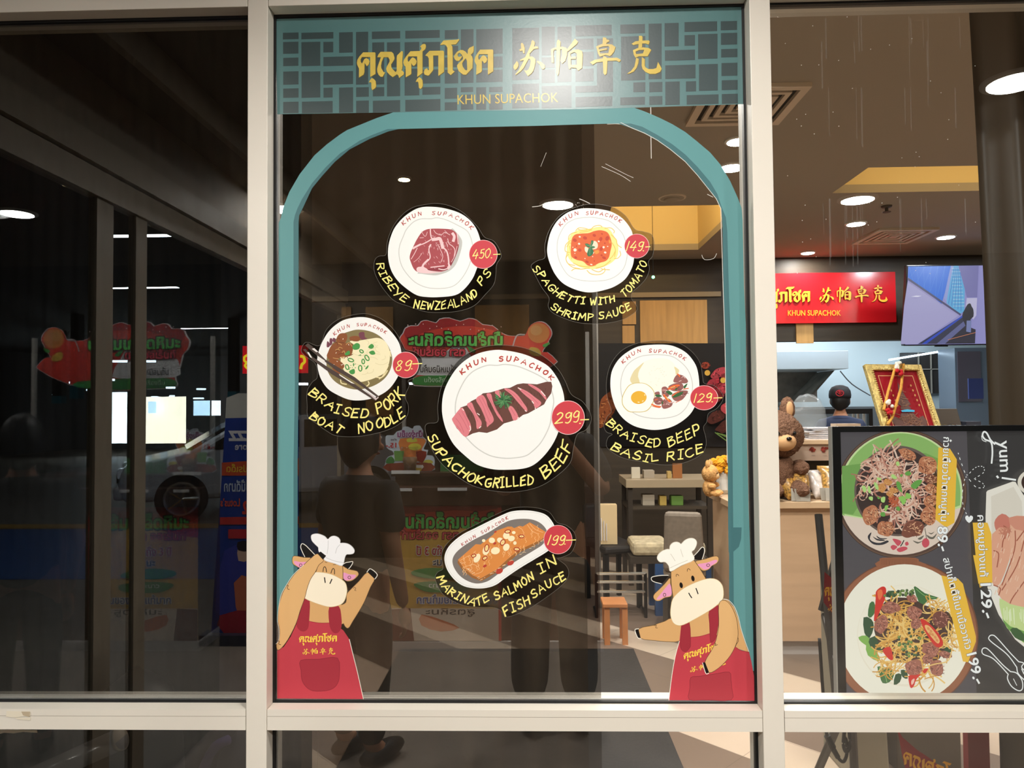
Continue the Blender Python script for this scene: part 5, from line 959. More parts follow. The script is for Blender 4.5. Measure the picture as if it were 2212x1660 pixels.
FLW, FLR = M('garland_white', (244, 238, 224)), M('garland_red', (196, 30, 40))
for cx, cz in ((-.17, .18), (.0, .455)):
    mb = MB()
    for i in range(9): mb.ball((cx+rnd.uniform(-.03, .03), -.05, cz+.02+rnd.uniform(-.02, .03)), .012, FLW, 8, 6)
    mb.build('white_blossom', g); mb = MB()
    for i in range(7): mb.ball((cx+rnd.uniform(-.03, .02), -.05, cz-.025+rnd.uniform(-.015, .015)), .012, FLR, 8, 6)
    mb.build('red_blossom', g)
# dark till and glasses to its right
p = P3(2030, 925, 5.0); t = thing('till', 'dark grey till terminal right of the gold frame', 'till', (p.x, p.y, z0+.135)); DG2 = M('dark_till', (84, 76, 68), rough=.5)
MB().hexa([(0, .05, 0), (.2, .05, 0), (.2, .2, 0), (0, .2, 0), (.02, .1, .2), (.18, .1, .2), (.18, .16, .2), (.02, .16, .2)], DG2).build('screen_back', t, bevel=.006); MB().box(.21, .31, .05, .16, 0, .11, M('dark_blue_box', (52, 56, 70))).build('side_box', t)
CG = clear('clear_glassware', (.9, .93, .95), base=.06, refl=1)
p = P3(2044, 918, 4.85); t2 = thing('drinking_glass', 'clear glass of dark drink before the till', 'glass', (p.x, p.y, z0+.135)); MB().lathe([(.05, 0), (.055, .01), (.06, .1), (.057, .1), (.052, .012), (.001, .008)], CG, n=20).build('glass', t2, True); MB().lathe([(.048, .012), (.054, .06), (.001, .06)], M('dark_drink', (70, 30, 26), rough=.2), n=20).build('drink', t2, True)
# ---- back table with things, chairs, stool, mat
D = 6.2; a = P3(1352, 1037, D); b = P3(1545, 1056, D); t = thing('back_table', 'long pale table with a lower shelf by the back wall', 'table', (a.x, a.y, 0)); zt = a.z; wT = b.x-a.x
PT = M('pale_table_top', (176, 158, 130), rough=.4)
MB().box(0, wT, 0, .5, zt-.07, zt, PT).build('table_top', t, bevel=.003); MB().box(.02, wT-.02, .04, .48, zt-.26, zt-.235, M('dark_shelf', (78, 68, 56))).build('shelf', t)
for i in (.02, wT-.06):
    for j in (.03, .43): MB().box(i, i+.04, j, j+.04, 0, zt-.07, M('dark_leg', (60, 52, 44))).build('leg', t)
def small(name, label, cat, u0, u1, v0, v1, z, c, D=6.1, dep=.1, emit=0):
    a = P3(u0, v0, D); b = P3(u1, v1, D); return tag(MB().box(a.x, b.x, a.y, a.y+dep, z, z+(a.z-b.z), M(name+'_%d_%d_%d' % c, c, rough=.5, emit=emit)).build(name, None, bevel=.003), label, cat)
small('tilted_card', 'white card holder at the left of the pale back table', 'card', 1364, 1383, 1013, 1037, zt, (214, 206, 186), 6.3, .03); small('tissue_box', 'grey tissue box beside the white card holder', 'box', 1391, 1414, 1020, 1037, zt, (176, 164, 146), 6.3)
small('menu_stand', 'orange and green menu stand at the right of the back table', 'menu', 1453, 1474, 1005, 1037, zt, (168, 108, 62), 6.3, .03); small('sugar_pot', 'small brass pot between tissue box and menu stand', 'pot', 1442, 1451, 1022, 1037, zt, (198, 168, 104), 6.3, .06)
small('white_box', 'white box on the lower shelf of the back table', 'box', 1388, 1414, 1056, 1079, zt-.235, (184, 172, 152), 6.3); small('green_box', 'green box on the lower shelf of the back table', 'box', 1450, 1476, 1056, 1076, zt-.235, (110, 150, 70), 6.3); small('yellow_jar', 'yellow jar on the lower shelf of the back table', 'jar', 1425, 1440, 1058, 1078, zt-.235, (206, 176, 92), 6.3)
GRY = M('grey_upholstery', (140, 128, 114), rough=.85, noise=.12, scale=40); BLK = M('black_upholstery', (40, 36, 33), rough=.6); BEI = M('beige_pattern_cushion', (196, 180, 146), rough=.85, noise=.25, scale=26); BLUE = M('blue_paint_leg', (44, 82, 130), rough=.45)
def chair(label, u, D, up, leg, w_=.46, back=.86, rz=0, lm=None):
    p = P3(u, 1200, D); t = thing('chair', label, 'chair', (p.x, p.y, 0), None, rz)
    MB().box(-w_/2, w_/2, -.22, .22, .42, .48, up).build('seat', t, bevel=.02); MB().hexa([(-w_/2, .18, .46), (w_/2, .18, .46), (w_/2, .24, .46), (-w_/2, .24, .46), (-w_/2+.02, .26, back), (w_/2-.02, .26, back), (w_/2-.02, .33, back), (-w_/2+.02, .33, back)], up).build('backrest', t, bevel=.025)
    for sx_ in (-1, 1):
        for sy_ in (-.19, .19): MB().box(sx_*w_/2-.025*(sx_ > 0)-.0, sx_*w_/2+.03*(sx_ < 0)+.005, sy_-.02, sy_+.02, 0, .42, leg).build('leg', t)
    return t
chair('grey upholstered chair standing before the back table', 1480, 4.95, GRY, M('dark_leg'), .27, .86, 2.9)
chair('black chair in the dark corner beside the slim grey post', 1322, 5.7, BLK, M('black_leg', (20, 19, 18)), .3, .74, .3)
p = P3(1395, 1160, 5.5); t = thing('bench', 'bench with beige patterned cushions and blue legs', 'bench', (p.x, p.y, 0)); MB().box(-.14, .42, -.16, .2, .38, .43, M('dark_leg')).build('seat', t)
MB().box(-.12, .16, -.15, .19, .43, .53, BEI).build('cushion', t, bevel=.03); MB().box(.17, .42, -.15, .19, .43, .53, BEI).build('cushion', t, bevel=.03)
for x in (.04, .36):
    for y in (-.16, .12): MB().box(x, x+.09, y, y+.05, 0, .38, BLUE).build('leg', t)
CHR = M('chrome', (206, 200, 188), rough=.18, metal=.9)
p = P3(1288, 1240, 5.3); q = P3(1394, 1240, 5.3); t = thing('rail_trolley', 'low chrome rail rack before the bench', 'rack', (p.x, p.y, 0))
for z in (p.z, p.z-.06, p.z-.13): MB().tube([(0, 0, z), (q.x-p.x, 0, z)], .011, CHR, 8).build('rail', t)
for x in (0, q.x-p.x):
    MB().tube([(x, 0, 0), (x, 0, p.z)], .012, TVB, 8).build('post', t); MB().tube([(x, 0, .02), (x, .2, .02)], .012, TVB, 8).build('foot', t)
p = P3(1310, 1098, 5.75); t = thing('menu_box', 'cream card box of menus on the black chair seat by the slim post', 'box', (p.x, p.y-.16, .484)); MB().box(-.07, .06, -.04, .05, 0, .30, M('cream_card', (222, 196, 150), rough=.7)).build('box', t)
for i in range(3): MB().box(-.065+i*.02, -.06+i*.02, -.055, -.042, .03, .2-.02*i, PAP).build('leaflet', t)
p = P3(1328, 1385, 4.75); t = thing('step_stool', 'low orange wooden step stool on the tiles behind the middle pane', 'stool', (p.x, p.y, 0)); OW = M('orange_wood', (196, 128, 78), rough=.5, noise=.12, scale=6)
MB().box(-.08, .08, -.06, .12, .24, .265, OW).build('seat', t, bevel=.004)
for x in (-.07, .045):
    for y in (-.05, .08): MB().box(x, x+.035, y, y+.03, 0, .24, OW).build('leg', t)
mb = MB(); mb.box(-.85, .63, 1.15, 3.0, .0, .012, M('black_rubber_mat', (32, 31, 30), rough=.75, bump=.3, scale=60)); tag(mb.build('floor_mat', None, bevel=.004), 'large black rubber mat on the tiles behind the middle pane', 'mat')
p = [P3(1282, 1095, 3.6), P3(1280, 1150, 3.6), P3(1300, 1215, 3.6), P3(1330, 1242, 3.6)]
# ---- food poster on the back wall
t = thing('wall_poster', 'dark food poster on the back wall behind the basil rice sticker', 'poster', P3(1450, 965, 7.37)); A = Art(plane=lambda u, v, o: py(u, v, YB-.026-o), step=4e-4); A.part('poster_sheet'); A.poly((34, 31, 31), '1290,742 1612,742 1612,966 1290,966'); A.part('food_print', 'poster_sheet')
def chunk(A, x, y, rx, ry, base, dk, lt, n, seed, rot=0, w_=4):
    r_ = random.Random(seed); k = 11; c, s_ = math.cos(rot), math.sin(rot)
    P = []
    for i in range(k):
        a = 2*math.pi*i/k; f = r_.uniform(.82, 1.12); P.append((x+rx*f*math.cos(a)*c-ry*f*math.sin(a)*s_, y+rx*f*math.cos(a)*s_+ry*f*math.sin(a)*c))
    A.poly(base, P, 3)
    for i in range(n):
        a = r_.uniform(0, 6.28); q_ = math.sqrt(r_.random())*.8; px, py_ = x+rx*q_*math.cos(a)*c-ry*q_*math.sin(a)*s_, y+rx*q_*math.cos(a)*s_+ry*q_*math.sin(a)*c; d = rot+r_.uniform(-.7, .7)+(1.2 if i % 3 == 0 else 0); l = r_.uniform(.15, .5)*min(rx, ry)
        A.stroke(dk if i % 2 else lt, [(px, py_), (px+l*.5*math.cos(d)+r_.uniform(-2, 2), py_+l*.5*math.sin(d)+r_.uniform(-2, 2)), (px+l*math.cos(d), py_+l*math.sin(d))], w_*r_.uniform(.5, 1.3), 3)
for x, y, a, b in ((1312, 880, 18, 34), (1302, 905, 12, 22), (1326, 850, 10, 14)): chunk(A, x, y, a, b, (150, 82, 46), (104, 52, 30), (200, 130, 78), 22, int(x), .4, 1.6)
for x, y, a, b, c in ((1524, 790, 10, 8, (140, 60, 44)), (1552, 806, 18, 9, (172, 64, 74)), (1540, 830, 18, 11, (158, 50, 62)), (1562, 838, 18, 12, (176, 62, 74)), (1548, 860, 20, 10, (150, 54, 60)), (1572, 815, 16, 10, (120, 42, 46)), (1585, 850, 16, 12, (160, 60, 66)), (1548, 900, 24, 12, (84, 42, 36)), (1570, 920, 26, 14, (76, 38, 32)), (1575, 880, 18, 14, (180, 70, 76))): chunk(A, x, y, a, b, c, tuple(int(q*.6) for q in c), tuple(min(255, int(q*1.35)) for q in c), 16, int(x+y), -.5, 1.5)
for x, y in ((1528, 806), (1562, 822), (1590, 830)): A.ell((214, 170, 74), x, y, 6, 6)
for i in range(8): A.stroke((108, 136, 70), [(1545+i*4, 935+i*1), (1572+i*2, 950+rnd.uniform(-6, 6))], 2.2, 0)
A.build(t)
# small green exit lamp dot, a red standee banner seen through the right pane, cable, pedestal
p = P3(1411, 599, 5.4); tag(MB().ball(p, .012, M('green_led', (120, 255, 170), emit=5)).tube([p, (p.x, p.y, CEIL)], .002, TVB, 6).build('pilot_lamp'), 'tiny green pilot lamp hanging left of the arch', 'lamp')
# cook
# ---- large lit menu screen just inside the right pane (its picture lies on its side)
YS = .12
xl = py(1802, 1200, YS).x; zt_ = py(1803, 922, YS).z; zb_ = py(1806, 1509, YS).z; xr = xl+1.16; LM = (0, 0)
t = thing('menu_screen', 'large black framed menu screen with its food pictures turned sideways', 'screen', ((xl+xr)/2, YS, zb_)); cx = t.location.x; H = zt_-zb_
MB().box(xl-cx, xr-cx, .006, .022, 0, H, TVB).box(-.4, .4, .022, .05, .1, H-.1, TVB).build('casing', t, bevel=.003)
bz = py(1820, 1200, YS).x-cx; bt = py(1820, 934, YS).z-zb_; bb = py(1820, 1503, YS).z-zb_
MB().box(xl-cx, bz, -.004, .006, 0, H, TVB).box(bz, xr-cx, -.004, .006, bt, H, TVB).box(bz, xr-cx, -.004, .006, 0, bb, M('grey_bezel', (62, 62, 62), rough=.35)).box(xr-cx-.02, xr-cx, -.004, .006, bb, bt, TVB).build('bezel', t)
MB().box(xl-cx-.003, xl-cx, -.005, .012, 0, H, M('pale_screen_edge', (190, 188, 182), rough=.3, metal=.4)).build('side_trim', t)
MB().box(-.06, .06, .05, .09, .2, .4, TVB).box(-.05, .05, .06, .10, -zb_+.03, .25, TVB).build('stand_column', t); MB().box(-.3, .3, -.04, .16, -zb_, -zb_+.03, M('grey_pedestal', (120, 118, 112), rough=.5)).build('stand_foot', t)
A = Art(plane=lambda u, v, o: py(u, v, YS+.0055-o), step=6e-6, ink=scr)
Z1, Z2, Z3 = ((1790, 920), 5.7233), ((1800, 1200), 5.356), ((2040, 920), 2.814)
def clamp(P, xm=None, ym=None): return [(max(x, xm) if xm is not None else x, min(y, ym) if ym is not None else y) for x, y in P]
def elp(x, y, rx, ry, a0=0, a1=6.2832, n=60): return [(x+rx*math.cos(a0+(a1-a0)*i/n), y+ry*math.sin(a0+(a1-a0)*i/n)) for i in range(n)]
A.part('backdrop_picture'); A.frame((0, 0), 1); A.poly((84, 79, 82), [(1812, 926), (2300, 926), (2300, 1507), (1814, 1507)]); A.poly((54, 51, 50), [(2088, 926), (2300, 926), (2300, 1507), (2110, 1507)])
A.part('noodle_picture'); A.frame(*Z1)
A.poly((70, 50, 42), clamp(elp(895, 845, 815, 800), 120)); A.poly((112, 84, 66), clamp(elp(895, 845, 806, 792), 120)); A.poly((92, 66, 54), clamp(elp(895, 845, 790, 780), 120))
A.poly((236, 214, 194), clamp(elp(890, 838, 765, 760), 128)); A.poly((206, 232, 160), clamp(elp(890, 838, 762, 757, 2.77, 6.38), 128)+[(1640, 1010), (1400, 1090), (880, 1180), (420, 1150), (150, 1105)]); A.poly((146, 190, 104), clamp(elp(890, 846, 740, 750, 2.77, 6.38), 140)+[(1625, 985), (1400, 1070), (880, 1165), (420, 1135), (150, 1085)])
A.poly((120, 168, 84), '165,500 400,470 560,380 800,330 1200,340 1500,470 1580,600 1500,560 1200,420 820,390 560,470 380,620 330,820 360,1010 300,1100 160,1080')
A.poly((110, 92, 82), elp(862, 808, 545, 560)); A.poly((62, 44, 40), elp(862, 812, 520, 530))
rnd = random.Random(21)
NO = [(212, 152, 128), (230, 184, 158), (180, 118, 98), (238, 206, 182)]
def noodles(cx, cy, rx, ry, n, cols, w_, bend=160):
    for i in range(n):
        a = rnd.uniform(0, 6.28); q_ = math.sqrt(rnd.random()); x, y = cx+rx*q_*math.cos(a), cy+ry*q_*math.sin(a); d = rnd.uniform(0, 6.28); P = [(x, y)]
        cv = rnd.uniform(-.6, .6)
        for k in range(5): d += cv; x += bend/5*math.cos(d); y += bend/5*math.sin(d); P.append((x, y))
        A.stroke(cols[rnd.randrange(len(cols))], P, w_*rnd.uniform(.7, 1.2), 4)
noodles(740, 450, 150, 90, 46, NO, 17, 260); noodles(570, 640, 90, 130, 34, NO, 17, 230); noodles(900, 640, 200, 120, 46, NO, 16, 250); noodles(900, 1090, 150, 70, 46, NO[1:], 17, 230); noodles(1060, 850, 70, 150, 34, NO, 16, 220); noodles(420, 810, 60, 100, 16, NO, 13, 110)
MB1, MD1, ML1 = (196, 124, 86), (112, 60, 44), (236, 178, 134)
for x, y, a, b, r_, c in ((975, 355, 120, 62, .6, 0), (1215, 490, 118, 110, .2, 0), (1270, 660, 90, 60, .1, 1), (1270, 780, 80, 55, .3, 0), (1265, 930, 90, 80, 0, 0), (1235, 1110, 95, 130, .2, 0), (1040, 1280, 150, 105, -.3, 1), (710, 1270, 115, 100, .2, 0), (525, 1105, 105, 125, .3, 0)):
    chunk(A, x, y, a, b, MB1 if not c else (134, 78, 60), MD1, ML1, 46, int(x+y), r_, 8)
for x, y, a, b in ((730, 700, 55, 40), (660, 770, 50, 60), (800, 800, 60, 40), (760, 850, 55, 35)): chunk(A, x, y, a, b, (216, 150, 84), (170, 96, 50), (240, 186, 120), 8, int(x*y), .3, 7)
for i in range(26): A.stroke((196, 96, 60), [(rnd.uniform(740, 880), rnd.uniform(870, 1000)), (rnd.uniform(740, 880), rnd.uniform(880, 1010))], 12, 0)
GO = [(150, 206, 96), (186, 226, 130), (106, 168, 74)]
for P in ('1015,740 1080,680 1145,670 1150,705 1080,780 1040,775', '840,690 880,700 900,760 910,830 870,800 840,750', '940,590 990,560 1025,600 970,620', '770,620 800,600 850,650 800,660', '600,640 650,650 640,680 600,670', '410,760 440,740 470,790 440,830', '500,880 545,880 540,930 500,910', '560,700 600,720 620,790 580,780', '860,890 930,870 960,930 920,980 890,930', '960,830 1020,860 1010,900 950,900', '700,990 740,990 710,1060 690,1040', '640,1080 690,1070 700,1120 650,1120', '830,1010 870,1000 885,1050 850,1050', '650,890 700,880 690,950 650,940', '830,460 860,440 880,480 850,500', '600,870 640,900 610,910', '480,760 510,750 520,830 495,830', '880,610 920,600 900,640'): A.poly(GO[len(P) % 3], P, 2)
for P in ('485,1365 530,1320 510,1400 560,1440 640,1450 720,1420 740,1440 660,1475 560,1470 500,1420', '545,1370 600,1400 680,1410 690,1425 600,1420', '590,1360 640,1390 720,1395 700,1405 620,1400'): A.poly((52, 50, 56), P, 3)
for P in ('790,1400 860,1410 900,1440 860,1490 820,1450', '765,1500 800,1475 850,1500 800,1540', '840,1530 900,1500 960,1500 970,1530 880,1565', '945,1450 975,1435 990,1470 955,1485', '1160,1420 1200,1390 1240,1420 1240,1480 1190,1510 1155,1470'): A.poly((214, 84, 96), P, 3)
for P in ('1040,1420 1110,1440 1170,1420 1100,1460', '1100,1400 1150,1370 1180,1360 1140,1410', '1210,1350 1280,1380 1340,1330 1300,1400 1240,1395', '1230,1320 1270,1330 1310,1310 1270,1345'): A.poly((112, 106, 92), P, 3)
A.stroke((90, 84, 74), '1190,1270 1200,1330 1210,1400', 8); A.stroke((44, 40, 40), '930,1420 910,1460 890,1490', 12)
A.part('pasta_picture'); A.frame(*Z2)
WB = (158, 98, 66)
A.poly((118, 70, 48), clamp(elp(820, 930, 860, 870), 112, 1618)); A.poly(WB, clamp(elp(818, 932, 845, 862), 112, 1618)); A.poly(WB, '540,60 570,30 950,30 990,70 1080,130 500,130', 2)
for i in range(26): x = 560+i*16; A.stroke((128, 76, 50), [(x, 40), (x+rnd.uniform(-6, 6), 110)], 4, 0)
A.poly((255, 248, 226), clamp(elp(825, 910, 775, 805), 112, 1618)); A.poly((248, 238, 212), clamp(elp(835, 930, 560, 590), 112, 1618)); A.poly((255, 247, 224), clamp(elp(828, 920, 545, 575), 112, 1618))
LF = [(66, 116, 62), (44, 82, 50), (136, 186, 84)]
for P, c in (('930,370 980,380 1060,440 1215,490 1180,510 1100,520 1050,575 1000,570', 0), ('420,560 470,540 490,640 440,720 400,700', 0), ('350,720 440,740 470,830 420,960 360,900', 1), ('290,950 380,930 440,1000 420,1060 330,1010', 2), ('380,1040 470,1090 540,1180 520,1230 400,1160', 2), ('420,960 560,930 640,1020 560,1140 430,1060', 1), ('510,1290 620,1300 710,1370 650,1470 570,1480 540,1400', 0), ('720,1380 790,1380 770,1470 700,1500', 1), ('1230,1080 1330,1060 1380,1100 1320,1140 1230,1130', 1), ('1340,840 1390,830 1380,920 1350,900', 1), ('780,1330 850,1340 860,1430 800,1410', 1), ('620,430 700,410 720,480 640,490', 1)): A.poly(LF[c], P, 2)
A.stroke((150, 196, 120), '960,390 1060,470 1180,495', 6); A.stroke((170, 210, 130), '530,1300 600,1400 620,1470', 6)
A.poly((74, 50, 42), '620,520 900,500 1060,580 1360,680 1370,900 1300,1060 1180,1230 820,1250 620,1140 500,960 480,780', 4)
NY = [(240, 186, 92), (250, 208, 124), (220, 158, 66)]
noodles(740, 840, 130, 290, 90, NY, 15, 260); noodles(1000, 1060, 260, 220, 60, NY, 14, 240); noodles(1210, 620, 130, 70, 30, NY, 13, 160); noodles(1340, 970, 60, 110, 30, NY, 13, 150); noodles(660, 1250, 130, 60, 26, NY, 13, 180); noodles(1060, 1400, 110, 40, 16, NY, 16, 180)
MT = ((172, 104, 84), (104, 54, 46), (214, 150, 126))
for x, y, a, b, r_, s_ in ((670, 610, 110, 75, -.2, 0), (560, 790, 75, 120, .3, 0), (930, 660, 95, 80, .3, 0), (960, 790, 60, 70, 0, 0), (1240, 740, 105, 110, .3, 1), (1120, 1090, 105, 80, .4, 0), (1090, 1200, 60, 60, 0, 0), (930, 1300, 105, 100, 0, 0), (1200, 1310, 85, 110, -.4, 0), (910, 500, 70, 45, .2, 0), (1300, 1150, 80, 40, .1, 0)):
    chunk(A, x, y, a, b, MT[0] if not s_ else (126, 70, 58), MT[1], MT[2], 40, int(x+2*y), r_, 6)
CH = (222, 48, 38)
for P in ('495,420 550,370 590,365 612,400 600,500 560,600 500,740 470,760 480,640 490,500', '1010,745 1060,750 1150,830 1230,920 1270,1010 1250,1060 1190,1060 1120,980 1050,860', '570,1100 650,1060 680,1120 690,1210 640,1200', '870,1400 940,1390 1010,1380 960,1440 930,1520 890,1530', '1030,1330 1100,1310 1060,1370'): A.poly(CH, P, 3)
A.poly((248, 190, 120), '1060,810 1110,820 1180,900 1230,980 1220,1020 1190,1010 1120,930 1070,860', 3); A.poly((246, 120, 70), '510,420 560,400 570,460 530,520', 3); A.poly((255, 200, 180), '905,1450 940,1430 930,1480 905,1500', 3)
for x, y in ((1100, 850), (1130, 880), (1150, 920), (1180, 950), (1200, 985), (1120, 910)): A.ell((228, 150, 84), x, y, 14, 20, -.6, 12)
for i in range(74):
    x, y = rnd.choice([(950, 900), (820, 980), (890, 1100), (760, 440), (670, 450), (840, 430)]); x += rnd.uniform(-90, 90); y += rnd.uniform(-50, 70) if y > 600 else rnd.uniform(-25, 25); g_ = rnd.choice([(112, 140, 66), (70, 96, 52), (40, 56, 40)]); A.ell(g_, x, y, 17, 17, 0, 12); A.ell(tuple(min(255, q+60) for q in g_), x-4, y-5, 5, 5, 0, 8)
A.stroke(NY[0], '840,590 830,700 845,820', 13); A.stroke(NY[0], '1040,920 1010,1050 1020,1200 1040,1330', 13); A.stroke(NY[1], '1380,1060 1330,1220 1180,1260 1040,1300', 13)
A.part('pork_picture'); A.frame(*Z3)
A.poly((246, 238, 222), '255,405 262,395 415,340 432,342 480,420 560,520 560,1400 484,1345 430,1300 330,1150 262,985 250,560'); A.poly((232, 222, 204), '284,430 420,372 470,460 520,1300 440,1220 350,1080 290,900')
for P, c in (('310,570 350,535 395,560 410,620 330,650 305,610', (214, 128, 108)), ('290,660 380,620 420,700 400,800 340,960 300,970 285,900', (236, 172, 140)), ('400,580 484,550 560,560 560,1100 400,1090 330,1030 330,980 400,860', (238, 180, 148)), ('390,560 484,550 560,560 560,640 430,630', (222, 150, 124))): A.poly(c, P, 2)
for P in ('300,760 330,780 320,860', '430,640 425,760 350,970', '484,700 440,850 350,1000', '520,900 420,1040 400,1080', '300,970 340,990 330,1030', '360,610 400,640 360,690 350,760', '484,640 440,700'): A.stroke((176, 100, 76), P, 7, 4)
for i in range(40): A.stroke((204, 130, 104), [(rnd.uniform(330, 400), rnd.uniform(610, 680)), (rnd.uniform(340, 410), rnd.uniform(620, 690))], 4, 0)
for i in range(40): x = rnd.uniform(300, 540); y = 640+rnd.random()*380; A.stroke((248, 206, 176), [(x, y), (x-8, y+26)], 4, 0)
A.poly((208, 226, 150), '335,1050 400,1085 520,1110 560,1110 560,1350 480,1320 380,1230 345,1140', 2); A.poly((118, 170, 80), '350,1170 400,1220 484,1250 560,1300 560,1360 470,1310 390,1240', 2); A.poly((56, 96, 50), '400,1240 440,1230 484,1270 484,1310 430,1290', 2)
for i in range(14): x = rnd.uniform(360, 484); A.stroke((234, 244, 196), [(x, 1100+rnd.uniform(0, 40)), (x+4, 1170+rnd.uniform(0, 40))], 5, 0)
A.poly((236, 226, 208), elp(560, 345, 115, 85)); A.poly((58, 34, 26), elp(566, 345, 98, 72))
A.part('yellow_banner_print'); BY = (250, 196, 62)
A.frame(*Z1); A.poly(BY, '1357,270 1500,285 1585,420 1556,1200 1450,1260 1320,1160'); A.frame(*Z2); A.poly(BY, '1250,235 1440,270 1500,330 1650,940 1650,1000 1560,1240 1500,1230'); A.poly(BY, '1618,0 1690,0 1714,330 1680,330'); A.frame(*Z3); A.poly(BY, '172,590 262,590 286,660 292,955 215,985 200,900')
A.part('menu_lettering'); WT = (255, 255, 250); BK = (50, 46, 44)
def fit(t, p0, p1, size, bold=.0, out=.022):
    v = font_mesh(t, bold)[0]; w_ = max(q[0] for q in v)-min(q[0] for q in v); x0_ = min(q[0] for q in v); L_ = math.hypot(p1[0]-p0[0], p1[1]-p0[1]); an = math.degrees(math.atan2(p1[1]-p0[1], p1[0]-p0[0])); sx = L_/(w_*size)
    k = R(an); p = (p0[0]-x0_*size*sx*math.cos(k), p0[1]-x0_*size*sx*math.sin(k))
    if out: A.font(BK, t, *p, size, an, bold+out, sx)
    A.font(WT, t, *p, size, an, bold, sx)
A.frame(*Z1); fit('ก๋วยเตี๋ยวน้ำตกหมูตุ๋น', (1421, 140), (1385, 1180), 120, .012); fit('89', (1350, 1245), (1347, 1445), 178, .02); fit('.-', (1348, 1462), (1384, 1565), 170, .02)
A.frame(*Z2); fit('สปาเก็ตตี้ขี้เมาเนื้อวากิว', (1268, 40), (1530, 1095), 112, .012); fit('199', (1545, 1145), (1608, 1385), 160, .02); fit('.-', (1606, 1410), (1660, 1505), 160, .02)
A.frame(*Z3); fit('คอหมูย่างแท้', (201, 545), (217, 920), 62, .012); fit('129', (220, 960), (228, 1112), 90, .02); fit('.-', (228, 1122), (250, 1178), 90, .02)
fit('yum', (330, 92), (340, 282), 104, .01, 0)
for P, w_ in (('306,112 280,86 258,46 240,38 232,60 248,84 284,102 292,160 287,228', 10), ('226,62 232,88 254,98', 4), ('320,308 326,316', 12), ('352,318 432,330', 11)): A.stroke(WT, P, w_, 5)
dash = cat2(pts('84,166 105,232 135,300 172,268 205,248 238,252 238,285 190,318 186,326 232,350 240,376 190,372 135,312 118,355 108,430 118,500 140,548'), 6, False)
for i in range(0, len(dash)-1, 3): A.stroke(WT, dash[i:i+2], 4, 0)
A.poly(WT, '150,592 128,568 130,550 143,547 150,558 158,547 172,552 172,570', 2)
for P in ('388,1512 300,1420 236,1390 230,1362 248,1352 276,1370 350,1450 402,1496', '402,1496 440,1506 472,1550 474,1600 450,1612 408,1585 384,1540 388,1512', '440,1470 380,1390 280,1310 272,1284 292,1274 320,1292 400,1382 452,1436', '452,1436 484,1446 520,1490', '440,1470 450,1510 500,1560', '484,1446 470,1470 500,1500', '470,1480 484,1510'): A.stroke(WT, P, 6, 5)
A.stroke(WT, '420,1540 440,1580', 4); 
A.build(t)
# red cloth banner strips with gold Thai lettering hung on a folded easel behind the screen
RB = M('red_banner_cloth', (172, 30, 40), rough=.7)
D = 2.15
t = thing('cloth_banner', 'red cloth banner with golden lettering hanging beside the left edge of the menu screen', 'banner', P3(1795, 1240, D))
A = Art(plane=lambda u, v, o: py(u, v, D-1.6-o), step=3e-4); A.part('cloth'); A.poly(RB, '1781,1236 1803,1255 1850,1270 1850,1330 1803,1332 1779,1302', 0); A.part('lettering', 'cloth'); logo(A, GOLS, THAI[:5], aff(771, 84, 945, 195, 1781, 1258, 1828, 1300)); logo(A, GOLS, HAN[:8], aff(1109, 77, 1260, 165, 1788, 1302, 1830, 1322)); A.build(t)
D = 2.3; t = thing('cloth_banner', 'red cloth banner with golden lettering seen low through the bottom right pane', 'banner', P3(1990, 1700, D))
A = Art(plane=lambda u, v, o: py(u, v, D-1.6-o), step=3e-4); A.part('cloth'); A.poly(RB, '1938,1575 1950,1594 1980,1620 2010,1640 2045,1668 2060,1740 1975,1740 1950,1640', 0); A.part('lettering', 'cloth'); fl = aff(771, 84, 1066, 195, 1951, 1606, 2090, 1668); logo(A, GOLS, THAI, lambda x, y: (fl(x, y)[0]*1.0, fl(x, y)[1]+(fl(x, y)[0]-1951)*.42)); A.build(t)
D = 2.5; t = thing('folded_easel', 'dark folded easel frame leaning behind the menu screen', 'easel', P3(1850, 1640, D)); t.location.z = 0; ox, oy = t.location.x, t.location.y; DKM = M('dark_easel', (58, 54, 50), rough=.45)
def rel(u, v, D_): q_ = P3(u, v, D_); return (q_.x-ox, q_.y-oy, q_.z)
for a, b in (((1768, 1112, 2.3), (1812, 1560, 2.1)), ((1812, 1180, 2.3), (1775, 1320, 2.3)), ((1782, 1330, 2.3), (1830, 1530, 2.0))): MB().tube([rel(*a), rel(*b)], .012, DKM, 8).build('frame_bar', t)
MB().tube([rel(1840, 1560, 2.45), (0, 0, 0.012)], .014, DKM, 8).tube([rel(1812, 1560, 2.1), (-.2, .1, .012)], .012, DKM, 8).build('leg', t)
a = P3(2090, 1570, 2.6); b = P3(2140, 1700, 2.6); tag(MB().box(a.x, b.x, a.y, a.y+.03, 0, a.z+.1, M('dark_red_cloth', (110, 16, 22), rough=.85)).build('red_drape'), 'dark red drape hanging low behind the bottom right pane', 'drape')
a = P3(1838, 1500, 3.0); b = P3(1925, 1700, 3.0); tag(MB().hexa([(a.x, a.y, 0), (b.x, a.y, 0), (b.x, a.y+.3, 0), (a.x, a.y+.3, 0), (a.x, a.y, .78), (b.x-.03, a.y, .78), (b.x-.03, a.y+.3, .78), (a.x, a.y+.3, .78)], M('olive_grey_bin', (142, 136, 118), rough=.5)).build('bin', None, bevel=.01), 'olive grey bin on the tiles behind the bottom right pane', 'bin')
a = P3(1935, 1500, 3.1); b = P3(2080, 1700, 3.1); tag(MB().box(a.x, b.x, a.y, a.y+.3, 0, .8, M('brown_grey_box', (96, 86, 74), rough=.6)).build('storage_box', None, bevel=.01), 'brown grey storage box behind the lower red banner', 'box')
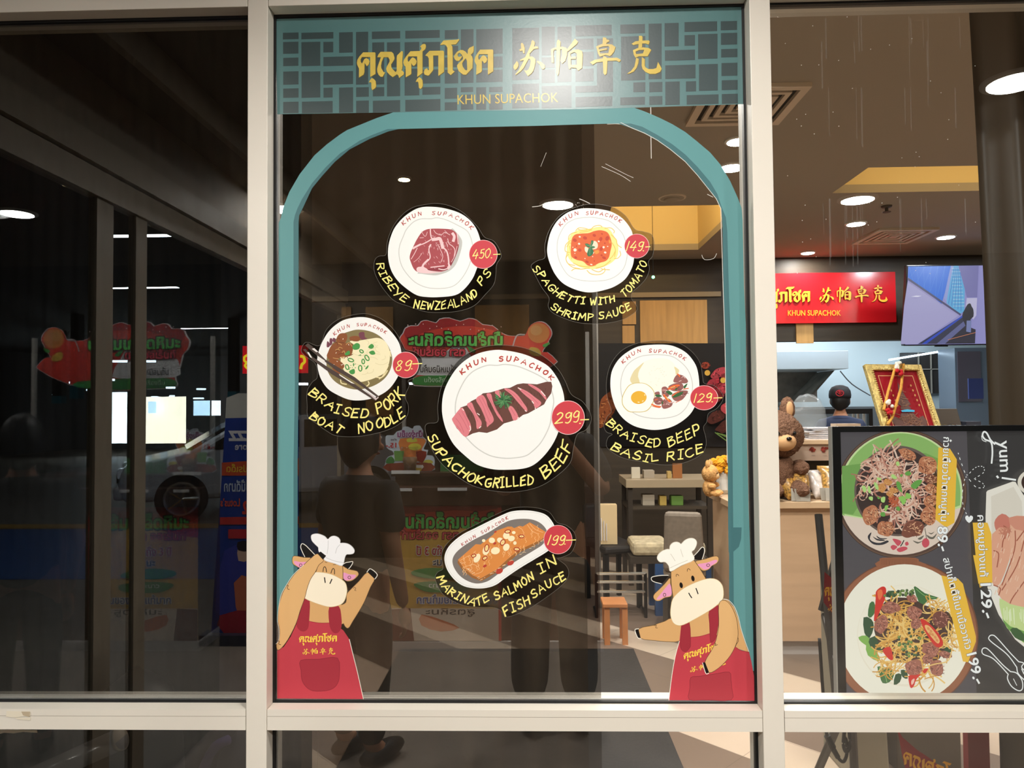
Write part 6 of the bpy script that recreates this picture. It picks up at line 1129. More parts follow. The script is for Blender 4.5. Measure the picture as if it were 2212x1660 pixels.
D = 2.0; t = thing('power_cable', 'black power cable with an inline adapter hanging below the right transom', 'cable', P3(1780, 1560, D)); ox, oy, oz = t.location
def r3(u, v, d=D): q_ = P3(u, v, d); return (q_.x-ox, q_.y-oy, q_.z-oz)
CB = M('black_cable', (22, 20, 19), rough=.45)
MB().tube([r3(1770, 1380), r3(1778, 1500), r3(1785, 1583), r3(1797, 1618), r3(1812, 1640), r3(1822, 1646), r3(1829, 1630), r3(1828, 1600), r3(1822, 1570), r3(1820, 1380)], .0045, CB, 8, 5).build('cord', t, True)
MB().tube([r3(1787, 1590), r3(1799, 1616)], .009, CB, 10).build('adapter', t); MB().tube([r3(1800, 1619), r3(1810, 1637)], .007, CB, 10).build('plug', t)
MB().tube([r3(1834, 1575), r3(1836, 1610), r3(1828, 1625), r3(1822, 1610), r3(1824, 1580)], .005, CB, 8, 5).build('cord_loop', t, True)

# ================================================================== PEOPLE
SKIN = M('skin', (170, 118, 88), rough=.55); SKIND = M('lips', (140, 84, 70), rough=.5); HAIRM = M('black_hair', (18, 15, 14), rough=.5, noise=.2, scale=50, stretch=(1, 1, .2)); EYEW = M('eye_white', (236, 232, 226), rough=.2); EYEB = M('iris', (34, 22, 18), rough=.15)
def skin_mesh(V, E_, Rr, root_i=0, sub=2):
    me = bpy.data.meshes.new('s'); me.from_pydata(V, E_, []); o = bpy.data.objects.new('s', me); C.objects.link(o)
    o.modifiers.new('k', 'SKIN'); 
    if not me.skin_vertices: 
        bm = bmesh.new(); bm.from_mesh(me); bm.verts.layers.skin.verify(); bm.to_mesh(me); bm.free()
    for i, d in enumerate(me.skin_vertices[0].data):
        r_ = Rr[i]; d.radius = (r_, r_) if not hasattr(r_, '__len__') else r_; d.use_root = (i == root_i)
    ss = o.modifiers.new('b', 'SUBSURF'); ss.levels = sub
    dg = bpy.context.evaluated_depsgraph_get(); m = bpy.data.meshes.new_from_object(o.evaluated_get(dg))
    r_ = ([tuple(v.co) for v in m.vertices], [tuple(p.vertices) for p in m.polygons]); bpy.data.objects.remove(o); return r_
def chain(*rows):
    """rows: lists of (x,y,z,r); the first row is the spine, later rows start with the index they hang from"""
    V, E_, Rr = [], [], []
    for row in rows:
        par = None
        if isinstance(row[0], int): par = row[0]; row = row[1:]
        for (x, y, z, r_) in row:
            V.append((x, y, z)); Rr.append(r_)
            if par is not None: E_.append((par, len(V)-1))
            par = len(V)-1
    return V, E_, Rr
def hand(mb, w_, d, side, up, sk, curl=.5, s=1.0):
    """palm, four fingers and a thumb growing from wrist w_ along d; side = thumb side"""
    w_, d, side, up = Vector(w_), Vector(d).normalized(), Vector(side).normalized(), Vector(up).normalized()
    V, E_, Rr = chain([(*w_, .024*s), (*(w_+d*.045*s), .030*s), (*(w_+d*.085*s), .028*s)]); mb.add(*skin_mesh(V, E_, Rr, 0, 2), sk)
    for i, (o, L_) in enumerate(((.030, .072), (.010, .080), (-.011, .074), (-.031, .058))):
        b = w_+d*.088*s+side*o*s; c = math.radians(20+curl*55); d1 = d*math.cos(c*.4)+up*math.sin(c*.4); d2 = d*math.cos(c)+up*math.sin(c); d3 = d*math.cos(c*1.6)+up*math.sin(c*1.6)
        p1 = b+d1*L_*.45*s; p2 = p1+d2*L_*.33*s; p3 = p2+d3*L_*.26*s
        mb.add(*skin_mesh([tuple(b-d*.02*s), tuple(b), tuple(p1), tuple(p2), tuple(p3)], [(0, 1), (1, 2), (2, 3), (3, 4)], [.0095*s, .0095*s, .009*s, .008*s, .007*s], 0, 2), sk)
    b = w_+d*.03*s+side*.028*s; dt = (d*.6+side*.8+up*.25).normalized(); p1 = b+dt*.035*s; dt2 = (d*.85+side*.4+up*.35).normalized(); p2 = p1+dt2*.032*s
    mb.add(*skin_mesh([tuple(w_+d*.02*s), tuple(b), tuple(p1), tuple(p2)], [(0, 1), (1, 2), (2, 3)], [.014*s, .013*s, .0105*s, .0085*s], 0, 2), sk)
def head(mb, c, s=1.0, sk=None):
    """skull, jaw, nose, ears, facing -y"""
    sk = sk or SKIN; x, y, z = c
    vs_ = []; fs = []; n, k = 28, 20
    for i in range(k+1):
        th = math.pi*i/k; zz = math.cos(th)
        for j in range(n):
            ph = 2*math.pi*j/n; px, py_ = math.sin(th)*math.cos(ph), math.sin(th)*math.sin(ph); f = 1.0
            w_ = .077 if zz > -.1 else .077*(1-.30*min(1, (-zz-.1)/.9)); dp = .098 if py_ > 0 else .092*(1-.10*max(0, -zz))
            if zz < -.3 and py_ > 0: dp *= .72
            vs_.append((x+px*w_*s, y+py_*dp*s, z+zz*.118*s))
    for i in range(k):
        for j in range(n): fs.append((i*n+j, i*n+(j+1) % n, (i+1)*n+(j+1) % n, (i+1)*n+j))
    mb.add(vs_, fs, sk)
    mb.add(*skin_mesh([(x, y-.088*s, z+.018*s), (x, y-.108*s, z-.024*s), (x, y-.086*s, z-.032*s)], [(0, 1), (1, 2)], [.008*s, .014*s, .012*s], 0, 2), sk)
    for sg in (-1, 1): mb.ball((x+sg*.079*s, y+.012*s, z-.008*s), (.010*s, .022*s, .032*s), sk, 12, 8); mb.ball((x+sg*.035*s, y-.083*s, z-.03*s), (.02*s, .012*s, .018*s), sk, 10, 8)
def person(name, label, at, rz, body, heads, hands, parts, sk=SKIN, voxel=.007):
    t = thing(name, label, 'person', at, None, rz)
    mb = MB(); 
    for b in body: mb.add(*skin_mesh(*b), sk)
    head(mb, heads[0], heads[1], sk)
    for h in hands: hand(mb, *h)
    o = mb.build('body', t, True); rm = o.modifiers.new('r', 'REMESH'); rm.mode = 'VOXEL'; rm.voxel_size = voxel; rm.use_smooth_shade = True
    x, y, z = heads[0]; s = heads[1]
    for sg in (-1, 1):
        e = MB().ball((x+sg*.032*s, y-.078*s, z+.012*s), (.013*s, .011*s, .0085*s), EYEW, 12, 8).build('eye', t, True); MB().ball((x+sg*.032*s, y-.0865*s, z+.012*s), (.006*s, .004*s, .006*s), EYEB, 10, 6).build('iris', e, True)
    MB().ball((x, y-.089*s, z-.062*s), (.024*s, .008*s, .007*s), SKIND, 12, 8).build('lips', t, True)
    for nm, mesh, m in parts:
        if isinstance(mesh, MB): mesh.build(nm, t, True)
        else: MB().add(*mesh, m).build(nm, t, True)
    return t
def hair_cap(c, s, m, low=-.02, back=-.09, fringe=.055):
    mb = MB(); x, y, z = c; n, k = 32, 14; vs_ = []; fs = []
    rnd = random.Random(5)
    for i in range(k+1):
        for j in range(n):
            ph = 2*math.pi*j/n; sy_ = math.sin(ph)      # +1 = back
            zl = (fringe if sy_ < -.35 else low+(back-low)*max(0, sy_)); thm = math.acos(max(-1, min(1, zl/.128))); th = thm*i/k
            r_ = 1+rnd.uniform(-.012, .03)
            vs_.append((x+.088*s*math.sin(th)*math.cos(ph)*r_, y+.004*s+.108*s*math.sin(th)*sy_*r_, z+.132*s*math.cos(th)*r_))
    for i in range(k):
        for j in range(n): fs.append((i*n+j, i*n+(j+1) % n, (i+1)*n+(j+1) % n, (i+1)*n+j))
    mb.add(vs_, fs, m); return mb
# cook behind the counter, back turned
p = P3(1815, 890, 6.75); NAVY = M('navy_cook_shirt', (40, 50, 78), rough=.8); CAPM = M('black_cap', (26, 27, 32), rough=.7)
hz = p.z-.0
bodyV = chain([(0, 0, .95, (.15, .11)), (0, 0, 1.12, (.14, .10)), (0, .0, 1.28, (.17, .11)), (0, .0, 1.38, (.12, .085)), (0, -.01, 1.44, .055), (0, -.02, 1.52, .05)],
  [2, (.16, 0, 1.34, .062), (.23, -.03, 1.10, .045), (.20, -.22, 1.02, .036), (.15, -.34, 1.03, .028)], [2, (-.16, 0, 1.34, .062), (-.23, -.03, 1.10, .045), (-.20, -.22, 1.02, .036), (-.15, -.34, 1.03, .028)],
  [0, (.09, 0, .86, .09), (.10, -.01, .48, .062), (.10, .02, .09, .042), (.10, -.13, .035, .035)], [0, (-.09, 0, .86, .09), (-.10, -.01, .48, .062), (-.10, .02, .09, .042), (-.10, -.13, .035, .035)])
shirt = skin_mesh(*chain([(0, 0, .86, (.175, .135)), (0, 0, 1.12, (.165, .125)), (0, 0, 1.29, (.19, .13)), (0, 0, 1.40, (.13, .10)), (0, -.005, 1.44, .07)], [2, (.165, 0, 1.34, .08), (.225, -.02, 1.16, .066)], [2, (-.165, 0, 1.34, .08), (-.225, -.02, 1.16, .066)]))
trous = skin_mesh(*chain([(0, 0, .93, (.165, .125)), (0, 0, .86, (.16, .12))], [1, (.09, 0, .8, .10), (.10, -.01, .48, .078), (.10, .02, .1, .062)], [1, (-.09, 0, .8, .10), (-.10, -.01, .48, .078), (-.10, .02, .1, .062)]))
hc = (0, -.03, 1.575)
cap = MB(); cap.lathe([(.094, .0), (.097, .03), (.092, .07), (.07, .105), (.03, .122), (.001, .125)], CAPM, (hc[0], hc[1]+.005, hc[2]+.02), 28, 1, 1.12); cap.hexa([(-.07, -.19, hc[2]+.02), (.07, -.19, hc[2]+.02), (.085, -.09, hc[2]+.028), (-.085, -.09, hc[2]+.028), (-.07, -.19, hc[2]+.028), (.07, -.19, hc[2]+.028), (.085, -.09, hc[2]+.036), (-.085, -.09, hc[2]+.036)], CAPM)
emb = MB(); CE = M('cap_emblem_red', (176, 40, 52), rough=.7); 
for r0, r1 in ((.036, .028),):
    n = 20
    for i in range(n):
        a, b = 6.283*i/n, 6.283*(i+1)/n; f_ = lambda r_, q_: (r_*math.cos(q_), hc[1]+.118-.25*abs(r_*math.cos(q_))**1.3-.10*max(0, r_*math.sin(q_)), hc[2]+.068+.85*r_*math.sin(q_)); emb.quad(f_(r0, a), f_(r0, b), f_(r1, b), f_(r1, a), CE)
for a, b in (((-.02, -.012), (.016, .02)), ((-.022, .004), (.012, .026)), ((-.012, -.022), (.022, .008)), ((-.004, -.024), (.004, .024))): emb.tube([(a[0], hc[1]+.116, hc[2]+.068+a[1]), (b[0], hc[1]+.112, hc[2]+.068+b[1])], .004, CE, 6)
person('person', 'cook seen from behind in a navy shirt and black cap with a red emblem', (p.x, p.y, 0), math.pi-.4, [bodyV], (hc, 1.0), [((.15, -.34, 1.03), (-.3, -1, .1), (-.3, 0, 1), (0, .2, -1), SKIN, .7), ((-.15, -.34, 1.03), (.3, -1, .1), (.3, 0, 1), (0, .2, -1), SKIN, .7)],
  [('shirt', shirt, NAVY), ('trousers', trous, CAPM), ('hair', hair_cap(hc, .99, HAIRM), None), ('cap', cap, None), ('cap_emblem', emb, None), ('shoe', MB().ball((.10, -.07, .045), (.05, .13, .045), CAPM).ball((-.10, -.07, .045), (.05, .13, .045), CAPM), None)])
# ================================================================== OUTSIDE, BEHIND THE CAMERA: WHAT THE GLASS MIRRORS
BLKT = M('black_tshirt', (24, 23, 24), rough=.85); BLKP = M('black_trousers', (19, 19, 21), rough=.8); SHOE = M('black_shoe', (16, 15, 15), rough=.5)
hc = (0, -.02, 1.585)
bodyV = chain([(0, 0, .95, (.14, .10)), (0, 0, 1.12, (.13, .095)), (0, .0, 1.28, (.16, .10)), (0, .0, 1.39, (.12, .08)), (0, -.005, 1.45, .052), (0, -.015, 1.53, .05)],
  [2, (.17, 0, 1.35, .058), (.25, -.06, 1.12, .044), (.15, -.22, 1.36, .036), (.115, -.30, 1.48, .027)], [2, (-.17, 0, 1.35, .058), (-.25, -.06, 1.12, .044), (-.06, -.22, 1.36, .036), (.02, -.30, 1.48, .027)],
  [0, (.09, 0, .86, .085), (.11, -.01, .48, .058), (.12, .02, .09, .04), (.13, -.12, .035, .034)], [0, (-.09, 0, .86, .085), (-.11, -.01, .48, .058), (-.12, .02, .09, .04), (-.13, -.12, .035, .034)])
shirt = skin_mesh(*chain([(0, 0, .82, (.19, .14)), (0, 0, 1.12, (.17, .125)), (0, 0, 1.29, (.185, .125)), (0, 0, 1.40, (.13, .095)), (0, -.005, 1.45, .066)], [2, (.175, 0, 1.35, .085), (.245, -.05, 1.15, .078)], [2, (-.175, 0, 1.35, .085), (-.245, -.05, 1.15, .078)]))
trous = skin_mesh(*chain([(0, 0, .95, (.155, .12)), (0, 0, .86, (.16, .12))], [1, (.09, 0, .8, .11), (.115, -.01, .48, .105), (.125, .01, .09, .10)], [1, (-.09, 0, .8, .11), (-.115, -.01, .48, .105), (-.125, .01, .09, .10)]))
tf = Vector((.10, -1.98, 0))
person('person', 'person in black elbow sleeved shirt and wide black trousers raising a phone, mirrored mid pane', tf, math.pi, [bodyV], (hc, 1.0),
  [((.115, -.30, 1.48), (-.25, -.25, .9), (-.8, -.2, -.1), (-.3, -1, 0), SKIN, .75), ((.02, -.30, 1.48), (.1, -.25, .9), (.8, -.2, -.1), (.3, -1, 0), SKIN, .75)],
  [('shirt', shirt, BLKT), ('trousers', trous, BLKP), ('hair', hair_cap(hc, 1.0, HAIRM), None), ('shoe', MB().ball((.13, -.06, .05), (.05, .14, .05), SHOE), None), ('shoe', MB().ball((-.13, -.06, .05), (.05, .14, .05), SHOE), None)])
ph = thing('phone', 'dark phone held up by the person mirrored in the middle pane', 'phone', (.03, -1.655, 1.555)); MB().box(-.08, .08, -.004, .004, -.038, .038, TVB).build('casing', ph, bevel=.003); MB().lathe([(.012, 0), (.012, .003), (.001, .003)], M('lens_glass', (30, 34, 44), rough=.05), (-.06, .0045, .02), 14, axis='y').build('lens', ph)
# companion at the left
hc2 = (0, -.02, 1.40)
bodyV = chain([(0, 0, .84, (.14, .10)), (0, 0, .98, (.125, .09)), (0, .0, 1.12, (.15, .095)), (0, .0, 1.215, (.11, .075)), (0, -.005, 1.27, .048), (0, -.015, 1.35, .046)],
  [2, (.165, 0, 1.18, .052), (.215, .01, .95, .042), (.20, -.06, .73, .032), (.195, -.08, .68, .026)], [2, (-.165, 0, 1.18, .052), (-.215, .01, .95, .042), (-.19, -.08, .74, .032), (-.185, -.10, .69, .026)],
  [0, (.085, 0, .76, .085), (.09, -.01, .42, .056), (.09, .02, .085, .038), (.09, -.11, .035, .032)], [0, (-.085, 0, .76, .085), (-.09, -.01, .42, .056), (-.09, .02, .085, .038), (-.09, -.11, .035, .032)])
shirt = skin_mesh(*chain([(0, 0, .72, (.18, .14)), (0, 0, .98, (.16, .12)), (0, 0, 1.13, (.175, .12)), (0, 0, 1.22, (.125, .09)), (0, -.005, 1.265, .062)], [2, (.17, 0, 1.18, .074), (.215, .0, 1.0, .064)], [2, (-.17, 0, 1.18, .074), (-.215, .0, 1.0, .064)]))
trous = skin_mesh(*chain([(0, 0, .84, (.15, .115)), (0, 0, .76, (.15, .115))], [1, (.085, 0, .7, .10), (.09, -.01, .42, .075), (.09, .015, .09, .06)], [1, (-.085, 0, .7, .10), (-.09, -.01, .42, .075), (-.09, .015, .09, .06)]))
t2 = Vector((-.77, -1.58, 0))
person('person', 'shorter person in black shirt turned away, mirrored below the boat noodle sticker', t2, .6, [bodyV], (hc2, .97),
  [((.195, -.08, .68), (0, -.12, -1), (-.6, -.8, 0), (-.6, 0, 0), SKIN, .5), ((-.185, -.10, .69), (0, -.12, -1), (.6, -.8, 0), (.6, 0, 0), SKIN, .5)],
  [('shirt', shirt, BLKT), ('trousers', trous, BLKP), ('hair', hair_cap(hc2, 1.03, HAIRM, -.05, -.12, .05), None), ('shoe', MB().ball((.09, -.05, .045), (.046, .13, .045), SHOE), None), ('shoe', MB().ball((-.09, -.05, .045), (.046, .13, .045), SHOE), None)])
# ---- orange drink kiosk
DK = 4.6; KF = -(DK-1.6)
kx0 = pm(842, 1000, DK).x; kx1 = .42
BRN = M('kiosk_brown', (84, 52, 38), rough=.5); t = thing('drink_kiosk', 'orange juice drink kiosk mirrored behind the two people', 'kiosk', ((kx0+kx1)/2, KF, 0)); cx = t.location.x
zc = pm(900, 1052, DK).z; zt2 = pm(900, 1092, DK).z
MB().box(kx0-cx, kx1-cx, -.55, -.005, .06, zt2, BRN).build('counter_body', t); MB().box(kx0-cx-.03, kx1-cx+.03, -.6, .03, zt2, zc, M('kiosk_dark_top', (62, 40, 30), rough=.35)).build('counter_top', t, bevel=.004); MB().box(kx0-cx-.02, kx1-cx+.02, -.58, .02, 0, .06, M('pale_plinth')).build('plinth', t)
zs = pm(900, 1024, DK).z; MB().box(kx0-cx+.02, .12-cx, -.4, -.08, zc, zs-.02, BRN).box(kx0-cx, .14-cx, -.42, -.04, zs-.02, zs, M('kiosk_dark_top')).build('shelf', t)
PST = M('price_strip_white', (240, 240, 238), rough=.5)
for u0, u1, v0, v1, yy in ((843, 905, 1018, 1025, -.035), (858, 892, 1054, 1060, .035), (947, 1010, 1053, 1059, .035)):
    a = pm(u0, v0, DK); b = pm(u1, v1, DK); MB().box(a.x-cx, b.x-cx, yy, yy+.004, b.z, a.z, PST).build('price_strip', t)
for x in (kx0-cx+.03, kx1-cx-.05): MB().box(x, x+.025, -.3, -.275, zc, 2.05, M('kiosk_post', (190, 186, 178), metal=.4, rough=.35)).build('post', t)
AP = lambda D_, off=0: (lambda u, v, o: (lambda p: Vector((p.x, -p.y, p.z)))(py(u, v, D_-1.6-off-o)))
RK, RK2, GK, WK, OK_ = (206, 62, 52), (160, 36, 44), (96, 200, 96), (238, 238, 240), (240, 150, 50)
def mtext(A, m, s_, xs, xe, y, size, bold=.02, ol=None, olw=.05):   # lettering that the mirror reverses: starts at the right
    v = font_mesh(s_, bold)[0]; w_ = max(q[0] for q in v)-min(q[0] for q in v); sx = -(xs-xe)/(w_*size)
    if ol: A.font(ol, s_, xs, y, size, 0, bold+olw, sx)
    A.font(m, s_, xs, y, size, 0, bold, sx)
A = Art((640, 880), 3.772, plane=AP(DK, .012), step=2e-4); A.part('front_banner'); YB_ = (236, 186, 86)
A.poly(YB_, '760,760 1672,760 1672,1905 760,1905'); A.poly(RK2, '760,760 1672,760 1672,820 1500,850 1300,840 760,880'); A.poly(RK, '760,880 1300,840 1500,850 1672,820 1672,960 1500,1000 1200,960 900,1040 760,1060')
mtext(A, GK, 'น้ำส้มเกล็ดหิมะ', 1640, 845, 985, 150, .03, (70, 26, 20), .06); mtext(A, (226, 90, 96), 'ตรา ออเร้นท์', 1330, 862, 1075, 95, .02, (110, 26, 26), .05)
mtext(A, (206, 60, 60), 'มี ดี ถึง 3 ปี', 1330, 985, 1205, 95, .02, WK, .05); mtext(A, (60, 60, 66), 'นะ', 1190, 1120, 1290, 80, .02, WK, .05)
A.poly((86, 168, 84), '960,1330 1120,1310 1330,1330 1400,1380 1120,1400 950,1370', 3); A.poly((70, 156, 76), '960,1440 1110,1420 1400,1440 1380,1500 1100,1510 1000,1480', 3); mtext(A, WK, 'มะนาว', 1240, 1085, 1470, 50, .01)
mtext(A, (74, 90, 160), 'สดชื่นของไทยแท้มาก', 1640, 985, 1600, 85, .02, WK, .06); A.poly((238, 220, 200), '760,1640 1672,1640 1672,1905 760,1905'); A.poly((226, 120, 70), '1020,1690 1200,1740 1330,1800 1180,1830 1020,1780', 2); A.poly((120, 60, 50), '760,1650 930,1640 960,1905 760,1905'); mtext(A, (70, 60, 60), 'สูตรหิมะ', 1460, 1060, 1690, 70, .01)
A.poly((224, 60, 60), '1640,820 1672,820 1672,1905 1650,1905')
A.build(t)
# kiosk top sign
sg = '165,330 190,270 260,240 340,240 380,190 450,175 560,205 600,160 720,145 850,185 950,150 1050,170 1120,225 1240,240 1330,310 1430,360 1620,360 1660,300 1700,230 1790,190 1880,210 1945,290 1950,360 1910,430 1925,460 1880,490 1840,560 1900,560 2000,650 1980,710 1600,900 1000,985 640,972 300,962 290,880 300,800 240,700 205,560 150,500 120,400'
S0 = (840, 660); Sc = 5.53
t = thing('kiosk_sign', 'red cloud shaped kiosk sign with green lettering mirrored above the beef sticker', 'sign', pm(1030, 850, DK)); bl = rootloc(t)
A = Art(S0, Sc, plane=AP(DK, 0), step=2e-4); A.part('sign_board'); A.poly(WK, sg, 2); A.part('sign_print', 'sign_board'); A.k = 4
inn = [(x+(1000-x)*.012, y+(560-y)*.02) for x, y in pts(sg)]; A.poly(RK, inn, 2)
A.poly(RK2, '180,340 205,280 270,250 345,250 390,200 455,188 560,216 605,172 720,158 850,198 950,163 1045,182 1115,236 1230,250 1320,320 1250,300 1000,250 700,260 400,330 250,420', 2); A.poly(WK, '300,600 500,620 700,540 800,460 900,480 950,560 1000,640 1060,760 1000,830 300,830 250,700', 3); A.poly((58, 140, 66), '300,870 420,840 560,838 1000,835 1500,860 1500,930 1000,970 640,960 310,950', 2)
A.ell((234, 150, 84), 1790, 330, 130, 120); A.ell((240, 176, 110), 1760, 300, 70, 60); A.poly((70, 150, 70), '1840,470 1925,440 1890,490 1850,500', 2); A.poly((240, 200, 90), '1690,500 1790,520 1820,600 1720,600 1680,560', 3); A.poly((60, 140, 70), '930,480 980,500 1040,550 980,560', 3); A.stroke(WK, '1620,350 1530,360 1480,490', 16)
for i in range(14): A.ell((250, 220, 216), 220+i*85+rnd.uniform(-20, 20), 250+rnd.uniform(-40, 60), 7, 7, 0, 8)
mtext(A, GK, 'น้ำส้มเกล็ดหิมะ', 1370, 245, 478, 190, .035, (66, 24, 20), .07); mtext(A, (228, 74, 92), 'ตรา ออเร้นท์', 915, 292, 602, 135, .03, (100, 22, 26), .06); mtext(A, (40, 36, 36), 'กลิ่นเหมือนคั้น', 830, 380, 800, 110, .012); mtext(A, (190, 220, 190), 'เครื่องดื่ม', 700, 430, 918, 78, .005)
o = A.build(t); mb = MB(); P_ = cat2(pts(sg), 2); A.k = -2; f = [Vector(A.W(*q))-bl for q in P_]; n = len(f)
mb.add([tuple(q) for q in f]+[tuple(q+Vector((0, -.012, 0))) for q in f], [[*range(n)][::-1], [*range(n, 2*n)]]+[(i, (i+1) % n, (i+1) % n+n, i+n) for i in range(n)], M('foam_board_edge', (226, 224, 220))); mb.build('board_back', t)
# 15 baht cut-out on the counter
t = thing('drink_cutout', 'small cut-out drink sign with a red 15 standing on the kiosk counter', 'sign', pm(885, 1024, DK+.12)); A = Art((820, 900), 7.9, plane=AP(DK+.12), step=2e-4)
A.part('cutout_board'); co = '100,350 160,320 240,320 290,260 380,230 400,180 480,175 560,210 590,165 680,155 710,190 745,250 740,340 800,400 790,470 750,560 830,575 805,660 900,670 940,740 930,850 880,940 130,945 95,820 120,720 180,670 240,660 220,590 120,540'
A.poly((214, 226, 238), co, 2); A.part('cutout_print', 'cutout_board'); A.k = 3
A.poly((236, 140, 70), '350,380 760,380 770,470 720,560 700,760 420,760 350,560', 2); A.ell((230, 220, 80), 600, 520, 110, 60); A.poly((226, 222, 90), '470,380 600,360 640,430 480,440', 2); A.poly((120, 180, 90), '245,590 420,590 400,760 260,760', 0); A.poly((150, 40, 30), '620,600 800,600 770,740 720,790 650,740', 2); A.ell((216, 206, 90), 830, 780, 80, 40)
A.poly((70, 140, 76), '110,800 130,720 200,680 250,740 240,800', 2); A.poly((150, 70, 50), '120,810 560,790 880,800 890,930 140,930', 2); A.poly((236, 232, 224), '530,840 740,830 720,900 560,900', 2); A.poly((220, 190, 80), '560,880 720,880 710,935 570,935', 0)
mtext(A, (150, 70, 130), 'น้ำรุ่งเย็น', 740, 310, 350, 130, .03, (236, 214, 240), .05); mtext(A, (200, 30, 40), '15.-', 310, 130, 530, 110, .03); mtext(A, (70, 50, 60), 'เพียง', 295, 195, 415, 50, .02)
A.build(t)
p = pm(874, 1040, DK-.1); tq_ = thing('drink_cup', 'clear cup of milky tea on the kiosk counter', 'cup', (p.x, KF-.1, zs)); MB().lathe([(.04, 0), (.055, .13), (.057, .17), (.054, .17), (.052, .13), (.037, .006), (.001, .006)], CG, n=20).build('cup', tq_, True); MB().lathe([(.036, .008), (.048, .10), (.001, .10)], M('milky_tea', (176, 130, 90)), n=20).build('tea', tq_, True)
p = pm(985, 1040, DK); tag(MB().box(p.x-.12, p.x+.16, p.y-.3, p.y-.16, zs, zs+.10, M('green_tray', (60, 130, 70))).build('tray'), 'green drink tray on the kiosk counter', 'tray')
# ---- blue roll-up banner
DB = 4.73; t = thing('rollup_banner', 'blue roll-up advertising banner mirrored beside the left mullion', 'banner', pm(500, 1390, DB)); t.location.z = 0; base = Vector(t.location)
A = Art((455, 840), 1, plane=AP(DB, 0), step=3e-4); A.part('banner_sheet'); BL = (32, 62, 150)
A.poly((206, 206, 200), [(34, 20), (60, 10), (190, 10), (190, 545), (0, 545), (8, 420), (20, 250), (30, 100)]); A.k = 2
A.poly(BL, [(32, 64), (190, 60), (190, 545), (0, 545), (8, 420), (20, 250)]); A.part('banner_print', 'banner_sheet'); A.k = 4
mtext(A, (226, 226, 232), 'tzz', 86, 37, 112, 44, .03); mtext(A, (210, 210, 226), 'tore', 86, 52, 132, 22, .02)
A.poly((210, 84, 50), [(24, 160), (190, 150), (190, 188), (24, 188)]); mtext(A, (240, 200, 60), 'โปรเด็ด', 86, 34, 180, 20, .02); mtext(A, (200, 214, 240), 'ปีนี้ดีมาก', 86, 30, 222, 30, .02); mtext(A, (226, 90, 60), 'Lotus’s', 64, 22, 254, 24, .02); mtext(A, (226, 70, 60), '2', 84, 68, 270, 38, .04)
A.poly((206, 60, 56), [(20, 278), (190, 276), (190, 292), (20, 294)]); A.poly((206, 50, 60), [(38, 304), (78, 304), (78, 324), (38, 324)]); A.poly((60, 70, 170), '30,350 90,340 150,360 160,470 60,500 10,480', 2); A.poly((226, 190, 170), '60,340 80,345 84,370 60,372', 2); A.poly((40, 30, 40), '58,332 80,330 84,350 60,350', 2); A.poly((214, 120, 90), '50,420 90,410 120,500 70,520', 2); A.poly((170, 40, 60), '20,490 100,480 130,530 30,530', 2)
A.build(t); q_ = pm(640, 1390, DB); MB().box(-.19, q_.x-base.x+.02, -.06, .06, 0, .07, M('rollup_base', (40, 42, 60), rough=.4)).build('base_case', t); MB().tube([(.15, -.03, .06), (.15, -.03, 1.6)], .01, CHR, 8).build('support_pole', t)
# red hanging sign with yellow characters
DS = 8.0; a = pm(524, 748, DS); b = pm(664, 806, DS); t = thing('hanging_sign', 'red hanging sign with yellow characters mirrored behind the left mullion', 'sign', ((a.x+b.x)/2, a.y, a.z)); A = Art(plane=AP(DS, .012), step=4e-4)
MB().box(a.x-t.location.x, b.x-t.location.x, -.03, 0, b.z-a.z, 0, M('red_sign_panel', (214, 26, 36), rough=.4, emit=2.2)).build('sign_panel', t); YSG = M('yellow_sign_glyph', (250, 226, 40), rough=.4, emit=3)
A.part('lettering'); A.stroke(YSG, '533,768 528,772 528,780 533,784 529,790 534,796', 5, 3); A.stroke(YSG, '650,770 656,772 658,782 652,788 650,796', 6, 3); A.build(t); MB().tube([(0, -.015, 0), (0, -.015, 3.6-a.z)], .01, TVB, 6).build('hanger', t)
# teal pillar boxes in the hall
TEALB = M('teal_box', (30, 92, 104), rough=.5, emit=.25)
for i, (u0, u1, v0, v1, D_) in enumerate(((151, 168, 830, 862, 15), (112, 132, 856, 872, 18), (492, 510, 846, 864, 16))):
    a = pm(u0, v0, D_); b = pm(u1, v1, D_); tag(MB().box(a.x, b.x, a.y-.2, a.y, b.z, 3.6, M('dark_hall_ceiling')).box(a.x, b.x, a.y-.21, a.y+.01, b.z, a.z, TEALB).build('pillar_box'), ['teal sign box on a pillar left of the cream door post', 'low teal sign box far left in the hall', 'teal sign box above the blue banner'][i], 'sign box', 'teal boxes of the hall')
# white car parked in the hall
CARW = M('white_car_paint', (224, 224, 222), rough=.25, spec=.6, coat=.6); TYRE = M('tyre_rubber', (18, 18, 19), rough=.8); CGL = M('car_window', (20, 22, 26), rough=.08)
t = thing('car', 'white parked car whose bumper and alloy wheel are mirrored in the left pane', 'car', (-3.99, -9.41, 0), None, R(-27))
prof = [(-2.0, .3), (-2.08, .55), (-2.02, .78), (-1.2, .96), (-.45, 1.42), (.9, 1.46), (1.75, 1.0), (2.05, .92), (2.1, .5), (2.0, .3)]
MB().prism(prof, -.84, .84, CARW).build('body', t, bevel=.08)
for y in (-.845, .835): MB().prism([(-1.05, .98), (-.42, 1.36), (.25, 1.38), (.25, .98)], y, y+.012, CGL).build('window', t); MB().prism([(.32, .98), (.32, 1.38), (.85, 1.38), (1.45, 1.0)], y, y+.012, CGL).build('window', t)
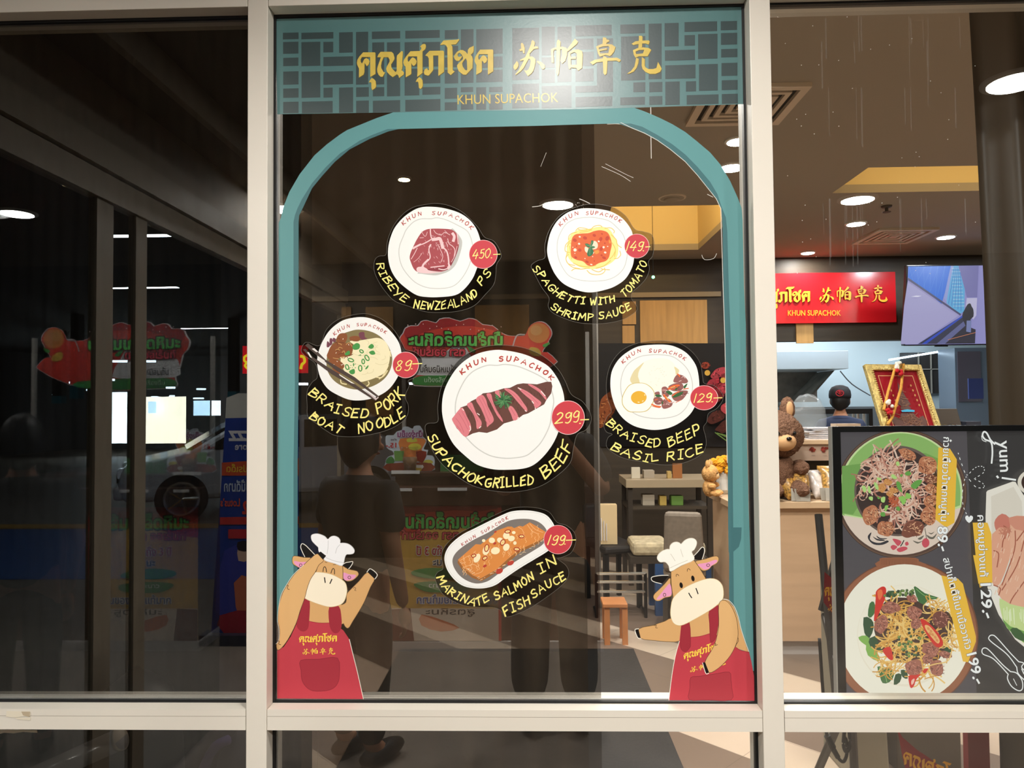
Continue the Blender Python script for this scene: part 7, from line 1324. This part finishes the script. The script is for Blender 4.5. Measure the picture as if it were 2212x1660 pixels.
MB().hexa([(-1.24, -.72, .99), (-1.24, .72, .99), (-1.16, .72, .96), (-1.16, -.72, .96), (-.5, -.64, 1.44), (-.5, .64, 1.44), (-.44, .64, 1.40), (-.44, -.64, 1.40)], CGL).build('windscreen', t)
MB().box(-2.12, -1.98, -.80, .80, .34, .52, CARW).build('bumper', t, bevel=.04); MB().box(-2.10, -2.0, -.5, .5, .55, .68, TVB).build('grille', t)
for y in (-.78, .52): MB().box(-2.08, -1.9, y, y+.26, .62, .76, M('headlamp', (220, 226, 232), rough=.1, emit=.3)).build('headlamp', t, bevel=.03)
for x in (-1.3, 1.3):
    for y in (-.86, .66):
        wh = MB().lathe([(.33, 0), (.34, .04), (.34, .16), (.33, .2)], TYRE, (x, y, .33), 28, axis='y').build('wheel', t); sgn = -1 if y < 0 else 1; yy = y-.006 if y < 0 else y+.2
        mb = MB(); mb.lathe([(.23, 0), (.23, .006), (.2, .008), (.2, 0)], CHR, (x, yy, .33), 28, axis='y')
        for k in range(5):
            a_ = 6.283*k/5; mb.tube([(x, yy+.003, .33), (x+.21*math.cos(a_), yy+.003, .33+.21*math.sin(a_))], .022, CHR, 6)
        mb.build('alloy_rim', wh)

# ---- bags stowed between the left pane and its curtain
BAGB = M('black_bag', (22, 21, 24), rough=.45, spec=.5, bump=.4, scale=9)
def sack(name, label, u0, u1, v0, D, m, dy=.09, seed=1):
    a = P3(u0, v0, D); b = P3(u1, v0, D); cx_, h_ = (a.x+b.x)/2, a.z; w_ = (b.x-a.x)/2; rd = random.Random(seed); n, k = 28, 14; vs_ = []; fs = []
    t = thing(name, label, 'bag', (cx_, a.y, 0))
    for j in range(k+1):
        f = j/k; rr = (1.05-.12*f)*(1 if f < .8 else math.sqrt(max(0, 1-((f-.8)/.2)**2))+.02)
        for i in range(n):
            q = 6.2832*i/n; e = rr*(1+.04*math.sin(5*q+9*f)+rd.uniform(-.015, .015)); vs_.append((w_*e*math.cos(q), dy*e*math.sin(q), h_*f))
    for j in range(k):
        for i in range(n): fs.append((j*n+i, j*n+(i+1) % n, (j+1)*n+(i+1) % n, (j+1)*n+i))
    fs += [tuple(range(n))[::-1], tuple(k*n+i for i in range(n))]
    MB().add(vs_, fs, m).build('sack', t, True); return t, h_, w_
sack('black_bag', 'big black bag heaped behind the left pane', 200, 392, 1438, 1.86, BAGB, .11, 3)
t, h_, w_ = sack('black_bag', 'black backpack beside the left mullion behind the lower glass', 470, 560, 1575, 1.84, M('black_backpack', (20, 18, 26), rough=.8), .09, 4)
MB().tube([(-w_*.7, -.1, h_*.6), (-w_*1.2, -.11, h_*.8), (-w_*.5, -.1, h_*.98), (0, -.06, h_)], .012, M('purple_strap', (58, 40, 96), rough=.7), 8, 4).build('strap', t, True)
a = P3(100, 1668, 1.72); b = P3(262, 1596, 1.72); t = thing('wrapped_roll', 'grey plastic wrapped roll lying aslant behind the lower left pane', 'roll', a); d = b-a
MB().tube([(-.2, 0, -.09), tuple(d)], .026, M('grey_plastic_wrap', (136, 132, 130), rough=.2, spec=.7), 16).build('roll', t, True)
MB().tube([tuple(d*.96), tuple(d*1.0)], .028, M('roll_end_paper', (176, 160, 140), rough=.8), 16).build('open_end', t, True)

# ---- marks on the glass of the middle pane
MARK = M('dried_white_smear', (206, 202, 194), rough=.6)
t = sroot('glue_smear', 'thin white drip line and glue smears on the glass right of the arch top', 'smear', 1406, 342)
A = Art(Y=-.0004); A.part('drip'); A.stroke(MARK, '1405.5,229 1406,248', 2, 0); A.stroke(MARK, '1406,292 1407,342', 1.8, 0); A.part('smear')
for P, w_ in (('1312,268 1340,268 1370,276 1392,288', 1.6), ('1150,447 1166,445 1178,438', 1.4), ('1252,430 1262,434 1274,440', 1.6), ('1300,360 1340,378 1362,392', 1), ('1308,354 1350,376 1368,384', .9), ('1168,360 1180,330', .7), ('1516,551 1522,561 1541,559 1548,548', 1), ('1528,420 1540,426', 1.2)): A.stroke(MARK, P, w_, 3)
rnd = random.Random(31)
for i in range(26): x, y = rnd.uniform(1222, 1262), rnd.uniform(436, 450); A.ell(MARK, x, y, .8, .6, 0, 6)
A.build(t)
t = sroot('dust_streaks', 'fine pale dust specks and rain streaks on the right pane', 'dust', 1850, 300); A = Art(Y=-.0004); A.part('specks'); DUST = clear('pale_streak', (.93, .92, .9), base=.0, refl=0)
for i in range(46): A.ell(MARK, rnd.uniform(1680, 2110), rnd.uniform(30, 600), .9, .9, 0, 6)
A.part('streaks'); STK = bpy.data.materials.new('rain_streak'); STK.use_nodes = True; q = STK.node_tree.nodes['Principled BSDF']; q.inputs['Base Color'].default_value = (.7, .68, .64, 1); q.inputs['Alpha'].default_value = .05
for i in range(34): x = rnd.choice([1838, 1846, 1852, 1956, 1996, 1780, 1870, 2076])+rnd.uniform(-14, 14); y = rnd.choice([36, 40, 90, 430, 440, 190]); A.stroke(STK, [(x, y), (x+2, y+rnd.uniform(40, 150))], rnd.uniform(1, 3.5), 0)
A.build(t)
